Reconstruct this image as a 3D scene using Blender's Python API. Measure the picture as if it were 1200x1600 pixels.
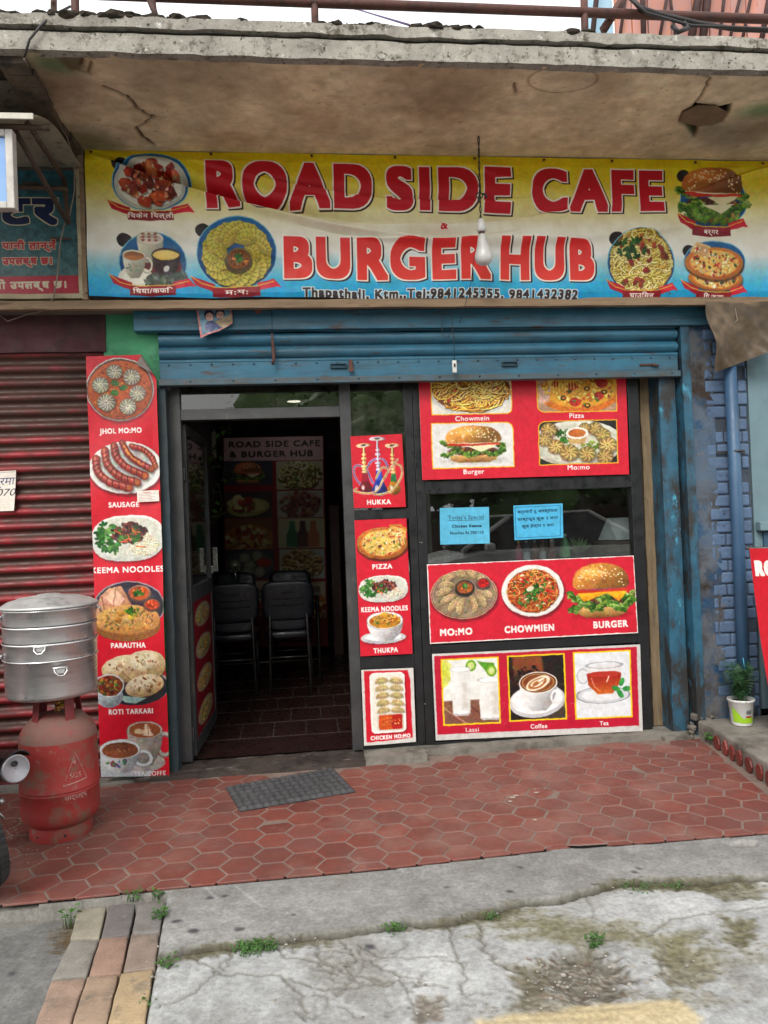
import bpy, bmesh, math, random
import numpy as np
from mathutils import Vector, Matrix

for _o in list(bpy.data.objects):
    bpy.data.objects.remove(_o)
SC = bpy.context.scene
COL = SC.collection
random.seed(7)
RNG = np.random.RandomState(11)

# ------------------------------------------------------------------ camera
FPX = 1155.0                                  # focal length in pixels of the 1200 x 1600 photograph
CAM = np.array([0.0, -4.2, 1.285])
YAW, PITCH, ROLL = map(math.radians, (6.168, 0.663, -2.212))
_cy, _sy = math.cos(YAW), math.sin(YAW)
FWD = np.array([_sy * math.cos(PITCH), _cy * math.cos(PITCH), math.sin(PITCH)])
_r = np.array([_cy, -_sy, 0.0]); _u = np.cross(_r, FWD)
RIGHT = math.cos(ROLL) * _r + math.sin(ROLL) * _u
UP = -math.sin(ROLL) * _r + math.cos(ROLL) * _u
cam_data = bpy.data.cameras.new('camera'); cam = bpy.data.objects.new('camera', cam_data); COL.objects.link(cam)
cam_data.sensor_fit = 'VERTICAL'; cam_data.sensor_height = 36.0; cam_data.lens = 36.0 * FPX / 1600.0
cam_data.clip_start = 0.05; cam_data.clip_end = 2000.0
_m = Matrix.Identity(4)
for _i in range(3):
    _m[_i][0] = RIGHT[_i]; _m[_i][1] = UP[_i]; _m[_i][2] = -FWD[_i]; _m[_i][3] = CAM[_i]
cam.matrix_world = _m
SC.camera = cam

# ------------------------------------------------------------------ light
SUN_EL, SUN_AZ = math.radians(43), math.radians(-155)      # azimuth from +Y towards +X: sun behind the photographer's left
world = bpy.data.worlds.new('World'); SC.world = world; world.use_nodes = True
_nt = world.node_tree
_sky = _nt.nodes.new('ShaderNodeTexSky'); _sky.sky_type = 'NISHITA'; _sky.sun_disc = False
_sky.sun_elevation = SUN_EL; _sky.sun_rotation = SUN_AZ; _sky.dust_density = 6.0; _sky.air_density = 1.6; _sky.ozone_density = 0.6
_bg = _nt.nodes['Background']; _bg.inputs['Strength'].default_value = 0.15
_hs = _nt.nodes.new('ShaderNodeHueSaturation'); _hs.inputs['Saturation'].default_value = 0.3   # hazy overcast: a whiter sky
_nt.links.new(_sky.outputs['Color'], _hs.inputs['Color'])
_cn = _nt.nodes.new('ShaderNodeTexNoise'); _cn.inputs['Scale'].default_value = 2.2; _cn.inputs['Detail'].default_value = 6      # thin bright cloud over the haze
_tc = _nt.nodes.new('ShaderNodeTexCoord'); _nt.links.new(_tc.outputs['Generated'], _cn.inputs['Vector'])
_mr = _nt.nodes.new('ShaderNodeMapRange'); _mr.inputs['From Min'].default_value = .3; _mr.inputs['From Max'].default_value = .65; _mr.inputs['To Min'].default_value = .45; _mr.inputs['To Max'].default_value = .9
_nt.links.new(_cn.outputs['Fac'], _mr.inputs['Value'])
_mx = _nt.nodes.new('ShaderNodeMix'); _mx.data_type = 'RGBA'; _mx.inputs[7].default_value = (8.2, 8.3, 8.4, 1)
_nt.links.new(_mr.outputs['Result'], _mx.inputs[0]); _nt.links.new(_hs.outputs['Color'], _mx.inputs[6]); _nt.links.new(_mx.outputs[2], _bg.inputs['Color'])
sun_data = bpy.data.lights.new('sun', 'SUN'); sun_data.energy = 1.5; sun_data.angle = math.radians(25); sun_data.color = (1.0, 0.96, 0.9)
sun = bpy.data.objects.new('sun', sun_data); COL.objects.link(sun)
_sd = Vector((math.sin(SUN_AZ) * math.cos(SUN_EL), math.cos(SUN_AZ) * math.cos(SUN_EL), math.sin(SUN_EL)))
sun.rotation_euler = _sd.to_track_quat('Z', 'Y').to_euler()
SC.view_settings.view_transform = 'Standard'; SC.view_settings.look = 'None'
SC.view_settings.exposure = 0.55; SC.view_settings.gamma = 1.0
SC.render.engine = 'CYCLES'
SC.cycles.max_bounces = 7; SC.cycles.diffuse_bounces = 4; SC.cycles.glossy_bounces = 3
SC.cycles.transmission_bounces = 4; SC.cycles.transparent_max_bounces = 10
SC.cycles.caustics_reflective = False; SC.cycles.caustics_refractive = False
SC.cycles.use_denoising = True


# ------------------------------------------------------------------ photograph pixels -> points on real planes
def ray(px, py):
    return RIGHT * ((px - 600.0) / FPX) - UP * ((py - 800.0) / FPX) + FWD

def P(px, py, Y=0.0):                     # point on the vertical plane y = Y
    d = ray(px, py); t = (Y - CAM[1]) / d[1]
    return Vector(CAM + d * t)

def G(px, py, z=-0.035):                  # point on the horizontal plane z
    d = ray(px, py); t = (z - CAM[2]) / d[2]
    return Vector(CAM + d * t)

def PX(px, py, X):                        # point on the plane x = X
    d = ray(px, py); t = (X - CAM[0]) / d[0]
    return Vector(CAM + d * t)


# ------------------------------------------------------------------ printed artwork: colours worked out per point of a poster's own mesh
_TX = {}
def _tris(s, off):
    k = (s, off)
    if k in _TX:
        return _TX[k]
    cu = bpy.data.curves.new('t', 'FONT'); cu.body = s; cu.size = 1.0; cu.space_character = 1.0 + off * 4.4; cu.resolution_u = 6
    ob = bpy.data.objects.new('t', cu); COL.objects.link(ob)
    bpy.context.view_layer.update()
    me = bpy.data.meshes.new_from_object(ob.evaluated_get(bpy.context.evaluated_depsgraph_get()))
    me.calc_loop_triangles()
    v = np.array([x.co[:2] for x in me.vertices]).reshape(-1, 2)
    t = np.array([x.vertices[:] for x in me.loop_triangles], int).reshape(-1, 3)
    bpy.data.objects.remove(ob); bpy.data.curves.remove(cu); bpy.data.meshes.remove(me)
    _TX[k] = (v, t)
    return v, t

def rgb(c):
    return np.array(c, float) / 255.0

def resize(a, h, w):
    H, W = a.shape
    y = np.linspace(0, H - 1.001, h); x = np.linspace(0, W - 1.001, w)
    yi = y.astype(int); xi = x.astype(int); fy = (y - yi)[:, None]; fx = (x - xi)[None, :]
    fy = fy * fy * (3 - 2 * fy); fx = fx * fx * (3 - 2 * fx)
    q = a[yi][:, xi] * (1 - fy) * (1 - fx) + a[yi][:, xi + 1] * (1 - fy) * fx
    return q + a[yi + 1][:, xi] * fy * (1 - fx) + a[yi + 1][:, xi + 1] * fy * fx

def fnoise(h, w, cell, rs, octs=3):
    o = np.zeros((h, w)); amp = 1.0; tot = 0
    for k in range(octs):
        gh = max(2, int(h / cell) + 2); gw = max(2, int(w / cell) + 2)
        o += amp * resize(rs.rand(gh, gw), h, w); tot += amp; amp *= 0.55; cell = max(1.5, cell / 2)
    return o / tot


class Art:
    def __init__(s, w, h, S, bg, seed=1):
        s.w, s.h, s.S = w, h, S
        s.W, s.H = int(round(w * S)), int(round(h * S))
        s.a = np.empty((s.H, s.W, 3)); s.a[:] = rgb(bg)
        s.mask = None; s.rs = np.random.RandomState(seed); s.defer = None; s.bg = rgb(bg)

    def box(s, x0, y0, x1, y1):
        S = s.S
        i0, i1 = max(0, int(y0 * S) - 1), min(s.H, int(y1 * S) + 2)
        j0, j1 = max(0, int(x0 * S) - 1), min(s.W, int(x1 * S) + 2)
        if i1 <= i0 or j1 <= j0:
            return None
        Y, X = np.mgrid[i0:i1, j0:j1]
        return (slice(i0, i1), slice(j0, j1)), (X + 0.5) / S, (Y + 0.5) / S

    def blend(s, sl, al, c):
        if s.mask is not None:
            al = al * s.mask[sl]
        al = al[..., None]
        c = np.asarray(c, float)
        s.a[sl] = s.a[sl] * (1 - al) + c * al

    def cov(s, d, soft=0.0):                   # signed distance (art units) -> coverage
        k = 1.0 / (1.0 / s.S + soft)
        return np.clip(0.5 - d * k, 0, 1)

    def ell(s, x, y, rx, ry, c, rot=0.0, a=1.0, soft=0.0, c2=None, gx=0.0, gy=0.0, rad=False, half=None):
        m = max(rx, ry) + soft + 1
        b = s.box(x - m, y - m, x + m, y + m)
        if b is None: return
        sl, X, Y = b
        cr, sr = math.cos(rot), math.sin(rot)
        u = ((X - x) * cr + (Y - y) * sr) / rx; v = (-(X - x) * sr + (Y - y) * cr) / ry
        r = np.sqrt(u * u + v * v) + 1e-6
        al = s.cov((r - 1) * min(rx, ry), soft) * a
        if half is not None:
            al = al * s.cov((v - half) * ry, soft)
        col = rgb(c)
        if c2 is not None:
            t = np.clip(r, 0, 1) ** 2 if rad else np.clip(0.5 + 0.5 * (u * gx + v * gy), 0, 1)
            col = col * (1 - t[..., None]) + rgb(c2) * t[..., None]
        s.blend(sl, al, col)

    def ring(s, x, y, rx, ry, w, c, a=1.0, rot=0.0):
        m = max(rx, ry) + w + 1
        b = s.box(x - m, y - m, x + m, y + m)
        if b is None: return
        sl, X, Y = b
        cr, sr = math.cos(rot), math.sin(rot)
        u = ((X - x) * cr + (Y - y) * sr) / rx; v = (-(X - x) * sr + (Y - y) * cr) / ry
        r = np.sqrt(u * u + v * v)
        s.blend(sl, s.cov(np.abs(r - 1) * min(rx, ry) - w / 2) * a, rgb(c))

    def poly(s, pts, c, a=1.0, soft=0.0, c2=None, g=None):
        p = np.array(pts, float)
        b = s.box(p[:, 0].min() - soft, p[:, 1].min() - soft, p[:, 0].max() + soft, p[:, 1].max() + soft)
        if b is None: return
        sl, X, Y = b
        d = np.full(X.shape, 1e9); ins = np.zeros(X.shape, bool)
        for k in range(len(p)):
            ax, ay = p[k]; bx, by = p[(k + 1) % len(p)]
            ex, ey = bx - ax, by - ay; L = ex * ex + ey * ey + 1e-9
            t = np.clip(((X - ax) * ex + (Y - ay) * ey) / L, 0, 1)
            d = np.minimum(d, (X - ax - t * ex) ** 2 + (Y - ay - t * ey) ** 2)
            if ay != by:
                ins ^= ((ay > Y) != (by > Y)) & (X < ex * (Y - ay) / (by - ay) + ax)
        d = np.sqrt(d); d = np.where(ins, -d, d)
        col = rgb(c)
        if c2 is not None:
            (x0, y0), (x1, y1) = g
            t = np.clip(((X - x0) * (x1 - x0) + (Y - y0) * (y1 - y0)) / ((x1 - x0) ** 2 + (y1 - y0) ** 2), 0, 1)[..., None]
            col = col * (1 - t) + rgb(c2) * t
        s.blend(sl, s.cov(d, soft) * a, col)

    def rect(s, x0, y0, x1, y1, c, a=1.0, r=0.0, soft=0.0):
        b = s.box(x0 - soft, y0 - soft, x1 + soft, y1 + soft)
        if b is None: return
        sl, X, Y = b
        s.blend(sl, s.cov(s.rr(X, Y, x0, y0, x1, y1, r), soft) * a, rgb(c))

    @staticmethod
    def rr(X, Y, x0, y0, x1, y1, r):
        qx = np.abs(X - (x0 + x1) / 2) - (x1 - x0) / 2 + r; qy = np.abs(Y - (y0 + y1) / 2) - (y1 - y0) / 2 + r
        return np.hypot(np.maximum(qx, 0), np.maximum(qy, 0)) + np.minimum(np.maximum(qx, qy), 0) - r

    def clip_rect(s, x0, y0, x1, y1, r=0.0):
        Y, X = np.mgrid[0:s.H, 0:s.W]
        s.mask = s.cov(s.rr((X + .5) / s.S, (Y + .5) / s.S, x0, y0, x1, y1, r))

    def clip_ell(s, x, y, rx, ry):
        Y, X = np.mgrid[0:s.H, 0:s.W]
        s.mask = s.cov((np.hypot(((X + .5) / s.S - x) / rx, ((Y + .5) / s.S - y) / ry) - 1) * min(rx, ry))

    def line(s, pts, w, c, a=1.0, soft=0.0, w2=None):
        p = np.array(pts, float); m = max(w, w2 or 0) / 2 + soft
        b = s.box(p[:, 0].min() - m, p[:, 1].min() - m, p[:, 0].max() + m, p[:, 1].max() + m)
        if b is None: return
        sl, X, Y = b
        d = np.full(X.shape, 1e9); n = len(p) - 1
        for k in range(n):
            ax, ay = p[k]; bx, by = p[k + 1]
            ex, ey = bx - ax, by - ay; L = ex * ex + ey * ey + 1e-9
            t = np.clip(((X - ax) * ex + (Y - ay) * ey) / L, 0, 1)
            ww = w if w2 is None else w + (w2 - w) * (k + t) / n
            d = np.minimum(d, np.hypot(X - ax - t * ex, Y - ay - t * ey) - ww / 2)
        s.blend(sl, s.cov(d, soft) * a, rgb(c))

    def text(s, t, x, y, h, c, align='c', off=0.03, xs=1.0, rot=0.0, outline=None, shadow=None, width=None, a=1.0, slant=0.0):
        """y is the baseline, h the height of a capital letter"""
        if s.defer is not None:
            s.defer.append((t, x, y, h, c, align, off, xs, rot, outline, shadow, width, a, slant)); return
        v, tr = _tris(t, off)
        if len(tr) == 0: return
        k = h / (0.70 + 2 * off)
        y = y - off * k
        v = v * k; v = v.copy()
        x0, x1 = v[:, 0].min(), v[:, 0].max()
        if width: xs = max(width - 2 * off * k, 1) / (x1 - x0)
        v[:, 0] = (v[:, 0] + slant * v[:, 1]) * xs; x0 *= xs; x1 *= xs
        v[:, 0] -= {'c': (x0 + x1) / 2, 'l': x0, 'r': x1}[align]
        cr, sr = math.cos(rot), math.sin(rot)
        q = np.stack([x + v[:, 0] * cr + v[:, 1] * sr, y + v[:, 0] * sr - v[:, 1] * cr], 1)
        K = 3; S = s.S * K
        m = 4 + off * k + (outline[0] if outline else 0) + (abs(shadow[0]) + abs(shadow[1]) if shadow else 0)
        ox, oy = q[:, 0].min() - m, q[:, 1].min() - m
        bw = int((q[:, 0].max() + m - ox) * s.S) + 1; bh = int((q[:, 1].max() + m - oy) * s.S) + 1
        j0, i0 = int(round(ox * s.S)), int(round(oy * s.S))
        buf = np.zeros((bh * K, bw * K), bool)
        q = q * S - np.array([j0 * K, i0 * K])
        for a_, b_, c_ in tr:
            A, B, C_ = q[a_], q[b_], q[c_]
            lo = np.floor(np.minimum(np.minimum(A, B), C_)).astype(int); hi = np.ceil(np.maximum(np.maximum(A, B), C_)).astype(int) + 1
            lx, ly = max(lo[0], 0), max(lo[1], 0); hx, hy = min(hi[0], bw * K), min(hi[1], bh * K)
            if hx <= lx or hy <= ly: continue
            Y, X = np.mgrid[ly:hy, lx:hx]; X = X + .5; Y = Y + .5
            e1 = (B[0] - A[0]) * (Y - A[1]) - (B[1] - A[1]) * (X - A[0])
            e2 = (C_[0] - B[0]) * (Y - B[1]) - (C_[1] - B[1]) * (X - B[0])
            e3 = (A[0] - C_[0]) * (Y - C_[1]) - (A[1] - C_[1]) * (X - C_[0])
            buf[ly:hy, lx:hx] |= ((e1 >= 0) & (e2 >= 0) & (e3 >= 0)) | ((e1 <= 0) & (e2 <= 0) & (e3 <= 0))
        def grow(bf, r):
            o = bf.copy(); r = int(round(r * S))
            for _ in range(r):
                n = o.copy(); n[1:] |= o[:-1]; n[:-1] |= o[1:]
                b2 = n.copy(); b2[:, 1:] |= n[:, :-1]; b2[:, :-1] |= n[:, 1:]; o = b2
            return o
        def put(bf, cc, dx=0, dy=0, al=1.0):
            cv = bf.reshape(bh, K, bw, K).mean((1, 3)) * al
            i, j = i0 + int(round(dy * s.S)), j0 + int(round(dx * s.S))
            a0, b0 = max(0, -i), max(0, -j); a1, b1 = min(bh, s.H - i), min(bw, s.W - j)
            if a1 <= a0 or b1 <= b0: return
            cc = rgb(cc)
            if cc.ndim == 2:                       # vertical gradient from cc[0] (top) to cc[1]
                t_ = np.linspace(0, 1, bh)[:, None, None]
                cc = (cc[0] * (1 - t_) + cc[1] * t_)[a0:a1]
            s.blend((slice(i + a0, i + a1), slice(j + b0, j + b1)), cv[a0:a1, b0:b1], cc)
        for _ in range(int(round(off * k * S))):       # a bolder weight, corners kept square
            n = buf.copy(); n[1:] |= buf[:-1]; n[:-1] |= buf[1:]
            b2 = n.copy(); b2[:, 1:] |= n[:, :-1]; b2[:, :-1] |= n[:, 1:]; buf = b2
        o = grow(buf, outline[0]) if outline else buf
        if shadow:
            for f in np.linspace(0.25, 1, 5):
                put(o, shadow[2], shadow[0] * f, shadow[1] * f)
        if outline: put(o, outline[1])
        put(buf, c, al=a)

    def finish(s, amp=.8, grain=.22, keep=None):
        """the camera's irregularity of a printed photograph: edges wander, tones mottle; lettering goes on last"""
        rs = s.rs; H, W = s.H, s.W
        dx = (fnoise(H, W, 7 * s.S, rs, 3) - .5) * 2 * amp * 2.2 * s.S; dy = (fnoise(H, W, 7 * s.S, rs, 3) - .5) * 2 * amp * 2.2 * s.S
        yy, xx = np.mgrid[0:H, 0:W]
        fy = np.clip(yy + dy, 0, H - 1.001); fx = np.clip(xx + dx, 0, W - 1.001); iy = fy.astype(int); ix = fx.astype(int); ty = (fy - iy)[..., None]; tx = (fx - ix)[..., None]
        q = s.a; w = (q[iy, ix] * (1 - tx) + q[iy, ix + 1] * tx) * (1 - ty) + (q[iy + 1, ix] * (1 - tx) + q[iy + 1, ix + 1] * tx) * ty
        ks = [s.bg] + [rgb(k) for k in (keep or [])]
        m = np.min([np.abs(w - k).sum(-1) for k in ks], axis=0); m = np.clip(m * 3 - .15, 0, 1)
        lum = w.mean(-1); m2 = m * np.clip((.90 - lum) * 5, .08, 1)
        g = (fnoise(H, W, 2.6 * s.S, rs, 3) - .5) * 2 * grain + (fnoise(H, W, 14 * s.S, rs, 2) - .5) * grain
        w = w * (1 + (g * m2)[..., None]) + (np.stack([fnoise(H, W, 5 * s.S, rs, 2) for _ in range(3)], -1) - .5) * .10 * m2[..., None]
        s.a[:] = np.clip(w, 0, 1)
        d, s.defer, s.mask = s.defer or [], None, None
        for (t, x, y, h, c, al, off, xs, rot, ol, sh, wd, a, sl) in d: s.text(t, x, y, h, c, al, off, xs, rot, ol, sh, wd, a, sl)
        return s

    def speck(s, amt, cell=3):
        s.a *= 1 + amt * (fnoise(s.H, s.W, cell * s.S, s.rs)[..., None] - 0.5)


def sm(pts, n=5):
    p = np.array(pts, float); p = np.vstack([2 * p[0] - p[1], p, 2 * p[-1] - p[-2]]); o = []
    for k in range(1, len(p) - 2):
        for t in np.linspace(0, 1, n, endpoint=False):
            o.append(.5 * (2 * p[k] + (p[k + 1] - p[k - 1]) * t + (2 * p[k - 1] - 5 * p[k] + 4 * p[k + 1] - p[k + 2]) * t * t + (3 * p[k] - p[k - 1] - 3 * p[k + 1] + p[k + 2]) * t ** 3))
    o.append(p[-2]); return [tuple(q) for q in o]

def jit(rs, c, k=14):
    return np.clip(np.array(c, float) + rs.randn() * k + rs.randn(3) * k * 0.35, 0, 255)

# ---- dishes ----------------------------------------------------------------
def plate(A, x, y, rx, ry, rim=(232, 232, 226), inn=(205, 204, 196), rot=0.0, k=0.8):
    A.ell(x + rx * .03, y + ry * .08, rx * 1.03, ry * 1.04, (30, 10, 14), rot, a=.45, soft=3)
    A.ell(x, y, rx, ry, rim, rot, c2=tuple(np.array(rim) * .8), gx=.3, gy=.9)
    A.ell(x, y, rx * .985, ry * .975, rim, rot)
    A.ell(x, y + ry * .01, rx * k, ry * k, inn, rot, c2=tuple(np.array(inn) * .84), gx=-.2, gy=-.9, soft=1)

def momo(A, x, y, r, col=(214, 206, 180), n=12, tw=0.0, sy=.95):
    rs = A.rs; dk = tuple(np.array(col) * .46)
    A.ell(x + r * .08, y + r * .16, r * 1.06, r * sy * 1.02, (60, 20, 5), a=.5, soft=r * .2)
    A.ell(x, y, r, r * sy, col, c2=tuple(np.array(col) * .62), rad=True)
    for k in range(n):
        t = 2 * math.pi * k / n + tw + rs.randn() * .06
        t2 = t + .35
        A.line([(x + math.cos(t) * r * .28, y + math.sin(t) * r * .28 * sy), (x + math.cos(t + .12) * r * .6, y + math.sin(t + .12) * r * .6 * sy),
                (x + math.cos(t2) * r * .9, y + math.sin(t2) * r * .9 * sy)], r * .07, dk, a=.8, soft=.4, w2=r * .17)
        t += math.pi / n
        A.line([(x + math.cos(t) * r * .25, y + math.sin(t) * r * .25 * sy), (x + math.cos(t + .3) * r * .85, y + math.sin(t + .3) * r * .85 * sy)],
               r * .08, tuple(np.minimum(np.array(col) * 1.12, 255)), a=.7, soft=.5)
    A.ell(x - r * .02, y - r * .03, r * .2, r * .18, tuple(np.array(col) * .95)); A.ell(x, y, r * .09, r * .08, dk, soft=.5)

def gyoza(A, x, y, L, w, rot, col=(226, 204, 150), n=7):
    """half-moon dumpling: L long, w wide, pleats along the outer edge"""
    c, s_ = math.cos(rot), math.sin(rot)
    f = lambda u, v: (x + u * c - v * s_, y + u * s_ + v * c)
    out = []
    for k in range(15):
        t = math.pi * k / 14
        rip = 1 + .05 * math.sin(k * 2.4)
        out.append(f(-math.cos(t) * L / 2 * rip, -math.sin(t) * w * rip))
    for k in range(8):
        t = k / 7
        out.append(f(L / 2 - t * L, w * .28 * math.sin(math.pi * t)))
    o = np.array(out)
    A.poly(o + np.array([w * .06, w * .14]), (70, 40, 10), a=.45, soft=w * .2)
    A.poly(o, col, c2=tuple(np.array(col) * .68), g=(f(0, -w), f(0, w * .3)))
    for k in range(n):
        t = math.pi * (k + .8) / (n + .6)
        A.line([f(-math.cos(t) * L * .47, -math.sin(t) * w * .94), f(-math.cos(t) * L * .3 + L * .03, -math.sin(t) * w * .45)], w * .05,
               tuple(np.array(col) * .5), a=.75, soft=.35, w2=w * .1)
    A.line([f(-math.cos(t) * L * .3, -math.sin(t) * w * .36) for t in np.linspace(.5, 2.6, 8)], w * .08, tuple(np.minimum(np.array(col) * 1.16, 255)), a=.65, soft=.8)

def noodles(A, x, y, rx, ry, n, cols, w=1.4, curl=.5, dark=(70, 30, 8)):
    rs = A.rs
    for k in range(n):
        t = rs.rand() * 6.283; q = math.sqrt(rs.rand()) * .93
        cx, cy = x + math.cos(t) * q * rx, y + math.sin(t) * q * ry
        R = (rs.rand() * .5 + .22) * min(rx, ry) * curl * 1.6; a0 = rs.rand() * 6.283; sp = 1.3 + rs.rand() * 2.6
        e = .45 + .5 * rs.rand(); ro = rs.rand() * 3.14; cr, sr = math.cos(ro), math.sin(ro)
        pts = []
        for a in np.linspace(a0, a0 + sp, 8):
            u, v = math.cos(a) * R, math.sin(a) * R * e
            px_, py_ = cx + u * cr - v * sr, cy + (u * sr + v * cr) * .8
            if ((px_ - x) / rx) ** 2 + ((py_ - y) / ry) ** 2 < 1.05: pts.append((px_, py_))
        if len(pts) < 3: continue
        c = jit(rs, cols[rs.randint(len(cols))], 16)
        A.line([(a_ + w * .25, b_ + w * .45) for a_, b_ in pts], w * 1.25, dark, a=.65, soft=.3)
        A.line(pts, w, c, soft=.25)
        A.line([(a_ - w * .1, b_ - w * .2) for a_, b_ in pts], w * .35, np.minimum(c * 1.25 + 15, 255), a=.6, soft=.3)

def bits(A, x, y, rx, ry, n, cols, size=2.0, el=1.8, spread=.95, a=1.0):
    rs = A.rs
    for k in range(n):
        t = rs.rand() * 6.283; q = math.sqrt(rs.rand()) * spread
        px_, py_ = x + math.cos(t) * q * rx, y + math.sin(t) * q * ry
        c = jit(rs, cols[rs.randint(len(cols))], 16); s_ = size * (.6 + .8 * rs.rand()); ro = rs.rand() * 3.14; e = 1 + (el - 1) * rs.rand()
        m = rs.randint(5, 8); ph = rs.rand() * 6
        pp = []
        for i in range(m):
            th = 2 * math.pi * i / m + ph; rr_ = s_ * (.7 + .5 * rs.rand())
            u, v = math.cos(th) * rr_ * e, math.sin(th) * rr_
            pp.append((px_ + u * math.cos(ro) - v * math.sin(ro), py_ + u * math.sin(ro) + v * math.cos(ro)))
        A.poly([(u + s_ * .2, v + s_ * .35) for u, v in pp], (30, 12, 4), a=.4 * a, soft=.5)
        A.poly(pp, c, a=a, soft=.3)
        A.ell(px_ - s_ * .25, py_ - s_ * .3, s_ * .45, s_ * .25, np.minimum(c * 1.2 + 30, 255), ro, a=.5 * a, soft=.6)

def leaves(A, x, y, rx, ry, n, size=3.0, cols=((60, 130, 40), (35, 95, 30), (95, 160, 60))):
    rs = A.rs
    for k in range(n):
        t = rs.rand() * 6.283; q = math.sqrt(rs.rand())
        px_, py_ = x + math.cos(t) * q * rx, y + math.sin(t) * q * ry
        c = jit(rs, cols[rs.randint(len(cols))], 12); ro = rs.rand() * 6.28
        for i in range(3):
            th = ro + (i - 1) * 1.1
            ex, ey = px_ + math.cos(th) * size, py_ + math.sin(th) * size
            A.ell((px_ + ex) / 2, (py_ + ey) / 2, size * .62, size * .33, c, th, soft=.3, c2=np.array(c) * .6, gx=1)

def burger(A, x, y, w, h, bun=(206, 132, 52), cheese=True, stack=1, pale=False):
    """x centre, y centre"""
    rs = A.rs; L = x - w / 2; T = y - h / 2
    bt = tuple(np.array(bun) * .62)
    # bottom bun
    by = T + h * .8
    A.poly([(L + w * .1, by), (L + w * .9, by), (L + w * .88, by + h * .13), (L + w * .76, by + h * .2), (L + w * .24, by + h * .2), (L + w * .12, by + h * .13)],
           (226, 176, 106), soft=1, c2=bt, g=((x, by), (x, by + h * .2)))
    # patty
    py_ = T + h * .69
    A.ell(x, py_, w * .42, h * .12, (84, 42, 24), soft=.8)
    bits(A, x, py_, w * .42, h * .1, int(w * .9), [(96, 50, 28), (64, 30, 18), (130, 74, 44)], h * .03)
    # lettuce
    for lv in (.60, .78) if stack == 1 else (.5, .74):
        for k in range(int(w * 2.6)):
            u = rs.rand(); yy = T + h * (lv + .07 * math.sin(u * 17 + lv * 9) * (.6 + .4 * rs.rand()) + rs.randn() * .022)
            c = jit(rs, [(96, 150, 44), (64, 118, 28), (140, 184, 70), (176, 206, 110), (50, 92, 22)][rs.randint(5)], 10); r_ = h * (.012 + .026 * rs.rand())
            A.ell(L - w * .03 + u * w * 1.06, yy, r_ * 2.0, r_, c, rs.randn() * .8, soft=.5, c2=np.array(c) * .62, gy=1, gx=.3)
    # tomato and onion
    A.ell(x - w * .2, T + h * .5, w * .25, h * .055, (196, 44, 26), soft=.5); A.ell(x + w * .2, T + h * .51, w * .25, h * .055, (206, 58, 34), soft=.5)
    A.line([(L + w * .08, T + h * .46), (x, T + h * .485), (L + w * .92, T + h * .455)], h * .03, (150, 60, 90) if stack == 1 else (236, 226, 200), soft=.5)
    if cheese:
        A.poly([(L + w * .1, T + h * .54), (L + w * .93, T + h * .53), (L + w * .78, T + h * .72), (L + w * .6, T + h * .56), (L + w * .2, T + h * .7)], (246, 178, 36), soft=.6,
               c2=(226, 140, 20), g=((x, T + h * .53), (x, T + h * .72)))
    else:
        A.poly([(L + w * .4, T + h * .56), (L + w * .9, T + h * .52), (L + w * .82, T + h * .6), (L + w * .62, T + h * .72)], (238, 228, 186), soft=.6)
    # top bun
    top = [(L + w * .04, T + h * .42)]
    for k in range(15):
        t = math.pi * (1 - k / 14)
        top.append((x + math.cos(t) * w * .47, T + h * .38 - math.sin(t) ** .8 * h * .38))
    top += [(L + w * .96, T + h * .42), (L + w * .9, T + h * .47), (L + w * .1, T + h * .47)]
    A.poly(top, tuple(np.minimum(np.array(bun) * 1.12, 255)), soft=1, c2=bt, g=((x - w * .1, T + h * .05), (x + w * .12, T + h * .5)))
    A.ell(x - w * .12, T + h * .17, w * .2, h * .09, tuple(np.minimum(np.array(bun) * 1.35 + 20, 255)), a=.65, soft=h * .12)
    for k in range(int(26 + w * .35)):
        t = rs.rand() * 2 - 1; q = rs.rand()
        yy = T + h * .04 + (t * t * .16 + q * .26) * h
        A.ell(x + t * w * .38, yy, max(w * .014, .6), max(w * .009, .45), (250, 234, 190), rs.randn() * .6, soft=.25)

def pizza(A, x, y, rx, ry, lift=False, cols=((192, 44, 28), (120, 150, 50), (236, 206, 120), (60, 40, 20))):
    A.ell(x + 1, y + ry * .16, rx * 1.02, ry * 1.0, (70, 35, 12), a=.8, soft=1.5)
    A.ell(x, y, rx, ry, (206, 134, 58), c2=(156, 88, 30), gx=.2, gy=.9)
    A.ell(x, y - ry * .03, rx * .88, ry * .86, (214, 96, 34), soft=1.2)
    A.ell(x, y - ry * .03, rx * .82, ry * .8, (232, 190, 96), soft=2)
    bits(A, x, y, rx * .84, ry * .82, int(rx * 2.2), [(240, 220, 150), (226, 176, 80), (196, 90, 36), (246, 232, 180)], max(1.0, rx * .035))
    bits(A, x, y, rx * .8, ry * .78, int(rx * .7), list(cols), max(1.0, rx * .045))
    if lift:
        A.poly([(x + rx * .1, y - ry * .1), (x + rx * .35, y - ry * 1.1), (x + rx * .98, y - ry * .82), (x + rx * .96, y - ry * .3)], (222, 172, 84), soft=.8)
        A.line([(x + rx * .35, y - ry * 1.1), (x + rx * .75, y - ry * 1.08), (x + rx * .99, y - ry * .8)], ry * .14, (196, 122, 50), soft=.8)
        bits(A, x + rx * .55, y - ry * .6, rx * .34, ry * .3, int(rx * .7), [(240, 220, 150), (190, 60, 30), (246, 232, 180)], rx * .035)
        for k in range(7):
            u = x + rx * (.2 + .11 * k); A.line([(u, y - ry * .3), (u + 1, y + ry * .1)], 1.0, (244, 226, 160), a=.8)

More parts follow.
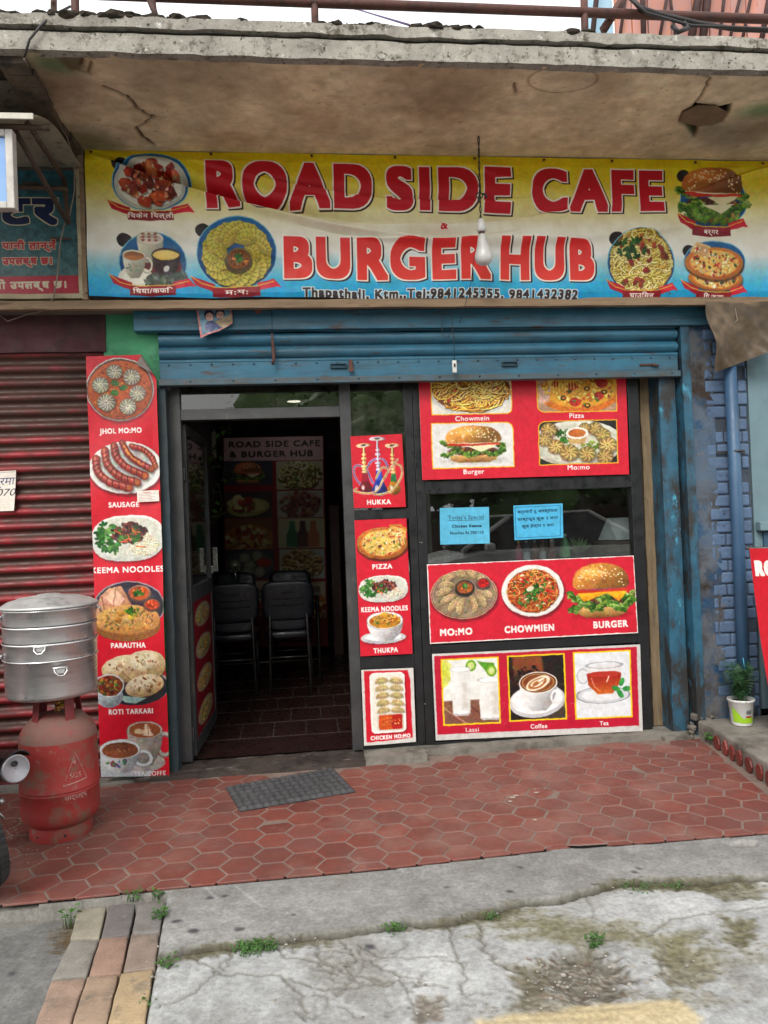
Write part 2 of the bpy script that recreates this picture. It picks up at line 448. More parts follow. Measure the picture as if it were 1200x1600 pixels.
def sausage(A, pts, w):
    pts = sm(pts, 3)
    A.line([(a + w * .12, b + w * .3) for a, b in pts], w, (60, 40, 34), a=.5, soft=w * .3)
    A.line(pts, w, (112, 36, 30), soft=.6)
    A.line([(a - w * .05, b - w * .1) for a, b in pts], w * .68, (158, 56, 44), soft=w * .25)
    A.line([(a - w * .1, b - w * .2) for a, b in pts], w * .2, (226, 150, 132), a=.7, soft=w * .16)
    p = np.array(pts)
    for k in range(len(p) - 1):
        for f in (.5,):
            q = p[k] * (1 - f) + p[k + 1] * f; d = p[k + 1] - p[k]; d = d / (np.hypot(*d) + 1e-6); nrm = np.array([-d[1], d[0]])
            A.line([q - nrm * w * .4 - d * w * .1, q + nrm * w * .3 + d * w * .15], w * .13, (66, 20, 18), a=.85, soft=.4)
    A.ell(p[-1][0], p[-1][1], w * .34, w * .3, (176, 96, 56), soft=w * .2)

def latte(A, x, y, rx, ry, crema=(160, 84, 36)):
    A.ell(x, y, rx, ry, crema, c2=tuple(np.array(crema) * .6), rad=True)
    A.ring(x, y, rx * .86, ry * .86, rx * .05, (206, 150, 96), a=.7)
    for k, sc in enumerate((.72, .55, .38, .22)):
        A.ell(x - rx * .06 * k * .5, y + ry * .06, rx * sc, ry * sc * .86, (244, 232, 206) if k % 2 == 0 else (176, 104, 50), rot=-.4, soft=.6)
    A.ell(x + rx * .2, y - ry * .2, rx * .22, ry * .2, (250, 240, 220), rot=-.6, soft=.5)
    A.line([(x - rx * .4, y + ry * .5), (x + rx * .45, y - ry * .4)], rx * .05, (172, 98, 46), soft=.4)

def cup(A, x, y, w, h, col, drink, art=False, handle=1, ink=None):
    """side view from above: x centre, y rim centre"""
    dk = tuple(np.array(col) * .62)
    if handle:
        A.ring(x + handle * w * .56, y + h * .42, w * .2, h * .3, w * .09, dk); A.ring(x + handle * w * .56, y + h * .4, w * .2, h * .3, w * .06, col)
    body = [(x - w / 2, y)] + [(x - w / 2 * (1 - .62 * t ** 2.4), y + h * t) for t in np.linspace(.1, 1, 8)] + [(x + w / 2 * (1 - .62 * t ** 2.4), y + h * t) for t in np.linspace(1, .1, 8)] + [(x + w / 2, y)]
    A.poly(body, col, soft=.6, c2=dk, g=((x - w * .1, y), (x + w * .5, y + h * .5)))
    if ink:
        bits(A, x - w * .05, y + h * .55, w * .3, h * .2, 16, ink, w * .035)
    ry = w * .24
    A.ell(x, y, w / 2, ry, tuple(np.minimum(np.array(col) * 1.03, 255))); A.ring(x, y, w / 2, ry, .8, dk, a=.6)
    if art: latte(A, x, y + ry * .08, w * .44, ry * .84)
    else:
        A.ell(x, y + ry * .1, w * .44, ry * .8, drink, c2=tuple(np.array(drink) * .7), gx=.3, gy=-.9)
        A.ell(x - w * .1, y + ry * .3, w * .2, ry * .16, tuple(np.minimum(np.array(drink) * 1.25, 255)), a=.5, soft=1.5)

def sauce(A, x, y, rx, ry, col=(196, 62, 22), rim=(60, 44, 36), herb=True):
    A.ell(x, y + ry * .18, rx * 1.08, ry * 1.1, tuple(np.array(rim) * .5), a=.8, soft=1)
    A.ell(x, y, rx, ry, rim, c2=tuple(np.array(rim) * .6), gy=1); A.ell(x, y, rx * .84, ry * .82, col, c2=tuple(np.array(col) * .7), gy=-1)
    bits(A, x, y, rx * .7, ry * .65, max(5, int(rx)), [tuple(np.array(col) * .8), tuple(np.minimum(np.array(col) * 1.3, 255))], max(.7, rx * .12))
    if herb: leaves(A, x, y - ry * .1, rx * .25, ry * .2, 3, max(1.6, rx * .28))

def keema(A, x, y, rx, ry):
    """white oblong dish: greens left, mince in the middle, white noodles right"""
    pts = [(x + math.copysign(abs(math.cos(t)) ** .75, math.cos(t)) * rx, y + math.copysign(abs(math.sin(t)) ** .8, math.sin(t)) * ry - math.cos(t) * ry * .05) for t in np.linspace(0, 6.283, 32)[:-1]]
    p = np.array(pts); c0 = np.array([x, y])
    A.poly(p + [rx * .02, ry * .08], (40, 10, 14), a=.4, soft=3)
    A.poly(p, (236, 236, 230), c2=(196, 196, 190), g=((x, y - ry), (x, y + ry)))
    A.poly(c0 + (p - c0) * .88 + [0, -ry * .04], (206, 206, 194), soft=1)
    noodles(A, x + rx * .42, y + ry * .3, rx * .42, ry * .45, int(rx * 2.2), [(236, 232, 206), (216, 208, 176), (246, 244, 226)], max(.8, rx * .025), .8, (140, 130, 100))
    leaves(A, x - rx * .5, y - ry * .05, rx * .36, ry * .6, int(rx * .8), rx * .12, ((60, 140, 50), (36, 104, 36), (120, 180, 90)))
    bits(A, x + rx * .02, y - ry * .22, rx * .5, ry * .45, int(rx * 2.0), [(88, 42, 34), (62, 28, 24), (116, 60, 46)], rx * .05)
    leaves(A, x + rx * .05, y - ry * .1, rx * .36, ry * .4, int(rx * .25), rx * .09)
    for k in range(7):
        u, v = x + A.rs.randn() * rx * .25, y - ry * .2 + A.rs.randn() * ry * .25; t = A.rs.rand() * 3
        A.line([(u, v), (u + math.cos(t) * rx * .22, v + math.sin(t) * ry * .3)], max(.9, rx * .03), (222, 100, 40), soft=.3)


# ------------------------------------------------------------------ the prints
RED = (208, 28, 52); WHITE = (240, 238, 234); YEL = (240, 184, 40)

class Quad:
    """a flat print given by four photograph corners on the plane y = Y"""
    def __init__(s, tl, tr, br, bl, Y):
        s.Y = Y; s.c = [P(*q, Y) for q in (tl, tr, br, bl)]
        ex = (s.c[1] - s.c[0]); ey = (s.c[3] - s.c[0])
        d = lambda a, b: math.hypot(a[0] - b[0], a[1] - b[1])
        s.w = (d(tl, tr) + d(bl, br)) / 2; s.h = (d(tl, bl) + d(tr, br)) / 2     # art units = photograph pixels
        s.M = np.linalg.inv(np.array([[ex.x, ey.x], [ex.z, ey.z]]))
    def m(s, px, py):
        d = P(px, py, s.Y) - s.c[0]
        u, v = s.M @ np.array([d.x, d.z])
        return u * s.w, v * s.h
    def pts(s, u, v):                         # u, v arrays in 0..1
        a, b, c, d = [np.array(q) for q in s.c]
        u = u[..., None]; v = v[..., None]
        return a * (1 - u) * (1 - v) + b * u * (1 - v) + c * u * v + d * (1 - u) * v

def frame(A, x0, y0, x1, y1, col, bg, r=(0, 0, 0, 0), b=1.6):
    """a framed photograph: paints the frame, then leaves the mask on its inside"""
    R = max(r)
    Y, X = np.mgrid[0:A.H, 0:A.W]; X = (X + .5) / A.S; Y = (Y + .5) / A.S
    def sd(g):
        a, b_, c, d = x0 + g, y0 + g, x1 - g, y1 - g
        right = X > (a + c) / 2; low = Y > (b_ + d) / 2
        rad = np.where(low, np.where(right, r[2], r[3]), np.where(right, r[1], r[0]))
        rad = np.maximum(rad - g, 0)
        qx = np.abs(X - (a + c) / 2) - (c - a) / 2 + rad; qy = np.abs(Y - (b_ + d) / 2) - (d - b_) / 2 + rad
        return np.hypot(np.maximum(qx, 0), np.maximum(qy, 0)) + np.minimum(np.maximum(qx, qy), 0) - rad
    A.mask = None
    A.blend((slice(0, A.H), slice(0, A.W)), A.cov(sd(0)), rgb(col))
    A.mask = A.cov(sd(b))
    A.rect(x0 - 2, y0 - 2, x1 + 2, y1 + 2, bg)

SAMP = 1.7                                    # mesh points per art unit on the outdoor prints

def art_tall(q):
    A = Art(q.w, q.h, SAMP, (204, 18, 42), 3); m = q.m
    A.defer = []
    x, y = m(187.5, 608)
    A.ell(x + 1, y + 3, 53, 51, (70, 0, 8), a=.5, soft=4); A.ell(x, y, 53, 50, (206, 200, 192), c2=(130, 124, 118), gx=.4, gy=.9)
    A.ell(x, y, 51, 48, (96, 60, 44)); A.ell(x, y + 1, 49.5, 46, (190, 92, 44), c2=(158, 66, 26), gy=1)
    A.mask = None; A.clip_ell(x, y + 1, 49, 46)
    bits(A, x, y, 48, 45, 150, [(206, 110, 56), (170, 70, 30), (214, 130, 70), (150, 60, 26)], 1.6, 2.4, a=.6)
    bits(A, x, y, 46, 43, 40, [(90, 40, 16), (226, 150, 84)], .9, a=.8)
    A.mask = None
    for (a, b, r) in ((177.8, 580.4, 12), (205, 588.5, 13.2), (156.5, 601, 13), (214.5, 614, 13), (165.5, 628, 14), (199.5, 634.5, 13)):
        momo(A, *m(a, b), r, (206, 200, 178), 13, A.rs.rand() * 3)
    for (a, b) in ((179, 598), (192, 605), (178.5, 613)):
        x, y = m(a, b); A.ell(x, y, 6.5, 4.6, (36, 84, 34), A.rs.randn() * .5, c2=(70, 118, 56), gx=1, soft=.4); A.line([(x - 5, y), (x + 5, y)], .5, (120, 150, 90), a=.6)
    A.text('JHOL MO:MO', *m(188.5, 676.5), 8.6, WHITE, off=.035, width=66)
    x, y = m(196.3, 730); plate(A, x, y, 57, 41, (222, 222, 218), (196, 198, 198), k=.84)
    f = lambda L: [m(130 + a / 4.707, 540 + b / 4.706) for a, b in L]
    sausage(A, f([(360, 735), (440, 760), (505, 815), (532, 880)]), 9); sausage(A, f([(288, 712), (330, 790), (410, 855), (500, 900)]), 10.5)
    A.line(sm(f([(300, 730), (345, 800), (430, 870)])), 2.4, (214, 150, 60), a=.8, soft=1)
    sausage(A, f([(226, 735), (250, 820), (330, 895), (455, 950)]), 12); sausage(A, f([(158, 770), (176, 865), (260, 955), (398, 1000)]), 12.5); sausage(A, f([(92, 830), (106, 920), (190, 1000), (340, 1042)]), 12.5)
    A.text('SAUSAGE', *m(194, 791.5), 8.4, WHITE, off=.035, width=47)
    keema(A, *m(201, 839.6), 57, 36)
    A.text('KEEMA NOODLES', *m(201, 893), 9.6, WHITE, off=.035, width=114)
    # parautha
    x, y = m(204, 945); A.ell(x, y, 56, 39, (150, 140, 146)); A.ell(x, y, 54, 37, (44, 40, 54)); A.ell(x, y + 2, 46, 30, (62, 58, 72), c2=(34, 30, 42), gy=1)
    A.poly([m(145, 972), m(158, 930), m(172, 918), m(190, 914), m(200, 930), m(212, 952), m(190, 968)], (222, 170, 136), soft=1, c2=(164, 100, 70), g=(m(160, 918), m(200, 965)))
    A.poly([m(164, 934), m(180, 916), m(196, 934), m(186, 950)], (232, 190, 160), soft=1.5); A.line([m(160, 932), m(166, 960)], 1.4, (130, 70, 50), soft=1); A.line([m(182, 918), m(178, 948)], 1.2, (150, 90, 66), soft=1)
    for k in (10, 7, 3.5):
        x, y = m(202, 967 + k); A.ell(x, y, 51, 23, (146, 92, 48), c2=(206, 150, 92), gy=-1); A.ring(x, y, 50, 22.5, 1, (108, 62, 28), a=.7)
    x, y = m(202, 966); A.ell(x, y, 50.5, 22.5, (214, 166, 98), c2=(188, 128, 66), gx=.5, gy=.8)
    bits(A, x, y, 46, 19, 90, [(150, 90, 44), (120, 66, 30), (232, 196, 130), (96, 110, 50)], 1.3, 2.2, a=.8)
    for (a, b, c) in ((190, 957, (224, 160, 70)), (200, 953, (236, 190, 60)), (207, 962, (240, 206, 70)), (186, 967, (206, 140, 60)), (198, 968, (214, 180, 110)), (211, 957, (226, 190, 70))):
        A.ell(*m(a, b), 6, 4.5, c, A.rs.randn() * .4, c2=tuple(np.array(c) * .6), gx=.4, gy=.9)
    leaves(A, *m(204, 952), 13, 5, 14, 3.2)
    sauce(A, *m(219.6, 924), 18, 12.5, (208, 92, 42), (176, 122, 104)); leaves(A, *m(219, 925), 8, 4, 12, 3.2); sauce(A, *m(240, 941.5), 13, 9, (206, 70, 36), (150, 90, 76), herb=False)
    A.text('PARAUTHA', *m(202.5, 1010), 8.4, WHITE, off=.035, width=55)
    # roti
    x, y = m(214, 1068); A.ell(x, y, 54, 30, (180, 170, 172)); A.ell(x, y + 2, 52, 28, (40, 38, 48))
    for (a, b, rx, ry, ro) in ((200, 1042, 40, 21, -.1), (229, 1036, 34, 24, -.15), (229, 1067, 31, 17, -.22)):
        x, y = m(a, b); A.ell(x + 1, y + 3, rx, ry, (60, 40, 24), ro, a=.6, soft=2); A.ell(x, y, rx, ry, (226, 208, 172), ro, c2=(172, 138, 92), gx=.2, gy=.95)
        A.ell(x - 3, y - ry * .3, rx * .7, ry * .5, (236, 224, 194), ro, a=.8, soft=6)
        bits(A, x, y - 2, rx * .8, ry * .7, 16, [(120, 62, 30), (156, 96, 56)], 1.3, 2.6); bits(A, x, y, rx * .9, ry * .85, 14, [(196, 164, 116)], 2.2, 2, a=.5)
    A.poly([m(186, 1084), m(232, 1086), m(214, 1096), m(198, 1094)], (150, 186, 180), soft=.6)
    x, y = m(172, 1078); A.ell(x, y + 8, 22, 18, (196, 206, 214), c2=(120, 130, 140), gx=.5, gy=.8); x, y = m(172, 1070); A.ell(x, y, 23.5, 18, (206, 210, 214)); A.ell(x, y, 21.5, 16, (120, 50, 24))
    bits(A, x, y, 20, 14.5, 70, [(170, 96, 36), (96, 40, 20), (206, 150, 60), (80, 90, 34), (140, 36, 24)], 2.6, 1.5)
    A.text('ROTI TARKARI', *m(207, 1112), 8.4, WHITE, off=.035, width=69)
    # tea and coffee
    x, y = m(189, 1200); A.ell(x, y, 52, 24, (196, 204, 212)); A.ell(x, y - 1, 46, 20, (214, 220, 226), c2=(160, 168, 178), gy=1)
    x, y = m(228, 1185); A.ell(x, y, 34, 15, (176, 172, 168))
    x, y = m(229, 1136); cup(A, x, y, 56, 54, (190, 180, 172), (160, 96, 60)); A.ell(x, y, 25, 11.5, (150, 84, 48)); A.ell(x - 9, y + 2, 8, 4, (222, 196, 160), soft=1)
    for k in range(5):
        A.ell(x + 5 - k * .6, y + 7 - k * 3.6, 8.5 - k * 1.5, 2.2, (232, 212, 186), soft=.5); A.line([(x + 5, y + 8), (x + 5, y - 9)], .8, (150, 84, 48))
    x, y = m(189.6, 1168); cup(A, x, y, 64, 36, (214, 220, 224), (150, 84, 54), ink=[(150, 70, 90), (80, 130, 80), (70, 90, 150)])
    bits(A, x - 3, y + 2, 24, 9, 30, [(186, 120, 84), (130, 70, 44)], .8)
    A.text('TEA/COFFE', *m(238, 1205.5), 7.4, WHITE, off=.03, width=50)
    A.finish(.45, .2)
    return A

def photo_chowmein(A, m, cx, cy, rx, ry):
    x, y = m(cx, cy); A.ell(x, y, rx * 1.1, ry * 1.15, (236, 236, 232), c2=(196, 196, 190), gy=1)
    A.ell(x, y, rx, ry, (120, 60, 14))
    for k in range(5):
        u = x + (A.rs.rand() - .5) * rx * 1.5; v = y + (A.rs.rand() - .3) * ry
        A.poly([(u - 4, v - 9), (u + 5, v - 6), (u + 7, v + 9), (u - 2, v + 6)], [(60, 100, 30), (196, 40, 24)][k % 2], soft=1)
    noodles(A, x, y, rx, ry, 150, [(232, 170, 60), (244, 200, 96), (206, 134, 36), (250, 216, 130)], 2.0, .75)
    bits(A, x, y, rx * .9, ry * .85, 14, [(206, 46, 26), (70, 110, 36), (180, 36, 20)], 3.4, 2.2)
    noodles(A, x, y, rx * .95, ry * .9, 60, [(236, 180, 70), (250, 214, 120)], 1.9, .8)

def art_four(q):
    A = Art(q.w, q.h, SAMP, RED, 5); m = q.m
    A.defer = []
    def fr(x0, y0, x1, y1, bg, r): a, b = m(x0, y0); c, d = m(x1, y1); frame(A, a, b, c, d, YEL, bg, r)
    fr(671, 560, 801, 646.5, (226, 222, 210), (0, 0, 11, 0)); photo_chowmein(A, m, 736, 608, 60, 36); A.mask = None
    fr(836, 556, 965, 642, (176, 140, 110), (0, 0, 0, 11))
    x, y = m(905, 600); A.ell(x, y, 74, 46, (206, 110, 34)); A.ell(x, y - 3, 66, 40, (224, 160, 50), soft=3)
    A.poly([m(836, 556), m(866, 560), m(858, 628), m(842, 630)], (214, 170, 150), soft=3)
    bits(A, x, y - 3, 62, 36, 160, [(240, 190, 70), (232, 166, 50), (246, 210, 100), (206, 120, 30)], 2.6)
    for (a, b, r) in ((893, 604, 8), (936, 618, 8), (899, 628, 9), (940, 598, 10), (868, 600, 6)): x, y = m(a, b); A.ell(x, y, r, r * .8, (160, 24, 22), c2=(200, 60, 40), gx=1); bits(A, x, y, r * .7, r * .5, 6, [(130, 16, 16), (216, 90, 60)], 1)
    for (a, b) in ((917, 607), (944, 612), (918, 633), (880, 622), (875, 590), (926, 594)): A.ring(*m(a, b), 3.6, 2.8, 1.8, (30, 28, 20))
    bits(A, *m(915, 615), 50, 20, 16, [(190, 40, 24), (90, 120, 40)], 2)
    for k in range(9): x, y = m(858 + k * 4.5, 596); A.line([(x, y - 30), (x + 2, y + 10 + 9 * A.rs.rand())], 1.8, (246, 206, 96), a=.85, soft=.4)
    A.mask = None
    fr(673, 661.5, 805, 729, (226, 224, 222), (0, 12, 0, 0)); x, y = m(740, 693.5); A.ell(x, y + 26, 46, 5, (150, 146, 142), a=.5, soft=4)
    burger(A, x, y, 92, 57, (206, 140, 66), False, 2); A.mask = None
    fr(840.5, 657.5, 967, 722.5, (34, 34, 32), (12, 0, 0, 0))
    x, y = m(903, 692); A.ell(x, y, 74, 36, (226, 226, 214), c2=(186, 184, 168), gy=1); A.ell(x, y, 66, 31, (206, 204, 186))
    leaves(A, *m(884, 678), 16, 10, 14, 5); leaves(A, *m(925, 693), 14, 6, 10, 5, ((150, 180, 50), (110, 150, 40)))
    for (a, b, r) in ((858, 671, 13), (852, 686, 12), (930, 669, 12), (942, 678, 12), (914, 667, 9), (869, 697, 13), (950, 694, 15), (890, 706, 15), (918, 708, 14), (946, 712, 13)):
        momo(A, *m(a, b), r, (216, 182, 108), 9, A.rs.rand() * 6, .85)
    x, y = m(902, 676); A.poly([(x - 17, y), (x + 17, y), (x + 12, y + 17), (x - 12, y + 17)], (196, 160, 100), soft=.8); A.ell(x, y, 17.5, 9.5, (240, 236, 226)); A.ell(x, y, 13.5, 6.6, (176, 84, 30), c2=(206, 120, 56), gx=1)
    A.mask = None
    A.text('Chowmein', *m(738, 657.5), 7.6, WHITE, off=.02, width=52); A.text('Pizza', *m(901.5, 652.5), 7.6, WHITE, off=.02, width=23)
    A.text('Burger', *m(741, 740), 7.6, WHITE, off=.02, width=32); A.text('Mo:mo', *m(905, 732.5), 7.6, WHITE, off=.02, width=35)
    A.finish(.4, .2, [YEL])
    return A

def art_trio(q):
    A = Art(q.w, q.h, SAMP, WHITE, 8); m = q.m
    A.defer = []
    A.rect(1.6, 1.6, q.w - 1.6, q.h - 1.6, RED)
    x, y = m(725, 929); plate(A, x, y, 51, 38, (206, 176, 150), (150, 128, 104), k=.93); A.ring(x, y, 49, 36, 1.2, (120, 60, 40), a=.8)
    bits(A, x, y, 42, 30, 60, [(90, 110, 60), (170, 150, 110), (110, 90, 70)], 1.8, a=.6)
    for (a, b, ro, L) in ((702, 905, -.4, 22), (719, 899, .2, 18), (735, 899, .7, 18), (749, 906, .9, 18), (697, 917, -.2, 26), (694, 927, -.35, 27), (701, 938, -.5, 28), (711, 946, -.9, 27), (722, 948, -1.25, 27), (737, 944, 1.45, 27), (750, 938, 1.0, 26), (757, 929, .5, 26)):
        gyoza(A, *m(a, b), L, 8.5, ro, (222, 190, 138))
    sauce(A, *m(726, 918), 14, 11.5, (186, 96, 46), (60, 54, 50)); sauce(A, *m(755, 911.5), 10.5, 8.5, (190, 30, 26), (120, 100, 90), herb=False)
    x, y = m(832, 923); plate(A, x, y, 48.5, 40.5, (232, 230, 226), (206, 196, 184), k=.85); A.ell(x, y, 40, 33, (130, 40, 16))
    noodles(A, x, y, 40, 33, 260, [(212, 96, 40), (226, 130, 60), (186, 60, 26), (232, 156, 84)], 1.5, .55)
    bits(A, x, y, 38, 30, 36, [(196, 36, 24), (90, 130, 40), (226, 200, 150)], 2, 2.4); leaves(A, x + 2, y + 3, 15, 12, 30, 3.6); leaves(A, x, y, 36, 28, 26, 2.6)
    x, y = m(828, 920); A.ell(x, y, 6, 3.5, (230, 216, 190), -.3)
    x, y = m(938.5, 922); A.ell(x, y + 39, 44, 6, (110, 6, 20), a=.5, soft=4); burger(A, x, y, 96, 86, (204, 132, 56))
    A.text('MO:MO', *m(713, 992.5), 11, WHITE, off=.04, width=49); A.text('CHOWMIEN', *m(826.5, 987), 11, WHITE, off=.04, width=77); A.text('BURGER', *m(952.5, 980), 11, WHITE, off=.04, width=55)
    A.finish(.4, .2, [RED])
    return A

def art_drinks(q):
    A = Art(q.w, q.h, SAMP, (206, 204, 202), 9); m = q.m
    A.defer = []
    A.rect(3, 3.5, q.w - 6, q.h - 9, (190, 22, 52))
    def fr(x0, y0, x1, y1, bg): a, b = m(x0, y0); c, d = m(x1, y1); frame(A, a, b, c, d, (240, 206, 30), bg, b=2.4)
    fr(688.3, 1030, 783.5, 1129, (232, 234, 230))
    A.poly([m(688, 1096), m(790, 1090), m(790, 1135), m(688, 1135)], (130, 84, 66), soft=2); A.line([m(690, 1104), m(730, 1130)], 2, (186, 140, 120), soft=1); A.line([m(725, 1094), m(770, 1130)], 2, (96, 56, 44), soft=1)
    for (a, b) in ((694, 1042), (700, 1056), (690, 1066)): A.ell(*m(a, b), 11, 9, (196, 206, 40), c2=(226, 232, 130), gx=1, soft=2)
    A.poly([m(745, 1033), m(772, 1036), m(776, 1050), m(762, 1052)], (90, 150, 40), soft=1)
    for (a, b) in ((736, 1040), (768, 1048), (779, 1085)): x, y = m(a, b); A.ell(x, y, 8, 9, (150, 190, 60)); A.ring(x, y, 7, 8, 1.6, (96, 150, 30)); A.ell(x, y, 4.5, 5, (206, 220, 140))
    for (a, b, w, h) in ((719, 1046, 30, 72), (765, 1062, 36, 62)):
        x, y = m(a, b)
        A.poly([(x - w / 2, y), (x + w / 2, y), (x + w * .44, y + h - 3), (x + w * .3, y + h), (x - w * .3, y + h), (x - w * .44, y + h - 3)], (238, 238, 236), soft=1, c2=(222, 222, 220), g=((x - w / 2, y), (x + w / 2, y)))
        A.poly([(x + w * .1, y + h * .3), (x + w * .32, y + h * .3), (x + w * .28, y + h * .85), (x + w * .08, y + h * .85)], (206, 198, 190), a=.7, soft=5)
        A.ell(x, y + h - 3, w * .42, 3, (190, 190, 190)); A.ell(x, y + h - 5, w * .4, 2.6, (240, 240, 240)); A.ell(x, y, w / 2, 4, (246, 246, 246)); A.ring(x, y, w / 2, 4, .8, (200, 200, 200))
    A.mask = None
    fr(792, 1024.8, 887, 1121.5, (30, 22, 20))
    A.poly([m(800, 1026), m(846, 1024), m(850, 1050), m(804, 1058)], (130, 66, 36), soft=4); bits(A, *m(820, 1055), 28, 16, 60, [(60, 34, 26), (36, 20, 16), (100, 56, 36)], 3, a=.9)
    A.poly([m(850, 1100), m(890, 1080), m(890, 1125), m(840, 1125)], (70, 56, 50), soft=3); A.poly([m(862, 1108), m(888, 1092), m(888, 1100)], (130, 110, 100), soft=1)
    x, y = m(840, 1094); A.ell(x, y, 44, 26, (226, 226, 228), rot=-.1, c2=(190, 190, 196), gx=.4, gy=.8); A.ell(x, y - 2, 40, 22, (240, 240, 242), rot=-.1)
    x, y = m(841, 1066); cup(A, x, y + 2, 58, 42, (240, 240, 242), (160, 84, 36), art=False, handle=0); A.ring(*m(870, 1088), 8, 10, 3.2, (236, 236, 238)); A.ell(x, y, 30, 17, (238, 230, 222)); latte(A, x, y, 28, 15.5)
    A.mask = None
    fr(895, 1019.3, 989.5, 1117, (226, 230, 236))
    x, y = m(943, 1084); A.ell(x, y, 42, 13, (206, 210, 216)); A.ring(x, y, 42, 13, 1, (150, 150, 156)); A.ell(x, y, 34, 9, (228, 230, 234))
    x, y = m(944, 1060); A.ring(x - 33, y - 6, 9, 11, 2.2, (190, 194, 200))
    A.poly([(x - 27, y - 22), (x + 29, y - 22), (x + 26, y + 8), (x + 14, y + 25), (x - 12, y + 25), (x - 25, y + 8)], (226, 224, 226), soft=.8)
    A.poly([(x - 27, y - 8), (x + 28, y - 8), (x + 25, y + 8), (x + 13, y + 23), (x - 11, y + 23), (x - 25, y + 8)], (150, 24, 22), soft=.6, c2=(206, 100, 34), g=((x, y - 10), (x, y + 23)))
    A.ell(x, y - 8, 27.5, 4.5, (180, 50, 40)); A.ring(x + 1, y - 22, 28, 5, 1, (170, 170, 176)); A.line([(x - 20, y - 2), (x - 16, y + 10), (x - 8, y + 18)], 2, (232, 150, 120), a=.7, soft=1); A.line([(x + 8, y - 4), (x + 4, y + 4)], 1.6, (250, 220, 206), soft=.5)
    for (a, b, ro) in ((972, 1064, -1.2), (980, 1074, 0), (970, 1082, .9), (963, 1074, .4)): A.ell(*m(a, b), 7, 4, (30, 120, 50), ro, c2=(80, 170, 80), gx=.5)
    A.mask = None
    A.text('Lassi', *m(738.7, 1142.5), 6.6, (226, 206, 206), off=.02, width=20); A.text('Coffee', *m(843, 1136), 7, WHITE, off=.025, width=26); A.text('Tea', *m(945, 1130), 7, WHITE, off=.025, width=14)
    for k in range(26):                        # scratches in the lamination
        u, v = A.rs.rand() * q.w, q.h * (.4 + .5 * A.rs.rand()); t = A.rs.randn() * .5; L = 4 + 14 * A.rs.rand()
        A.line([(u, v), (u + L * math.cos(t), v + L * math.sin(t) - 2)], .5, (226, 206, 208), a=.45)
    A.finish(.3, .12, [(190, 22, 52), (240, 206, 30)])
    return A

def hookah(A, m, x, top, base, glass, neck, metal, r=10):
    cx, t = m(x, top); _, b = m(x, base)
    H = b - t; lt = tuple(np.minimum(np.array(metal) * 1.5 + 60, 255)); dk = tuple(np.array(metal) * .5)
    A.poly([(cx - 3.4, t + H * .55), (cx + 3.4, t + H * .55), (cx + r * .55, t + H * .76), (cx + r, b - r * .6), (cx + r * .8, b), (cx - r * .8, b), (cx - r, b - r * .6), (cx - r * .55, t + H * .76)], glass, soft=.8, c2=tuple(np.array(glass) * .5), g=((cx - 2, t), (cx + r, t)))
    A.ell(cx, b - r * .55, r * 1.05, r * .85, glass, c2=tuple(np.array(glass) * .45), gx=.6, gy=.7)
    A.poly([(cx - 3.2, t + H * .56), (cx + 3.2, t + H * .56), (cx + 5, t + H * .76), (cx - 5, t + H * .76)], neck, soft=.8)
    A.ell(cx - r * .4, b - r * .8, r * .25, r * .4, (240, 230, 230), a=.8, soft=1)
    A.line([(cx, t), (cx, t + H * .57)], 3.4, dk, soft=.3); A.line([(cx - .5, t), (cx - .5, t + H * .57)], 1.8, lt, soft=.3)
    for k, w in ((.2, 3.4), (.28, 4.2), (.36, 3.6), (.44, 4.6), (.5, 3.6), (.56, 4.6)): A.ell(cx, t + H * k, w, 2.4, metal, c2=lt, gx=-1); A.ell(cx - 1, t + H * k - .4, w * .4, 1, lt)
    A.ell(cx, t, r * 1.1, 3.4, lt, c2=metal, gx=1); A.ell(cx, t + .4, r * .85, 2.2, (220, 200, 190)); A.ell(cx, t - .2, r * .4, 1.4, dk)

def art_hukka(q):
    A = Art(q.w, q.h, SAMP, (204, 24, 46), 12); m = q.m
    A.defer = []
    def hose(L, c, w=2.2):
        p = [m(540 + a / 7.273, 590 + b / 7.273) for a, b in sm(L, 5)]
        A.line(p, w + 1.4, (226, 214, 220), a=.8, soft=.4); A.line(p, w, c, soft=.3); A.line([(a - .4, b - .4) for a, b in p], .7, tuple(np.minimum(np.array(c) * 1.6 + 40, 255)), a=.8)
    hose([(190, 1000), (130, 1000), (95, 1040), (105, 1120), (160, 1200), (260, 1270), (330, 1270)], (76, 62, 104))
    hose([(235, 1040), (280, 960), (350, 920), (430, 930), (475, 1000)], (78, 70, 130)); hose([(250, 1060), (290, 1160), (310, 1190)], (70, 60, 110))
    hookah(A, m, 568, 696, 769, (130, 18, 34), (150, 26, 46), (170, 120, 70), 10); hookah(A, m, 612, 696, 768, (206, 130, 20), (30, 110, 60), (176, 110, 60), 10); hookah(A, m, 589, 686, 770, (30, 50, 150), (40, 70, 180), (120, 116, 130), 11)
    hose([(585, 925), (520, 1010), (430, 1140), (370, 1260), (280, 1310), (150, 1300), (100, 1280), (130, 1255)], (150, 120, 60)); hose([(570, 970), (625, 1000), (635, 1090), (590, 1190), (520, 1270), (420, 1310), (330, 1320)], (160, 126, 60)); hose([(480, 1030), (430, 1015), (390, 1050), (340, 1140)], (150, 116, 60))
    A.line([m(609, 733), m(621, 716)], 2, (200, 150, 110))
    A.text('HUKKA', *m(592, 786.5), 8, WHITE, off=.04, width=37)
    A.finish(.45, .2)
    return A

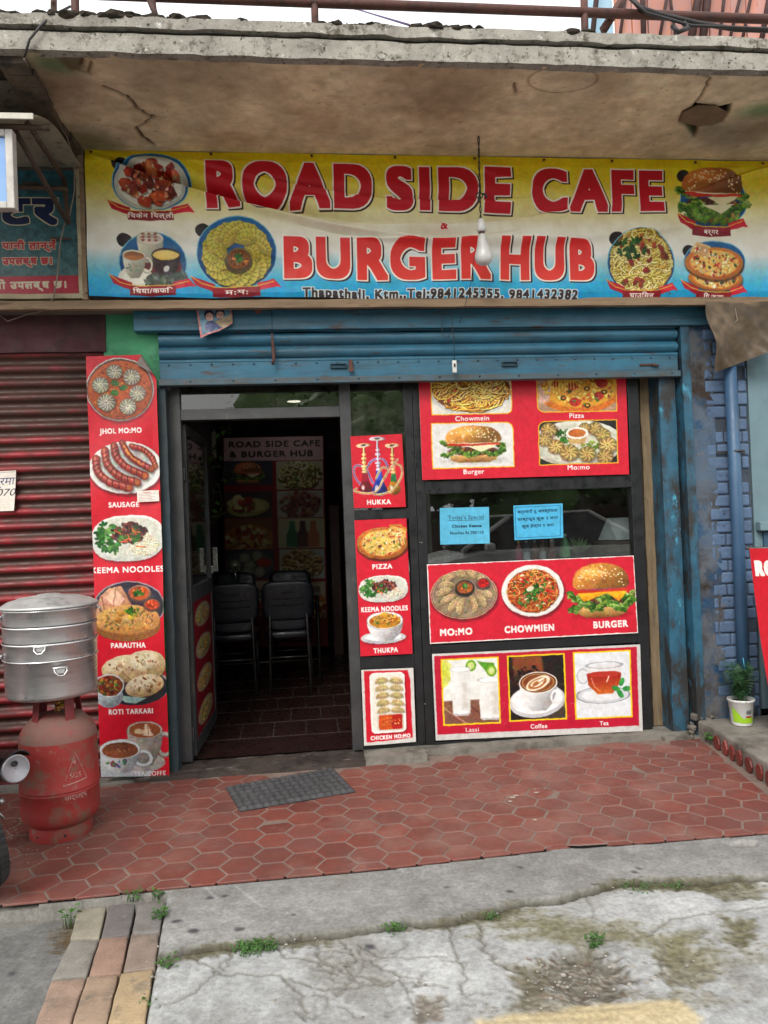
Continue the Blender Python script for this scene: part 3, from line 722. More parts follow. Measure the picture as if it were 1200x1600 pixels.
def art_strip(q):
    A = Art(q.w, q.h, SAMP, (206, 24, 48), 14); m = q.m
    A.defer = []
    pizza(A, *m(597, 849), 39, 25, True)
    A.text('PIZZA', *m(597.5, 889), 8, WHITE, off=.04, width=31)
    keema(A, *m(599, 920), 38, 21)
    A.text('KEEMA NOODLES', *m(601, 955), 8, WHITE, off=.035, width=72)
    x, y = m(599, 996); A.ell(x + 1, y + 2, 36, 10, (110, 4, 20), a=.5, soft=2); A.ell(x, y, 35, 9.5, (222, 222, 224), c2=(180, 180, 186), gy=1); A.ell(x, y - 1, 28, 6, (240, 240, 240))
    x, y = m(601.5, 969); cup(A, x, y, 56, 32, (230, 230, 232), (206, 140, 40), handle=0)
    bits(A, x, y - 1, 24, 7.5, 40, [(226, 160, 50), (206, 110, 36), (90, 130, 44), (240, 190, 90)], 2); noodles(A, x, y - 3, 20, 8, 40, [(240, 186, 80), (226, 150, 50)], 1.3, .6); A.ell(x - 1, y - 8, 6, 4.5, (240, 190, 70), c2=(200, 130, 30), gy=1)
    A.text('THUKPA', *m(603, 1019.5), 8, WHITE, off=.04, width=38)
    A.finish(.45, .2)
    return A

def art_chicken(q):
    A = Art(q.w, q.h, SAMP, (214, 212, 208), 15); m = q.m
    A.defer = []
    A.poly([m(569, 1049), m(636, 1047), m(641, 1065), m(642, 1100), m(645, 1154), m(573, 1160)], (206, 20, 44), soft=.4)
    a, b = m(577, 1052); c, d = m(635, 1144); A.rect(a + 1, b + 2, c + 2, d + 2, (120, 6, 24), a=.5, r=7, soft=2); A.rect(a, b, c, d, (240, 238, 232), r=7); A.rect(a + 3, b + 3, c - 3, d - 3, (232, 228, 216), r=5)
    for i in range(5):
        for j in range(2):
            x, y = m(596 + 22 * j + i * .9, 1063 + i * 11.6); gyoza(A, x, y + 3, 21, 8, -.15 if j == 0 else .12, (230, 204, 140), 6)
    a, b = m(592, 1118); c, d = m(629, 1139); A.rect(a - 2, b - 1.5, c + 2, d + 2, (206, 196, 180), r=3); A.rect(a, b, c, d, (206, 80, 30), r=2); A.rect((a + c) / 2 + 2, b, c, d, (176, 30, 24), r=2, soft=1)
    bits(A, (a + c) / 2, (b + d) / 2, 16, 8, 26, [(226, 110, 50), (150, 26, 20), (230, 140, 80)], 1.2)
    A.text('CHICKEN MO:MO', *m(610.5, 1155), 6.4, WHITE, off=.04, width=62)
    A.finish(.35, .18, [(206, 20, 44)])
    return A


def art_banner(q):
    A = Art(q.w, q.h, 1.6, (255, 255, 255), 21); m = q.m
    A.defer = []
    t = np.linspace(0, 1, A.H)
    st = [(0, (232, 206, 6)), (.16, (228, 205, 40)), (.36, (232, 222, 150)), (.5, (236, 232, 212)), (.68, (232, 234, 232)), (.8, (130, 198, 222)), (.9, (44, 168, 216)), (1, (24, 150, 206))]
    col = np.stack([np.interp(t, [a for a, _ in st], [b[k] for _, b in st]) for k in range(3)], 1) / 255
    A.a[:] = col[:, None, :]
    u = np.linspace(0, 1, A.W)[None, :]; tt = t[:, None]
    e = np.clip((np.abs(u - .5) - .35) / .15, 0, 1) * np.clip((tt - .2) * 2, 0, 1) * np.clip((.72 - tt) * 4, 0, 1) * .35
    A.a[:] = A.a * (1 - e[..., None]) + rgb((238, 234, 222)) * e[..., None]
    def disc(cx, cy, rx, ry, ear):
        x, y = m(cx, cy)
        A.ell(*m(*ear), 11, 10, (34, 28, 30))
        A.ell(x, y, rx + 3, ry + 3, (120, 186, 214)); A.ell(x, y, rx + 1.5, ry + 1.5, (14, 56, 110), c2=(20, 100, 160), gy=-1)
    def rib(cx, cy, w, name, nw):
        x, y = m(cx, cy)
        A.poly([(x - w * .95, y - 22), (x - w * .85, y - 8), (x - w * .45, y + 2), (x - w * .45, y - 10)], (176, 20, 40), soft=.4); A.poly([(x + w * .45, y - 10), (x + w * .8, y - 17), (x + w * .95, y - 4), (x + w * .84, y - 5), (x + w * .45, y + 1)], (206, 24, 54), soft=.4)
        A.line([(x - w * .95, y - 22), (x - w * .7, y - 10), (x - w * .4, y - 5), (x + w * .4, y - 5), (x + w * .8, y - 13)], 1.4, (226, 176, 60))
        A.poly([(x - w / 2, y - 5), (x, y - 3.5), (x + w / 2, y - 5), (x + w / 2, y + 9), (x, y + 11), (x - w / 2, y + 9)], (150, 22, 36), soft=.4, c2=(120, 14, 28), g=((x, y - 5), (x, y + 10)))
        A.text(name, x, y + 6.4, 7.6, (246, 240, 232), off=.03, width=nw)
    # chicken chilli
    disc(238, 286, 54, 42, (188, 257)); x, y = m(237, 288); A.ell(x, y, 53, 41, (214, 216, 206), c2=(176, 180, 170), gx=.3, gy=.9); A.ell(x, y, 47, 35, (226, 226, 216))
    bits(A, x, y - 1, 42, 31, 70, [(150, 44, 22), (176, 62, 30), (120, 30, 18), (196, 92, 46)], 6.4, 1.5); bits(A, x, y - 1, 40, 30, 50, [(196, 100, 60), (100, 26, 16), (226, 190, 150)], 2)
    rib(238, 336, 66, 'िचकेन िचल्ली', 66)
    # momo plate
    disc(372, 394, 56, 53, (319, 359)); x, y = m(372, 396)
    for k in range(14):
        t_ = 2 * math.pi * k / 14 + .2; gyoza(A, x + math.cos(t_) * 34, y + math.sin(t_) * 33, 40, 16, t_ + .9, (214, 200, 84), 7)
    for k in range(7):
        t_ = 2 * math.pi * k / 7; gyoza(A, x + math.cos(t_) * 20, y + math.sin(t_) * 20, 30, 14, t_ + .9, (206, 188, 70), 6)
    sauce(A, *m(375, 405), 19, 17, (150, 84, 36), (120, 96, 60)); leaves(A, *m(376, 405), 5, 6, 7, 5)
    rib(372, 451, 70, 'म:म:', 34)
    # tea and coffee
    disc(241, 410, 46, 43, (196, 375)); x, y = m(243, 418); A.ell(x, y, 40, 30, (96, 20, 30))
    x, y = m(236, 370); cup(A, x, y + 2, 38, 36, (222, 220, 200), (236, 222, 206), handle=0)
    for k in range(9): u, v = x + (k % 3 - 1) * 9 - 1, y + (k // 3 - 1) * 4.5; A.poly([(u - 3.6, v), (u, v - 2), (u + 3.6, v), (u, v + 2)], (150, 84, 66), soft=.3)
    x, y = m(214, 432); A.ell(x, y, 25, 17, (222, 220, 204)); A.ell(x, y - 1, 18, 11, (236, 234, 220))
    x, y = m(211, 398); cup(A, x, y, 33, 34, (226, 222, 204), (190, 124, 70), ink=[(120, 150, 120)])
    x, y = m(263, 434); A.ell(x, y, 30, 12, (70, 72, 66)); x, y = m(261, 396); cup(A, x, y, 40, 36, (58, 40, 46), (222, 190, 90), handle=0); A.ell(x, y, 19, 6.5, (232, 204, 110)); A.ell(*m(262, 418), 4, 5, (206, 206, 196), .5)
    leaves(A, *m(280, 432), 16, 9, 16, 6, ((86, 100, 96), (60, 76, 70), (130, 146, 136))); leaves(A, *m(250, 438), 20, 5, 10, 6, ((70, 90, 70), (110, 130, 110)))
    rib(241, 450, 66, 'िचया/कफि', 58)
    # burger
    disc(1113, 312, 54, 44, (1066, 276)); x, y = m(1112, 304); burger(A, x, y, 110, 88, (176, 102, 44), False, 2); leaves(A, *m(1110, 336), 48, 9, 40, 7, ((90, 140, 36), (60, 110, 30), (130, 180, 60)))
    A.poly([m(1094, 322), m(1146, 318), m(1124, 334)], (232, 226, 190), soft=.6)
    rib(1113, 355, 64, 'बर्गर', 24)
    # chowmein
    disc(1005, 406, 54, 50, (963, 371)); x, y = m(1005, 404); A.ell(x, y, 53, 50, (110, 80, 20))
    noodles(A, x, y, 52, 49, 420, [(220, 196, 90), (232, 214, 120), (190, 156, 56), (240, 226, 150)], 1.7, .5, (90, 60, 10))
    bits(A, x, y, 46, 42, 26, [(160, 60, 30), (130, 40, 24)], 3.4, 2); leaves(A, *m(990, 385), 26, 16, 14, 7, ((50, 110, 30), (36, 86, 26)))
    rib(1008, 452, 62, 'चाउिमन', 40)
    # pizzas
    disc(1120, 404, 49, 32, (1080, 388)); pizza(A, *m(1122, 428), 46, 19, cols=((170, 40, 30), (60, 70, 40), (240, 220, 160))); pizza(A, *m(1119, 405), 49, 26, cols=((176, 36, 30), (60, 76, 40), (236, 150, 90)))
    x, y = m(1096, 384); A.poly([(x - 16, y + 6), (x - 4, y - 10), (x + 16, y - 4), (x + 12, y + 12)], (206, 160, 110), soft=1); A.line([(x - 14, y + 4), (x - 4, y - 9), (x + 16, y - 4)], 4, (226, 190, 130), soft=.6); bits(A, x, y, 12, 6, 8, [(180, 50, 36), (236, 220, 170)], 2)
    rib(1121, 452, 60, 'िप.ज्जा', 34)
    # the name
    big = dict(off=.046, outline=(1.8, (248, 242, 234)), shadow=(2.4, 2.0, (50, 16, 20)))
    rd = ((190, 12, 34), (196, 18, 40))
    A.text('ROAD', *m(455, 326), 71, rd, width=246, **big); A.text('SIDE', *m(703, 330), 70, rd, width=194, **big); A.text('CAFE', *m(935, 330), 68, rd, width=214, **big)
    rd = ((222, 40, 44), (226, 62, 48))
    A.text('BURGER', *m(611, 433), 66, rd, width=318, **big); A.text('HUB', *m(859, 432), 66, rd, width=150, **big)
    A.text('&', *m(695, 357), 13, (196, 20, 40), off=.03, outline=(1, (244, 236, 226)))
    A.text('Thapathali, Ktm,.Tel:9841245355, 9841432382', *m(696, 460.5), 14.5, (56, 50, 56), off=.045, width=430, outline=(1.0, (226, 228, 226)))
    A.finish(.4, .035)
    return A

def art_menu(q):
    A = Art(q.w, q.h, .9, (150, 20, 36), 31); m = q.m
    def R(x0, y0, x1, y1): a, b = m(x0, y0); c, d = m(x1, y1); return a, b, c, d
    A.rect(*R(350, 685, 504, 718.5), (226, 190, 196)); k = q.w / 157.0
    A.text('ROAD SIDE CAFE', *m(429, 698.5), 9.6 * k, (20, 16, 18), off=.04, width=142 * k); A.text('& BURGER HUB', *m(424, 714), 9.6 * k, (20, 16, 18), off=.04, width=130 * k)
    cells = [(350, 721, 426, 757, 0, (60, 60, 76)), (430.5, 721, 504, 763, 1, (206, 200, 170)), (351, 769, 425, 808, 2, (70, 60, 60)), (432, 767, 504, 806, 3, (206, 204, 196)), (352, 811, 425.5, 856, 4, (150, 90, 60)),
             (433.5, 809, 505, 853, 5, (222, 214, 176)), (353, 860, 427, 902, 6, (56, 62, 78)), (435, 857, 505, 900, 7, (210, 212, 206)), (352, 908, 430, 960, 8, (206, 190, 160)), (436, 907, 506, 960, 9, (206, 190, 160))]
    for x0, y0, x1, y1, n, bg in cells:
        a, b, c, d = R(x0, y0, x1, y1); A.clip_rect(a, b, c, d); A.rect(a, b, c, d, bg); x, y, w, h = (a + c) / 2, (b + d) / 2, c - a, d - b
        if n == 0: burger(A, x, y, w * .62, h * .9, (206, 110, 60), False, 2)
        elif n in (1, 3, 7):
            A.ell(x, y, w * .48, h * .55, (190, 186, 170)); cl = [[(206, 200, 130), (120, 140, 60), (226, 220, 170)], [(120, 50, 40), (150, 80, 60), (170, 120, 100)], [(206, 170, 110), (180, 130, 80), (226, 200, 150)]][(1, 3, 7).index(n)]
            (noodles if n != 3 else bits)(A, x, y, w * .45, h * .5, 130, cl, 3.0)
        elif n == 2: A.ell(x, y + h * .1, w * .44, h * .34, (190, 180, 110), -.1); A.ell(x - w * .05, y, w * .4, h * .26, (226, 214, 150), .1); bits(A, x - w * .1, y, w * .25, h * .2, 16, [(170, 40, 30), (190, 70, 50), (226, 210, 140)], 6)
        elif n in (4, 8, 9): A.ell(x, y + h * .2, w * .55, h * .5, (196, 120, 60)); bits(A, x, y + h * .2, w * .5, h * .45, 70, [(226, 180, 110), (180, 40, 30), (236, 206, 150)], 4)
        elif n == 5:
            for i, cc in enumerate(((50, 130, 90), (90, 30, 46), (206, 120, 80))):
                u = a + w * (.3 + .23 * i); A.poly([(u - 4, b + h * .1), (u + 4, b + h * .1), (u + 5, b + h * .38), (u + 9, b + h * .55), (u + 9, d - h * .04), (u - 9, d - h * .04), (u - 9, b + h * .55), (u - 5, b + h * .38)], cc, soft=1)
        elif n == 6:
            A.ell(x, y, w * .5, h * .48, (96, 96, 104))
            for (i, j) in ((-.3, 0), (-.1, -.22), (0, .02), (.16, -.28), (-.04, .28), (.2, .26), (-.3, .24)): momo(A, x + i * w, y + j * h, w * .12, (220, 214, 190), 9)
            A.ell(x + w * .3, y - h * .06, w * .16, h * .15, (206, 60, 40))
        A.mask = None
    return A

def art_note1(q):
    A = Art(q.w, q.h, 2.4, (88, 178, 214), 41); m = q.m; k = (20, 40, 60)
    A.text("Today's Special", *m(728, 811), 6, k, off=.0, width=55); A.line([m(701, 813.5), m(756, 812)], .7, k)
    A.text('Chicken Keema', *m(729.5, 824), 4.8, k, off=.04, width=46); A.text('Noodles Rs 200/110', *m(729.5, 834.5), 4.8, k, off=.03, width=52)
    return A

def art_note2(q):
    A = Art(q.w, q.h, 2.4, (76, 176, 220), 42); m = q.m; k = (14, 40, 66)
    pts = [m(805, 793), m(875.5, 790), m(876, 837), m(807, 840.5)]
    A.line(pts + pts[:1], .8, (20, 90, 140))
    A.text('कर्मचारी तु आवश्यकता', *m(840, 801), 4.6, k, off=.02, width=62); A.text('फाष्टफुड कुक १ जना', *m(840.5, 812.5), 4.6, k, off=.02, width=63); A.text('कुक हेल्पर १ जना', *m(841, 823.5), 4.6, k, off=.02, width=50)
    return A

def art_left(q):
    A = Art(q.w, q.h, SAMP, (52, 96, 104), 51); m = q.m
    t = np.linspace(0, 1, A.H)[:, None, None]; A.a[:] = rgb((46, 96, 112)) * (1 - t) + rgb((74, 104, 104)) * t
    A.speck(.5, 9); A.speck(.35, 3)
    x0, y0 = m(-60, 433); x1, y1 = m(134, 470); A.rect(0, y0, q.w, y1, (166, 40, 58))
    A.text('टर', *m(46, 352), 46, (20, 34, 74), off=.05, width=92, outline=(1.4, (206, 196, 160)))
    A.text('िपउन पानी तान्ने', *m(86, 391), 12, (170, 50, 56), 'r', off=.05, width=130, outline=(.9, (206, 176, 150))); A.text('उपलब्ध छ।', *m(80, 415), 12, (170, 50, 56), 'r', off=.05, width=77, outline=(.9, (206, 176, 150)))
    A.text('यो उपलब्ध छ।', *m(102, 453), 12.5, (206, 196, 170), 'r', off=.05, width=112)
    return A

def art_red_stand(w, h):
    A = Art(w, h, SAMP, (200, 22, 40), 61)
    A.text('ROAD', 7, 47, 27, WHITE, 'l', off=.06, xs=.62)
    plate(A, 68, 150, 52, 46, (226, 214, 206), (190, 130, 80)); noodles(A, 68, 150, 40, 34, 120, [(206, 110, 50), (226, 160, 80), (150, 60, 30)], 1.8)
    plate(A, 80, 260, 55, 46); momo(A, 64, 254, 18); momo(A, 98, 256, 18); momo(A, 80, 280, 17)
    return A

def art_door(w, h):
    A = Art(w, h, 1.2, (120, 16, 30), 63)  # print colours darkened to carry the shade behind the doorway
    for k in range(4):
        A.ell(w * .5, h * (.13 + .25 * k), w * .4, h * .09, (150, 136, 112)); noodles(A, w * .5, h * (.13 + .25 * k), w * .34, h * .07, 40, [(200, 130, 50), (226, 180, 90), (120, 140, 50)], 2.4)
    return A


# ------------------------------------------------------------------ helpers
def lin(c):
    c = np.asarray(c, float) / 255.0
    return np.where(c <= 0.04045, c / 12.92, ((c + 0.055) / 1.055) ** 2.4)

def lin4(c):
    return tuple(lin(c)) + (1.0,)

class NT:
    def __init__(s, name):
        s.m = bpy.data.materials.new(name); s.m.use_nodes = True; s.t = s.m.node_tree
        s.b = s.t.nodes['Principled BSDF']; s.out = s.t.nodes['Material Output']
        s.tc = s.t.nodes.new('ShaderNodeTexCoord').outputs['Object']
    def n(s, ty, **kw):
        o = s.t.nodes.new(ty)
        for k, v in kw.items(): setattr(o, k, v)
        return o
    def l(s, a, b): s.t.links.new(a, b)
    def noise(s, scale, detail=5, rough=.6, stretch=None):
        o = s.n('ShaderNodeTexNoise'); o.inputs['Scale'].default_value = scale; o.inputs['Detail'].default_value = detail; o.inputs['Roughness'].default_value = rough
        if stretch:
            mp = s.n('ShaderNodeMapping'); mp.inputs['Scale'].default_value = stretch; s.l(s.tc, mp.inputs['Vector']); s.l(mp.outputs[0], o.inputs['Vector'])
        else: s.l(s.tc, o.inputs['Vector'])
        return o.outputs['Fac']
    def rng(s, f, a, b, c=0.0, d=1.0):
        o = s.n('ShaderNodeMapRange'); o.clamp = True
        for k, v in zip(('From Min', 'From Max', 'To Min', 'To Max'), (a, b, c, d)): o.inputs[k].default_value = v
        s.l(f, o.inputs['Value']); return o.outputs['Result']
    def mix(s, f, a, b, mode='MIX'):
        o = s.n('ShaderNodeMix', data_type='RGBA', blend_type=mode)
        if isinstance(f, (int, float)): o.inputs[0].default_value = f
        else: s.l(f, o.inputs[0])
        for sk, v in ((6, a), (7, b)):
            if isinstance(v, tuple): o.inputs[sk].default_value = v
            else: s.l(v, o.inputs[sk])
        return o.outputs[2]
    def bump(s, h, k, dist=.01):
        o = s.n('ShaderNodeBump'); o.inputs['Strength'].default_value = k; o.inputs['Distance'].default_value = dist; s.l(h, o.inputs['Height'])
        s.l(o.outputs[0], s.b.inputs['Normal'])

def M(name, c1, c2=None, scale=6.0, rough=.7, metal=0.0, spots=(), bump=.0, bscale=60.0, stretch=None, rnd=0.0, spec=.5, attr=None, rvar=.15):
    """principled material: two noise-mixed tones, patches of dirt or wear, fine bump, random tone per loose piece"""
    t = NT(name)
    if attr:
        a = t.n('ShaderNodeVertexColor', layer_name='Col').outputs['Color']
        col = t.mix(t.rng(t.noise(scale, 6, .65, stretch), .3, .7), a, t.mix(1.0, a, lin4(c1), 'MULTIPLY'))
    else:
        c2 = c2 or tuple(np.array(c1) * .8)
        col = t.mix(t.rng(t.noise(scale, 6, .65, stretch), .32, .68), lin4(c1), lin4(c2))
    for sp in spots:
        c, sc, th, soft = sp[:4]; st = sp[4] if len(sp) > 4 else None; am = sp[5] if len(sp) > 5 else 1.0
        col = t.mix(t.rng(t.noise(sc, 7, .7, st), th - soft, th + soft, 0.0, am), col, lin4(c))
    if rnd:
        g = t.n('ShaderNodeNewGeometry'); hs = t.n('ShaderNodeHueSaturation'); t.l(col, hs.inputs['Color'])
        t.l(t.rng(g.outputs['Random Per Island'], 0, 1, 1 - rnd, 1 + rnd), hs.inputs['Value']); col = hs.outputs['Color']
    t.l(col, t.b.inputs['Base Color'])
    t.l(t.rng(t.noise(scale * 2.3, 4), .3, .7, max(0.02, rough - rvar), min(1, rough + rvar)), t.b.inputs['Roughness'])
    t.b.inputs['Metallic'].default_value = metal; t.b.inputs['Specular IOR Level'].default_value = spec
    if bump: t.bump(t.noise(bscale, 6, .7), bump)
    return t.m

def glass(name, tint=(222, 228, 228), dust=.04, f0=.05):
    t = NT(name)
    tr = t.n('ShaderNodeBsdfTransparent'); tr.inputs['Color'].default_value = lin4(tint)
    gl = t.n('ShaderNodeBsdfGlossy'); gl.inputs['Roughness'].default_value = .01; gl.inputs['Color'].default_value = (.95, .97, .97, 1)
    lw = t.n('ShaderNodeLayerWeight'); lw.inputs['Blend'].default_value = .5
    pw = t.n('ShaderNodeMath', operation='POWER'); t.l(lw.outputs['Facing'], pw.inputs[0]); pw.inputs[1].default_value = 5.0
    m1 = t.n('ShaderNodeMixShader'); t.l(t.rng(pw.outputs[0], 0, 1, f0, 1), m1.inputs[0]); t.l(tr.outputs[0], m1.inputs[1]); t.l(gl.outputs[0], m1.inputs[2])
    df = t.n('ShaderNodeBsdfDiffuse'); df.inputs['Color'].default_value = lin4((150, 146, 138))
    m2 = t.n('ShaderNodeMixShader'); t.l(t.rng(t.noise(9, 6, .7), .35, .8, 0, dust * 2), m2.inputs[0]); t.l(m1.outputs[0], m2.inputs[1]); t.l(df.outputs[0], m2.inputs[2])
    t.l(m2.outputs[0], t.out.inputs['Surface']); t.t.nodes.remove(t.b)
    return t.m

def tag(o, label=None, cat=None, group=None, kind=None):
    if label: o['label'] = label
    if cat: o['category'] = cat
    if group: o['group'] = group
    if kind: o['kind'] = kind
    return o

def thing(name, label, cat, loc, group=None):
    o = bpy.data.objects.new(name, None); COL.objects.link(o); o.location = Vector(loc); o.empty_display_size = .1
    return tag(o, label, cat, group)

def origin(o):
    v = Vector((0, 0, 0))
    while o is not None:
        v += o.location; o = o.parent
    return v

def link(name, me, mat, parent=None):
    ob = bpy.data.objects.new(name, me); COL.objects.link(ob)
    for m_ in (mat if isinstance(mat, (list, tuple)) else [mat]): me.materials.append(m_)
    if parent is not None: ob.parent = parent
    return ob

class MB:
    """collects shapes in world coordinates and links them as one mesh object"""
    def __init__(s): s.bm = bmesh.new(); s.mi = 0
    def _tag(s, fs):
        for f in fs: f.material_index = s.mi
    def face(s, pts):
        f = s.bm.faces.new([s.bm.verts.new(p) for p in pts]); f.material_index = s.mi; return f
    def box(s, lo, hi, bev=.0, rot=None, seg=2):
        lo, hi = Vector(lo), Vector(hi); b = bmesh.new(); bmesh.ops.create_cube(b, size=1.0)
        d = hi - lo; c = (hi + lo) / 2
        for v in b.verts: v.co = Vector((v.co.x * d.x, v.co.y * d.y, v.co.z * d.z))
        if bev: bmesh.ops.bevel(b, geom=list(b.edges), offset=min(bev, .45 * min(abs(d.x), abs(d.y), abs(d.z))), segments=seg, affect='EDGES', profile=.5)
        for v in b.verts: v.co = (rot @ v.co if rot is not None else v.co) + c
        s.add(b); return s
    def add(s, b):
        me = bpy.data.meshes.new('x'); 
        for f in b.faces: f.material_index = s.mi
        b.to_mesh(me); b.free(); s.bm.from_mesh(me); bpy.data.meshes.remove(me)
    def cyl(s, p0, p1, r, n=16, r2=None, caps=True):
        return s.tube([p0, p1], [r, r if r2 is None else r2], n, caps)
    def tube(s, pts, r, n=10, caps=True):
        pts = [Vector(p) for p in pts]; rs_ = r if isinstance(r, (list, tuple)) else [r] * len(pts)
        rings = []; up = None
        for k, p in enumerate(pts):
            d = (pts[min(k + 1, len(pts) - 1)] - pts[max(k - 1, 0)]).normalized()
            if up is None:
                up = Vector((0, 0, 1)) if abs(d.z) < .9 else Vector((1, 0, 0))
            a = d.cross(up).normalized(); up = a.cross(d).normalized()
            rings.append([s.bm.verts.new(p + (a * math.cos(2 * math.pi * i / n) + up * math.sin(2 * math.pi * i / n)) * rs_[k]) for i in range(n)])
        fs = []
        for k in range(len(rings) - 1):
            for i in range(n):
                fs.append(s.bm.faces.new([rings[k][i], rings[k][(i + 1) % n], rings[k + 1][(i + 1) % n], rings[k + 1][i]]))
        if caps: fs += [s.bm.faces.new(rings[0][::-1]), s.bm.faces.new(rings[-1])]
        for f in fs: f.smooth = True
        s._tag(fs); return s
    def lathe(s, prof, c, n=40, axis=None, close=True):
        """prof: (radius, height) pairs, turned about an axis through c"""
        c = Vector(c); R = (Vector(axis).normalized().to_track_quat('Z', 'Y').to_matrix() if axis is not None else Matrix.Identity(3))
        rings = [[s.bm.verts.new(c + R @ Vector((r * math.cos(2 * math.pi * i / n), r * math.sin(2 * math.pi * i / n), h))) for i in range(n)] for r, h in prof]
        fs = []
        for k in range(len(rings) - 1):
            for i in range(n):
                fs.append(s.bm.faces.new([rings[k][i], rings[k][(i + 1) % n], rings[k + 1][(i + 1) % n], rings[k + 1][i]]))
        if close:
            fs += [s.bm.faces.new(rings[0][::-1]), s.bm.faces.new(rings[-1])]
        for f in fs: f.smooth = True
        s._tag(fs); return s
    def prism(s, pts, vec, bev=0.0):
        b = bmesh.new(); vec = Vector(vec)
        a = [b.verts.new(Vector(p)) for p in pts]; d = [b.verts.new(Vector(p) + vec) for p in pts]; n = len(pts)
        b.faces.new(a[::-1]); b.faces.new(d)
        for i in range(n): b.faces.new([a[i], a[(i + 1) % n], d[(i + 1) % n], d[i]])
        bmesh.ops.recalc_face_normals(b, faces=list(b.faces))
        if bev: bmesh.ops.bevel(b, geom=list(b.edges), offset=bev, segments=2, affect='EDGES', profile=.5)
        s.add(b); return s
    def extrude_x(s, prof, x0, x1, nx=1, jit_=0.0):
        """open profile of (y, z) swept along x"""
        xs = np.linspace(x0, x1, nx + 1)
        v = [[s.bm.verts.new((x, y + random.uniform(-jit_, jit_), z + random.uniform(-jit_, jit_))) for (y, z) in prof] for x in xs]
        for i in range(nx):
            for k in range(len(prof) - 1):
                f = s.bm.faces.new([v[i][k], v[i + 1][k], v[i + 1][k + 1], v[i][k + 1]]); f.material_index = s.mi; f.smooth = True
        return s
    def rough(s, lo, hi, step=.05, amp=.006):
        """a box cut into small faces whose points wander: weathered concrete"""
        lo, hi = Vector(lo), Vector(hi); b = bmesh.new(); bmesh.ops.create_cube(b, size=1.0); d = hi - lo
        for ax in range(3):
            n = min(int(abs(d[ax]) / step), 160)
            if n < 1: continue
            es = [e for e in b.edges if abs((e.verts[0].co - e.verts[1].co)[ax]) > .5 / 1.0 * .99 and abs((e.verts[0].co - e.verts[1].co)[ax]) > .9]
            if n > 1: bmesh.ops.subdivide_edges(b, edges=es, cuts=n - 1, use_grid_fill=True)
        c = (hi + lo) / 2
        for v in b.verts:
            q = Vector((v.co.x * d.x, v.co.y * d.y, v.co.z * d.z)) + c
            from mathutils import noise as mn
            w = mn.noise_vector(q * 9) * amp + mn.noise_vector(q * 31) * amp * .6
            v.co = q + w
        s.add(b); return s
    def build(s, name, mat, parent=None, smooth=None, split=False):
        if split:                                # every loose piece becomes an object of its own
            s.bm.verts.index_update(); seen = set(); out = []
            for v0 in list(s.bm.verts):
                if v0 in seen: continue
                st_, isl = [v0], []; seen.add(v0)
                while st_:
                    v = st_.pop(); isl.append(v)
                    for e in v.link_edges:
                        w = e.other_vert(v)
                        if w not in seen: seen.add(w); st_.append(w)
                q = MB(); mp = {v: q.bm.verts.new(v.co) for v in isl}
                for f in {f for v in isl for f in v.link_faces}:
                    g = q.bm.faces.new([mp[v] for v in f.verts]); g.smooth = f.smooth
                out.append(q.build(name, mat, parent, smooth))
            s.bm.free(); return out
        me = bpy.data.meshes.new(name); s.bm.normal_update(); s.bm.to_mesh(me); s.bm.free()
        ob = link(name, me, mat, parent)
        if parent is not None:
            o = origin(parent); me.transform(Matrix.Translation(-o))
        if smooth: 
            for p in me.polygons: p.use_smooth = True
            me.set_sharp_from_angle(angle=math.radians(48))
        return ob

def gridmesh(name, XYZ, RGB, mat, parent=None, smooth=True, extra=None):
    """h x w points with a colour each, as one sheet; extra: (verts, faces) joined on with the second material"""
    h, w = XYZ.shape[:2]
    o = np.array(origin(parent)) if parent is not None else np.zeros(3)
    co = XYZ.reshape(-1, 3) - o
    idx = np.arange(h * w).reshape(h, w)
    q = np.stack([idx[:-1, :-1], idx[1:, :-1], idx[1:, 1:], idx[:-1, 1:]], -1).reshape(-1, 4)
    nv, nq = len(co), len(q); ev = np.zeros((0, 3)); ef = np.zeros((0, 4), int)
    if extra is not None:
        ev = np.array(extra[0], float) - o; ef = np.array(extra[1], int) + nv
    allv = np.vstack([co, ev]); allf = np.vstack([q, ef])
    me = bpy.data.meshes.new(name); me.vertices.add(len(allv)); me.vertices.foreach_set('co', allv.ravel())
    me.loops.add(allf.size); me.loops.foreach_set('vertex_index', allf.ravel())
    me.polygons.add(len(allf)); me.polygons.foreach_set('loop_start', np.arange(len(allf)) * 4)
    mi = np.zeros(len(allf), int); mi[nq:] = 1
    me.polygons.foreach_set('material_index', mi)
    me.polygons.foreach_set('use_smooth', np.array([smooth] * nq + [False] * len(ef)))
    me.update(calc_edges=True); me.validate()
    at = me.color_attributes.new('Col', 'FLOAT_COLOR', 'POINT')
    c = np.ones((len(allv), 4)); c[:nv, :3] = lin(np.clip(RGB.reshape(-1, 3), 0, 1) * 255); c[nv:, :3] = .3
    at.data.foreach_set('color', c.ravel())
    return link(name, me, mat, parent)

def printed(name, q, A, mat, parent=None, back=.004, warp=None):
    """a flat print: its face carries the artwork, a thin board sits behind it"""
    v, u = np.mgrid[0:A.H, 0:A.W]; u = u / (A.W - 1); v = v / (A.H - 1)
    X = q.pts(u, v)
    if warp is not None: X = warp(X, u, v)
    ex = None
    if back:
        c = [np.array(p) for p in q.c]; n = np.array([0, 1, 0.0])
        b = [p + n * .0015 for p in c] + [p + n * back for p in c]
        ex = (b, [(0, 1, 2, 3), (7, 6, 5, 4), (0, 4, 5, 1), (1, 5, 6, 2), (2, 6, 7, 3), (3, 7, 4, 0)])
    return gridmesh(name, X, A.a, mat, parent, extra=ex)

def copy_tree(o, parent=None):
    c = o.copy(); COL.objects.link(c); c.parent = parent
    for ch in list(o.children): copy_tree(ch, c)
    return c

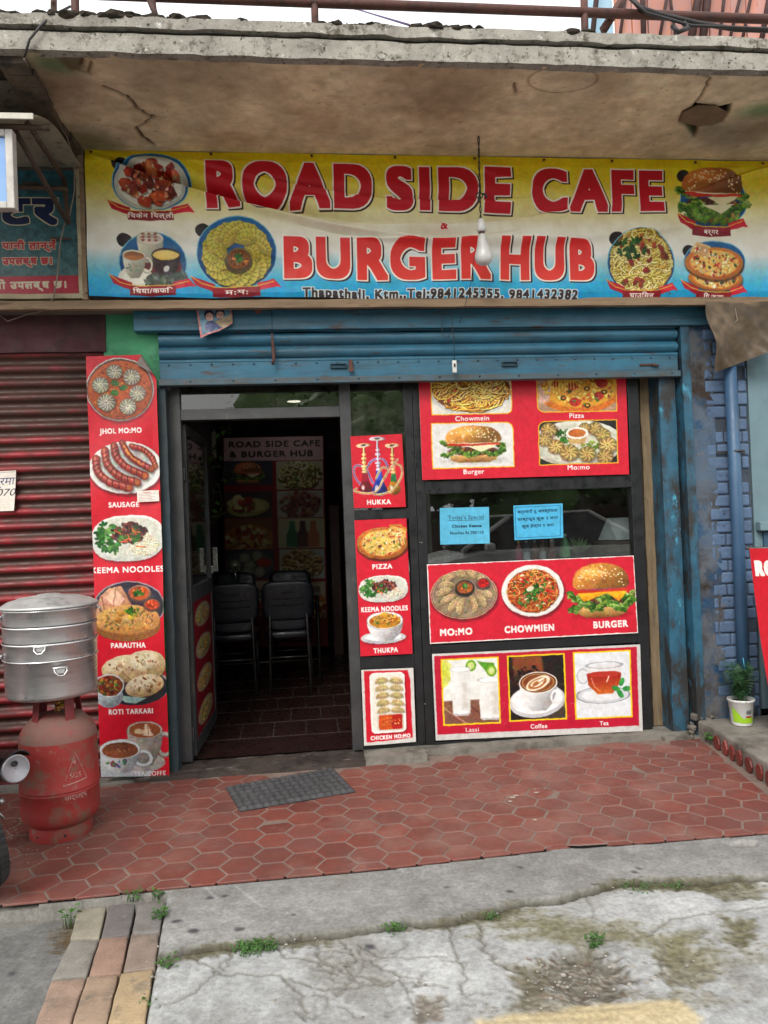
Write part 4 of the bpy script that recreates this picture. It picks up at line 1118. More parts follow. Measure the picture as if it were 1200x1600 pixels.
def vnoise(p, s=1.0):
    from mathutils import noise as mn
    return mn.noise(Vector(p) * s)


# ------------------------------------------------------------------ materials
DIRT = (58, 48, 38)
mt_print = M('printed_vinyl', (226, 222, 216), scale=30, rough=.42, attr=True, spec=.4)
mt_cloth = M('banner_cloth', (236, 230, 218), scale=9, rough=.5, attr=True, spec=.35, spots=[((150, 140, 120), 3.5, .78, .12, None, .35)])
mt_board = M('print_backing', (190, 190, 186), rough=.6)
mt_ground = M('painted_concrete', (205, 203, 200), scale=70, rough=.9, attr=True, bump=.35, bscale=160, spec=.2)
mt_soffit = M('brown_plaster', (220, 214, 206), scale=14, rough=.9, attr=True, bump=.3, bscale=55, spec=.15, spots=[((130, 108, 84), 5, .64, .1, (1, 3, 1), .4)])
mt_fascia = M('weathered_concrete', (168, 164, 154), (132, 128, 120), 7, .92, spots=[((92, 86, 76), 16, .60, .06), ((54, 50, 44), 44, .62, .05), ((66, 60, 52), 3, .62, .08, (1, 1, .6), .6), ((196, 194, 186), 26, .64, .05)], bump=.5, bscale=90, spec=.15)
mt_groove = M('dark_brown_grey', (62, 56, 48), (40, 36, 31), 20, .95, bump=.4)  # one dark tone shared by the drip groove and the jamb walls
mt_blue = M('blue_shutter_paint', (50, 108, 132), (40, 90, 114), 5, .5, spots=[((70, 74, 72), 3, .56, .12, (.4, 1, 3), .6), ((72, 48, 34), 9, .63, .06, (.5, 1, 3)), ((28, 50, 60), 5, .6, .1, (.3, 1, 5), .7), ((128, 136, 128), 40, .73, .04)], bump=.08, spec=.4)
mt_blue2 = M('blue_guide_paint', (46, 98, 122), (34, 76, 98), 6, .55, spots=[((44, 44, 44), 6, .54, .06, (1, 1, .4)), ((58, 46, 36), 15, .62, .05, (1, 1, .5)), ((70, 150, 176), 11, .66, .04, (1, 1, .4)), ((120, 118, 106), 30, .72, .05)], bump=.15)
mt_green = M('green_wall_paint', (70, 150, 106), (52, 128, 88), 6, .7, spots=[((36, 80, 60), 5, .62, .08), ((140, 150, 120), 22, .68, .05), (DIRT, 12, .72, .06)], bump=.25, bscale=30)
mt_pillar = M('grimy_plaster', (92, 92, 92), (76, 96, 118), 3.2, .9, spots=[((58, 50, 44), 4, .56, .08), ((38, 70, 100), 5, .6, .06), ((120, 104, 84), 13, .68, .05)], bump=.5, bscale=28, spec=.15)
mt_brick = M('blue_painted_brick', (88, 110, 138), (72, 94, 124), 9, .75, spots=[((96, 84, 74), 8, .66, .06), ((38, 48, 62), 18, .66, .06)], bump=.5, bscale=50, rnd=.12)
mt_mortar = M('dark_mortar', (66, 78, 94), (50, 54, 60), 9, .95, bump=.5)
mt_neigh = M('blue_grey_wall', (110, 136, 144), (98, 122, 130), 4, .8, spots=[((84, 98, 102), 6, .66, .1), ((140, 150, 150), 30, .75, .05)], bump=.1)
mt_pipe = M('blue_pipe', (62, 94, 124), (50, 78, 108), 6, .45, spots=[((90, 92, 92), 14, .68, .08, (1, 1, .3))])
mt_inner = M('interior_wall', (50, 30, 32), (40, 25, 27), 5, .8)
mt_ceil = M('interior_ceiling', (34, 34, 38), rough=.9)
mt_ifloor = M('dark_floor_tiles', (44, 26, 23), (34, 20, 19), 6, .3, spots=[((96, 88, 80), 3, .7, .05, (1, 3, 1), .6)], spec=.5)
mt_red_sh = M('red_shutter_paint', (212, 202, 196), scale=9, rough=.55, attr=True, spots=[((50, 34, 28), 7, .62, .08, (.6, 1, 6)), ((96, 60, 46), 26, .72, .05, (.6, 1, 2))], bump=.1)
mt_black = M('black_aluminium', (28, 29, 31), (22, 23, 25), 8, .38, spots=[((70, 66, 60), 12, .7, .06, (2, 2, .6), .6)], spec=.5)
mt_grey_al = M('dull_grey_aluminium', (74, 74, 74), (58, 58, 60), 8, .42, spots=[((104, 92, 78), 9, .66, .08, (2, 2, .5), .7)], metal=.3)
mt_wood = M('weathered_batten', (150, 126, 100), (116, 96, 76), 5, .85, stretch=(.5, 6, 6), spots=[((84, 70, 56), 8, .64, .06, (.5, 4, 4))], bump=.3, bscale=40)
mt_ply = M('raw_plank', (136, 118, 92), (104, 88, 66), 5, .85, stretch=(8, 8, .8), spots=[((70, 58, 44), 9, .62, .07, (4, 4, .6))], bump=.4, bscale=50)
mt_tile = M('red_clay_tile', (125, 70, 60), (109, 61, 53), 12, .55, spots=[((108, 76, 70), 3, .56, .12, None, .8), ((140, 112, 102), 2.2, .58, .10, None, .55), ((150, 110, 98), 9, .68, .06, None, .5), ((170, 130, 116), 40, .76, .04, None, .7)], bump=.12, bscale=120, rnd=.13, spec=.35)
mt_grout = M('grey_grout', (130, 112, 102), (108, 92, 84), 12, .95, bump=.3)
mt_thresh = M('threshold_concrete', (138, 134, 126), (108, 104, 96), 6, .92, spots=[((74, 70, 64), 5, .6, .1), ((164, 160, 150), 20, .68, .06)], bump=.5, bscale=70, spec=.2)
mt_rust = M('rusty_pipe', (92, 54, 44), (72, 44, 38), 10, .7, spots=[((50, 32, 26), 14, .6, .08), ((130, 84, 60), 30, .7, .05)], bump=.2)
mt_soil = M('dry_soil', (66, 60, 52), (44, 40, 35), 20, 1.0, bump=.8, bscale=80, spec=.1)
mt_leaf = M('weed_leaf', (72, 110, 50), (54, 88, 40), 30, .5, rnd=.35)
mt_wire = M('dark_cable', (44, 42, 42), rough=.6); mt_wire2 = M('dusty_wire', (140, 128, 112), rough=.8)
mt_glass = glass('window_glass', dust=.012, f0=.085); mt_glass2 = glass('dusty_transom_glass', (150, 150, 144), .10, .09)
mt_white = M('white_plastic', (226, 226, 222), rough=.35)
mt_chrome = M('worn_chrome', (170, 168, 164), (140, 138, 134), 10, .25, metal=.9)
mt_blk_rub = M('black_rubber', (34, 34, 35), (26, 26, 27), 20, .8, bump=.3, bscale=120)

# ------------------------------------------------------------------ ground, pavement, tiled floor
def structure(o): return tag(o, kind='structure')
ZT = -0.035                                     # top of the clay tiles
b = MB(); b.face([(-60, -80, -.16), (60, -80, -.16), (60, 60, -.16), (-60, 60, -.16)])
mt_road = M('road_asphalt', (132, 130, 126), (116, 114, 110), 4, .95, bump=.5, bscale=200, spots=[((120, 116, 110), 2, .6, .1)])
structure(b.build('road', mt_road))

edge_px = [(-300, 1462), (0, 1414), (125, 1402), (250, 1388), (430, 1371), (600, 1356), (700, 1344), (852, 1327), (858, 1324), (872, 1321), (905, 1322), (1000, 1316), (1200, 1300), (1500, 1284)]
edge_w = [G(x, y, ZT) for x, y in edge_px]
def edge_y(x):
    for a, c in zip(edge_w, edge_w[1:]):
        if a.x <= x <= c.x: return a.y + (c.y - a.y) * (x - a.x) / (c.x - a.x)
    return edge_w[0].y if x < edge_w[0].x else edge_w[-1].y

# pavement: one sheet with its own levels, cracks, moss and stains
GX0, GX1, GY0, GY1, GS = -2.6, 3.4, -3.1, -1.0, 150.0
gw, gh = (GX1 - GX0) * 100, (GY1 - GY0) * 100
ZG = -.06
AG = Art(gw, gh, GS / 100, (146, 146, 144), 71); AH = Art(gw, gh, GS / 100, (128, 128, 128), 72)
def gm(px, py):
    q = G(px, py, ZG); return (q.x - GX0) * 100, (GY1 - q.y) * 100
def gpoly(pts): return [gm(*p) for p in pts]
def wob(pts, k=.6, n=6):
    o = []
    for a, c in zip(pts, pts[1:]):
        for t in np.linspace(0, 1, n, endpoint=False): o.append((a[0] + (c[0] - a[0]) * t + random.gauss(0, k), a[1] + (c[1] - a[1]) * t + random.gauss(0, k)))
    return o + [pts[-1]]
crack = gpoly([(240, 1512), (262, 1500), (350, 1486), (430, 1478), (500, 1470), (570, 1464), (640, 1452), (700, 1448), (765, 1436), (790, 1424), (830, 1418), (870, 1416), (915, 1403), (960, 1390), (1010, 1384), (1080, 1385), (1200, 1378), (1500, 1360)])
crack = wob(crack, .5)
bottom = [(gw + 5, crack[-1][1]), (gw + 5, gh + 5), (crack[0][0] - 12, gh + 5)]
AG.poly(crack + bottom, (172, 174, 174)); AH.poly(crack + bottom, (120, 120, 120), soft=.2)
asph = gpoly([(-700, 1440), (-200, 1428), (0, 1424), (124, 1417), (260, 1405), (252, 1456), (244, 1515), (229, 1598), (215, 1700), (-900, 1760)])
AG.poly(asph, (122, 122, 120)); AH.poly(asph, (86, 86, 86), soft=1.2)
AG.poly(gpoly([(-700, 1420), (0, 1412), (130, 1400), (255, 1388), (258, 1406), (170, 1415), (125, 1422), (0, 1438), (-700, 1470)]), (128, 126, 120), soft=1)
# tone of the slabs
nz = fnoise(AG.H, AG.W, 60, AG.rs, 5); n2 = fnoise(AG.H, AG.W, 14, AG.rs, 4); n3 = fnoise(AG.H, AG.W, 4, AG.rs, 3)
AG.a *= (1 + .30 * (nz - .5) + .24 * (n2 - .5) + .20 * (n3 - .5))[..., None]
blot = np.clip((fnoise(AG.H, AG.W, 46, AG.rs, 5) - .56) * 7, 0, 1) * .5
AG.a[:] = AG.a * (1 - blot[..., None]) + rgb((128, 126, 118)) * blot[..., None]
# pits and moss in the broken part
for pts, c, dz in (([(850, 1508), (880, 1492), (925, 1490), (965, 1508), (985, 1535), (968, 1558), (905, 1568), (870, 1550)], (98, 93, 80), -10), ([(808, 1512), (840, 1512), (858, 1540), (850, 1575), (820, 1580), (806, 1545)], (112, 106, 88), -6),
                   ([(1040, 1475), (1070, 1480), (1110, 1510), (1112, 1535), (1050, 1545), (1035, 1510)], (126, 120, 98), -6), ([(1140, 1440), (1180, 1445), (1175, 1480), (1150, 1480)], (116, 112, 88), -5), ([(1060, 1390), (1200, 1386), (1195, 1408), (1130, 1406)], (134, 132, 112), -4),
                   ([(655, 1570), (695, 1568), (695, 1595), (660, 1598)], (140, 132, 122), -3)):
    p = wob(gpoly(pts) + [gm(*pts[0])], 1.2, 5)
    AG.poly(p, c, a=.7, soft=3.0)
    for _ in range(260):
        i_ = random.randrange(len(p)); t_ = random.random() ** .5; x_ = sum(q_[0] for q_ in p) / len(p); y_ = sum(q_[1] for q_ in p) / len(p)
        AG.ell(x_ + (p[i_][0] - x_) * t_ * 1.15, y_ + (p[i_][1] - y_) * t_ * 1.15, random.uniform(.2, 1.0), random.uniform(.15, .7), tuple(np.array(c) * random.uniform(.6, 1.25)), a=.6, soft=.25)
    if 1: AH.poly(p, tuple([118 + dz * 1.7] * 3), a=.8, soft=3)
def moss(pts, n, k, cols=((104, 100, 76), (90, 86, 66), (122, 118, 96)), s=1.6):
    g = gpoly(pts)
    for i in range(n):
        t = random.random() * (len(g) - 1.001); j = int(t); f = t - j
        x = g[j][0] * (1 - f) + g[j + 1][0] * f + random.gauss(0, k); y = g[j][1] * (1 - f) + g[j + 1][1] * f + random.gauss(0, k * .5)
        AG.ell(x, y, s * random.uniform(.4, 1.5), s * random.uniform(.3, .9), random.choice(cols), a=.28, soft=s)
        for _ in range(5): AG.ell(x + random.gauss(0, s), y + random.gauss(0, s * .7), random.uniform(.2, .6), random.uniform(.15, .4), tuple(np.array(random.choice(cols)) * random.uniform(.6, 1.1)), a=.75, soft=.2)
moss([(650, 1455), (760, 1442), (800, 1430)], 70, 2); moss([(960, 1388), (1060, 1390), (1180, 1384)], 160, 2.6); moss([(780, 1440), (880, 1460), (1000, 1470), (1140, 1500)], 160, 7, ((132, 128, 100), (118, 114, 86)), 2.4); moss([(250, 1510), (330, 1492), (420, 1480), (520, 1476)], 110, 2.0)
moss([(100, 1470), (120, 1430)], 40, 2.5, ((112, 92, 66), (96, 80, 60))); moss([(820, 1580), (900, 1585), (980, 1590), (1100, 1560)], 90, 7, ((150, 146, 130), (120, 116, 96)), 2)
AG.line(crack, 2.2, (92, 88, 70), a=.7, soft=1.6); AG.line(crack, 1.0, (46, 42, 34), a=.9, soft=.6); AH.line(crack, 1.2, (88, 88, 88), soft=.5)
def craze(pts, w=.35, k=.5, a=.75):
    p = wob(gpoly(pts), k, 7); AG.line(p, w * 2.2, (140, 138, 128), a=.45, soft=.8); AG.line(p, w * .5, (84, 80, 72), a=a * .8, soft=.3); AH.line(p, w * .8, (108, 108, 108), a=.8, soft=.4)
craze([(703, 1452), (712, 1490), (728, 1530), (722, 1560)]); craze([(752, 1446), (752, 1482), (776, 1506), (800, 1520)], .9, .7); craze([(540, 1476), (560, 1500), (620, 1522), (640, 1560), (660, 1600)]); craze([(430, 1482), (450, 1500), (520, 1512), (560, 1502)]); craze([(300, 1500), (350, 1526), (440, 1530), (500, 1548), (560, 1545), (610, 1536)])
craze([(490, 1472), (500, 1500), (560, 1530), (610, 1536), (700, 1548)]); craze([(350, 1520), (370, 1490)]); craze([(450, 1530), (470, 1560), (480, 1600)]); craze([(560, 1480), (600, 1500), (700, 1500)], .25); craze([(1010, 1470), (1050, 1440), (1120, 1430), (1200, 1420)], .4); craze([(1035, 1475), (1040, 1520), (1075, 1545)], .7); craze([(365, 1490), (340, 1520), (310, 1555), (250, 1580)], .25); craze([(560, 1480), (572, 1515), (540, 1546)], .25); craze([(920, 1405), (930, 1440), (1000, 1470)], .25)
for i in range(26):
    x, y = random.uniform(430, 760), random.uniform(1480, 1590); ln = [(x, y)]; t = random.uniform(0, 6.28)
    for k in range(4): t += random.gauss(0, .6); x += math.cos(t) * 12; y += math.sin(t) * 7; ln.append((x, y))
    craze(ln, .16, .3, .5)
for (x, y, r) in ((304, 1465, 3.4), (277, 1450, 3), (376, 1462, 3), (330, 1411, 2.4), (353, 1408, 2.4), (815, 1364, 2.2), (799, 1403, 2.4), (580, 1485, 3.4), (1000, 1366, 1.8), (994, 1372, 2), (90, 1500, 1.8), (20, 1505, 2.6), (700, 1395, 1.5), (460, 1440, 1.4)):
    u, v = gm(x, y); AG.ell(u, v, r * .55, r * .4, (84, 84, 86), random.random(), soft=.4)
for (x0, y0, x1, y1) in ((370, 1393, 412, 1427), (323, 1395, 340, 1412), (626, 1358, 632, 1373), (664, 1368, 660, 1382)): AG.line([gm(x0, y0), gm(x1, y1)], .35, (196, 196, 194), a=.8, soft=.3)
u, v = gm(1163, 1326); AG.ell(u, v, 4.6, 2.2, (62, 60, 56), soft=.8); AH.ell(u, v, 4.6, 2.2, (60, 60, 60), soft=1); AG.ring(u, v, 5.4, 2.8, .5, (180, 178, 172))
for i in range(900):                             # grit
    x, y = random.uniform(820, 1100), random.uniform(1500, 1600); u, v = gm(x, y)
    if random.random() < math.exp(-((x - 900) / 80) ** 2): AG.ell(u, v, random.uniform(.15, .6), random.uniform(.15, .45), random.choice(((176, 168, 156), (96, 84, 70), (176, 170, 160), (110, 88, 74))))
ye = wob(gpoly([(745, 1602), (800, 1593), (860, 1588), (905, 1578), (1000, 1573), (1062, 1567), (1082, 1580), (1100, 1600), (1100, 1640), (740, 1640)]), .4, 5); AG.poly(ye, (212, 192, 148), a=.8, soft=1.6)
AG.line(gpoly([(830, 1594), (900, 1587), (1000, 1582)]), .8, (150, 140, 116), a=.6, soft=.6); AG.line(gpoly([(760, 1606), (960, 1597)]), .9, (160, 146, 116), a=.6, soft=.8)
Yg, Xg = np.mgrid[0:AG.H, 0:AG.W]; Xg = GX0 + Xg / GS; Yg = GY1 - Yg / GS
hz = (AH.a[..., 0] * 255 - 128) / 16.0 * .02
ey = np.interp(Xg[0], [e.x for e in edge_w], [e.y for e in edge_w])[None, :]
Zg = -.041 + hz + .012 * (fnoise(AG.H, AG.W, 50, AG.rs, 4) - .5) * np.clip((ey - Yg) * 8, 0, 1) + .003 * (n3 - .5)
Zg = np.where(Yg > ey - .006, -.06, Zg)          # dips under the tiles
Zg = np.where((Yg > ey - .02) & (Yg <= ey - .006) & (Xg > -1.0), np.maximum(Zg, -.040), Zg)
structure(gridmesh('pavement', np.stack([Xg, Yg, Zg], -1), AG.a, mt_ground))

# clay hexagons on grout
b = MB(); b.face([(e.x, e.y + .004, -.0366) for e in edge_w] + [(3.4, -.02, -.0366), (-2.7, -.02, -.0366)])
structure(b.build('tile_grout', mt_grout))
def clip(poly, a, c):                            # keep the left side of a -> c
    o = []
    for i in range(len(poly)):
        p, q = poly[i], poly[(i + 1) % len(poly)]
        sp = (c[0] - a[0]) * (p[1] - a[1]) - (c[1] - a[1]) * (p[0] - a[0]); sq = (c[0] - a[0]) * (q[1] - a[1]) - (c[1] - a[1]) * (q[0] - a[0])
        if sp >= 0: o.append(p)
        if (sp >= 0) != (sq >= 0):
            t = sp / (sp - sq); o.append((p[0] + (q[0] - p[0]) * t, p[1] + (q[1] - p[1]) * t))
    return o
HXS, HYS = .1247, .1383
step_pts = [G(1112, 1163, ZT), G(1160, 1196, ZT), G(1200, 1226, ZT)]
b = MB()
for i in range(-27, 27):
    for j in range(-1, 12):
        cx = .325 + i * HXS; cy = -1.189 + j * HYS - (.5 * HYS if i % 2 else 0)
        cy += .004 * math.sin(i * .7); R_ = HYS / math.sqrt(3) - .0042
        back = -.155 + (.0 if i % 2 else -.02) + .02 * math.sin(i * 1.3)
        if -6 < i < 0: back = -.26
        if 0 <= i < 6: back = -.20 - .02 * math.sin(i)
        if cx < -.75: back = -.18
        if cy > back: continue
        tx, ty, tz = (random.gauss(0, .006) for _ in range(3)); tz = random.gauss(0, .0005)
        pl = [(cx + R_ * 1.04 * math.cos(math.pi / 3 * k), cy + R_ * math.sin(math.pi / 3 * k)) for k in range(6)]
        xs = [p[0] for p in pl]; x0, x1 = min(xs), max(xs)
        ya, yb = edge_y(x0), edge_y(x1)
        if .985 < cx < 1.12: ya += .012; yb += .012
        pl = clip(pl, (x0, ya), (x1, yb))
        if len(pl) > 2: pl = clip(pl, (step_pts[0].x - .05, step_pts[0].y), (step_pts[2].x - .12, step_pts[2].y)[:2]) if False else clip(pl, (step_pts[2].x - .06, step_pts[2].y), (step_pts[0].x - .03, step_pts[0].y))
        if len(pl) < 3: continue
        ar = abs(sum(pl[k][0] * pl[(k + 1) % len(pl)][1] - pl[(k + 1) % len(pl)][0] * pl[k][1] for k in range(len(pl)))) / 2
        if ar < .0006: continue
        mx = sum(p[0] for p in pl) / len(pl); my = sum(p[1] for p in pl) / len(pl)
        zf = lambda x, y: ZT + tz + (x - cx) * tx + (y - cy) * ty
        lo = [b.bm.verts.new((x, y, -.042)) for x, y in pl]; md = [b.bm.verts.new((x, y, zf(x, y) - .0016)) for x, y in pl]
        tp = [b.bm.verts.new((x + (mx - x) * .045, y + (my - y) * .045, zf(x, y))) for x, y in pl]; n = len(pl)
        for k in range(n):
            b.bm.faces.new([lo[k], lo[(k + 1) % n], md[(k + 1) % n], md[k]]); b.bm.faces.new([md[k], md[(k + 1) % n], tp[(k + 1) % n], tp[k]])
        b.bm.faces.new(tp)
structure(b.build('tile_floor', mt_tile))
# lime splashes on the tiles
b = MB()
for (x, y, r) in ((801, 1246, 7), (797, 1252, 5), (806, 1243, 6), (838, 1238, 6), (836, 1233, 3), (851, 1232, 3), (865, 1237, 2), (836, 1281, 4), (614, 1267, 2.4)):
    g = G(x, y, ZT + .0025); n = 9; b.face([(g.x + r / 480 * math.cos(6.283 * k / n) * random.uniform(.6, 1.3), g.y + r / 480 * .8 * math.sin(6.283 * k / n) * random.uniform(.6, 1.2), g.z) for k in range(n)])
for k in range(240):
    x, y = random.gauss(35, 32), random.gauss(1300, 22); r = random.uniform(.5, 2.2)
    g = G(x, y, ZT + .0025); n = 6; b.face([(g.x + r / 480 * math.cos(6.283 * i / n) * random.uniform(.6, 1.4), g.y + r / 480 * math.sin(6.283 * i / n) * random.uniform(.6, 1.2), g.z) for i in range(n)])
tag(b.build('lime_splashes', M('dried_lime', (190, 176, 160), rough=.95)), 'pale dried splashes and crumbs spilled on the red tiles', 'splash', kind='stuff')

# threshold of rough concrete under the glazed front
b = MB(); b.rough((.28, -.20, -.075), (.62, .1, .0), .035, .006); b.rough((.62, -.115, -.075), (2.42, .1, -.002), .035, .006)
b.rough((-2.7, -.2, -.08), (-.93, .05, -.032), .05, .004); b.rough((2.0, -.16, -.075), (2.44, .0, -.02), .03, .008)
structure(b.build('threshold', mt_thresh, smooth=True))
b = MB(); b.rough((-.93, -.20, -.075), (.28, .1, -.012), .03, .006)
structure(b.build('door_sill', M('stained_sill', (72, 62, 56), (50, 42, 38), 5, .7, bump=.5, bscale=60, spots=[((126, 120, 112), 6, .62, .05, (1, 3, 1)), ((36, 28, 26), 4, .58, .08)]), smooth=True))

# ------------------------------------------------------------------ the building
ZS = P(600, 242, -.25).z; YF = CAM[1] + (ZS - CAM[2]) / (ray(600, 92)[2] / ray(600, 92)[1])
bld = thing('cafe_building', 'weathered shop building with a concrete canopy over the cafe front', 'building', (.7, 0, 0))
xl = P(26, 85, YF).x; XR = 3.6
zt = P(600, 37, YF - .02).z; zm = P(600, 62, YF).z
b = MB(); b.rough((-4.0, YF, ZS - .004), (XR, YF + .045, zm - .008), .03, .005); b.rough((-4.0, YF - .012, zm + .010), (XR, YF + .4, zt), .03, .007); b.build('canopy_edge', mt_fascia, bld, smooth=True)
b = MB(); b.box((-4, YF + .016, zm - .04), (XR, YF + .3, zm + .014)); b.build('drip_groove', mt_groove, bld)
# soffit sheet with stains, cracks and a spalled patch
sx0, sx1, sy0, sy1 = xl, XR, YF + .02, -.14
AS = Art((sx1 - sx0) * 100, (sy1 - sy0) * 100, 1.25, (236, 217, 186), 81); HS_ = Art(AS.w, AS.h, 1.25, (128, 128, 128), 82)
def smm(px, py):
    q = G(px, py, ZS); return (q.x - sx0) * 100, (q.y - sy0) * 100
n1 = fnoise(AS.H, AS.W, 40, AS.rs, 5); n2 = fnoise(AS.H, AS.W, 9, AS.rs, 4)
AS.a *= (1 + .34 * (n1 - .5) + .22 * (n2 - .5))[..., None]
st_ = np.clip((fnoise(AS.H, AS.W, 30, AS.rs, 5) - .54) * 6, 0, 1) * .55; AS.a[:] = AS.a * (1 - st_[..., None]) + rgb((208, 182, 150)) * st_[..., None]
for (x, y, r, c, a) in ((130, 220, 16, (150, 146, 130), .7), (140, 205, 9, (170, 166, 150), .5), (150, 225, 12, (120, 116, 84), .6), (90, 102, 9, (84, 120, 84), .8), (1190, 175, 10, (110, 140, 96), .8), (1150, 212, 20, (160, 150, 134), .8), (1190, 200, 14, (150, 130, 104), .7), (60, 130, 20, (112, 92, 80), .6), (300, 110, 30, (150, 130, 108), .5), (700, 150, 26, (150, 126, 100), .5), (1110, 205, 12, (150, 140, 120), .6)):
    u, v = smm(x, y); AS.ell(u, v, r, r * .7, c, a=a, soft=r * .8)
AS.ring(*smm(880, 125), 16, 10, .5, (96, 74, 54), a=.6)
def crk(pts, w=.7, c=(38, 28, 20), h=60):
    p = wob([smm(*q) for q in pts], .35, 4); AS.line([(a + .5, b_ + .6) for a, b_ in p], w * 2.4, (166, 144, 116), a=.6, soft=.8); AS.line(p, w, c, soft=.3); HS_.line(p, w * 1.4, (h, h, h), soft=.6)
crk([(165, 138), (200, 152), (212, 166), (232, 180), (240, 182)], .8); crk([(214, 200), (225, 215), (240, 226)], .9); crk([(240, 182), (232, 190), (214, 200)], .25); crk([(1064, 112), (1085, 113), (1102, 117)], 1.4); crk([(1102, 117), (1108, 124), (1100, 145), (1085, 166)], .3); crk([(120, 84), (130, 95), (128, 104)], 1.2, (70, 50, 36)); crk([(1036, 112), (1042, 113)], 1.2); crk([(135, 88), (145, 90)], 1.0); crk([(100, 92), (112, 110), (140, 116), (144, 98)], .4, (90, 70, 52)); crk([(805, 132), (806, 146)], .5, (80, 60, 46))
p = [smm(*q) for q in ((1062, 192), (1075, 198), (1085, 216), (1092, 198), (1110, 198), (1128, 192), (1138, 178), (1142, 164), (1120, 170), (1090, 164), (1068, 176))]
AS.poly(p, (42, 36, 28), soft=.6); AS.poly([smm(*q) for q in ((1068, 192), (1082, 196), (1086, 212), (1078, 206))], (76, 84, 44), soft=1); HS_.poly(p, (30, 30, 30), soft=.8)
p2 = [smm(*q) for q in ((86, 86), (110, 84), (132, 92), (128, 112), (112, 112), (96, 100))]; AS.poly(p2, (108, 92, 74), a=.8, soft=1); HS_.poly(p2, (96, 96, 96), soft=1)
for k in range(160):
    u, v = random.uniform(0, AS.w), random.uniform(0, AS.h); AS.ell(u, v, random.uniform(.1, .4), random.uniform(.1, .3), (74, 56, 42), a=.7)
Yv, Xv = np.mgrid[0:AS.H, 0:AS.W]; Xv = sx0 + Xv / 125; Yv = sy0 + Yv / 125
Zv = ZS - (HS_.a[..., 0] * 255 - 128) / 100 * .03 + .012 * (n1 - .5) + .004 * (n2 - .5)
gridmesh('soffit', np.stack([Xv, Yv, Zv], -1)[:, ::-1], AS.a[:, ::-1], mt_soffit, bld)
# the loose flake of plaster that hangs under the spall
f = [G(x, y, ZS - .014) for x, y in ((1063, 190), (1092, 198), (1126, 190), (1138, 176), (1120, 166), (1092, 165), (1068, 176))]
b = MB(); b.prism(f, (0, .012, .012)); b.build('plaster_flake', mt_soffit if False else M('plaster_flake', (128, 106, 82), (106, 88, 68), 12, .9, bump=.3), bld)
# roof slab above and left shoulder of the canopy
b = MB(); b.box((-4, YF + .05, ZS + .05), (XR + 3, 3.6, zt - .01)); b.build('roof_slab', mt_fascia, bld)
b = MB()
for k in range(10):                              # rounded beam that closes the canopy's left end
    t = k / 9; a_ = P(28 + 100 * t ** 1.5, 90 + 165 * t, YF + .06 + (-.28 - YF - .06) * t)
    b.rough((xl - .10 - .0 * t, YF + .05 + k * .085, ZS - .03 - .012 * math.sin(t * 3.1)), (xl + .015 + .01 * math.sin(k), YF + .05 + (k + 1) * .085 + .004, ZS + .04), .04, .006)
b.build('end_beam', M('shadowed_beam', (104, 90, 76), (76, 66, 58), 8, .92, bump=.5, spots=[((50, 44, 40), 10, .6, .08)]), bld, smooth=True)  # the beam's shadow is put into its dark base colour
b = MB(); b.rough((-4, YF + .12, ZS + .06), (xl - .1, -.2, ZS + .09), .06, .008); b.build('side_soffit', M('dark_soffit', (60, 58, 56), (40, 40, 40), 6, .95, bump=.5, spots=[((80, 96, 80), 7, .68, .06)]), bld)  # higher strip of soffit, much darker than the main one
# wall between soffit and shutter, blue lintel
zb = P(600, 474, -.2).z
b = MB(); b.box((-4, -.16, zb - .02), (XR, .1, ZS + .06)); b.build('front_wall', M('hidden_plaster', (120, 110, 98), rough=.95), bld)
b = MB(); b.box((P(208, 500, -.165).x, -.165, P(600, 513, -.165).z), (P(1118, 500, -.165).x, .06, zb - .02), .004); b.build('lintel', mt_blue, bld)
# left pillar, green paint
b = MB(); b.rough((P(163, 560, -.09).x, -.09, -.05), (P(249, 560, -.09).x, .05, zb - .02), .05, .004); b.build('green_pillar', mt_green, bld)
# right pillar: plaster on the left, bare painted bricks on the right
x0 = P(1080, 850, -.13).x; x1 = P(1120, 850, -.13).x; x2 = P(1176, 800, -.13).x
b = MB(); b.rough((x0, -.13, -.05), (x1 + .02, .25, zb - .02), .03, .012); b.build('right_pillar', mt_pillar, bld, smooth=True)
b = MB(); b.rough((x1, -.122, -.05), (x2, .24, zb - .05), .03, .004); b.build('brick_core', mt_mortar, bld, smooth=True)
b = MB(); z = -.03; r = 0
while z < zb - .12:
    hh = .066 + random.uniform(-.004, .004); x = x1 - (.05 if r % 2 else .12) + random.uniform(-.01, .01)
    if z > 1.3: x += .02
    while x < x2 - .01:
        L = random.choice((.105, .2, .12)); xe = min(x + L, x2 - random.uniform(.0, .012))
        if random.random() > .04: b.box((max(x, x1 - .03), -.13 - random.uniform(-.003, .006), z), (xe, -.04, z + hh), .009, rot=Matrix.Rotation(random.gauss(0, .008), 3, 'Y'))
        x = xe + .007
    z += hh + .008; r += 1
b.build('brickwork', mt_brick, bld)
b = MB()
for k in range(34):
    g = P(random.uniform(1078, 1122), random.uniform(1110, 1168), -.135 - random.random() * .02); s_ = random.uniform(.006, .02)
    b.box((g.x - s_, g.y - s_, g.z - s_ * .7), (g.x + s_, g.y + s_, g.z + s_ * .7), s_ * .4, rot=Matrix.Rotation(random.random() * 3, 3, (random.random(), random.random(), 1)))
b.build('crumbled_chunk', M('crumbled_plaster', (104, 98, 90), (80, 76, 70), 14, .95, bump=.5, rnd=.25), bld, split=True)
# plank closing the gap beside the glazing
b = MB(); b.rough((P(1012, 900, .03).x, .03, .0), (P(1040, 900, .0).x, .2, P(1020, 590, 0).z + .1), .06, .005); b.build('end_plank', mt_ply, bld)
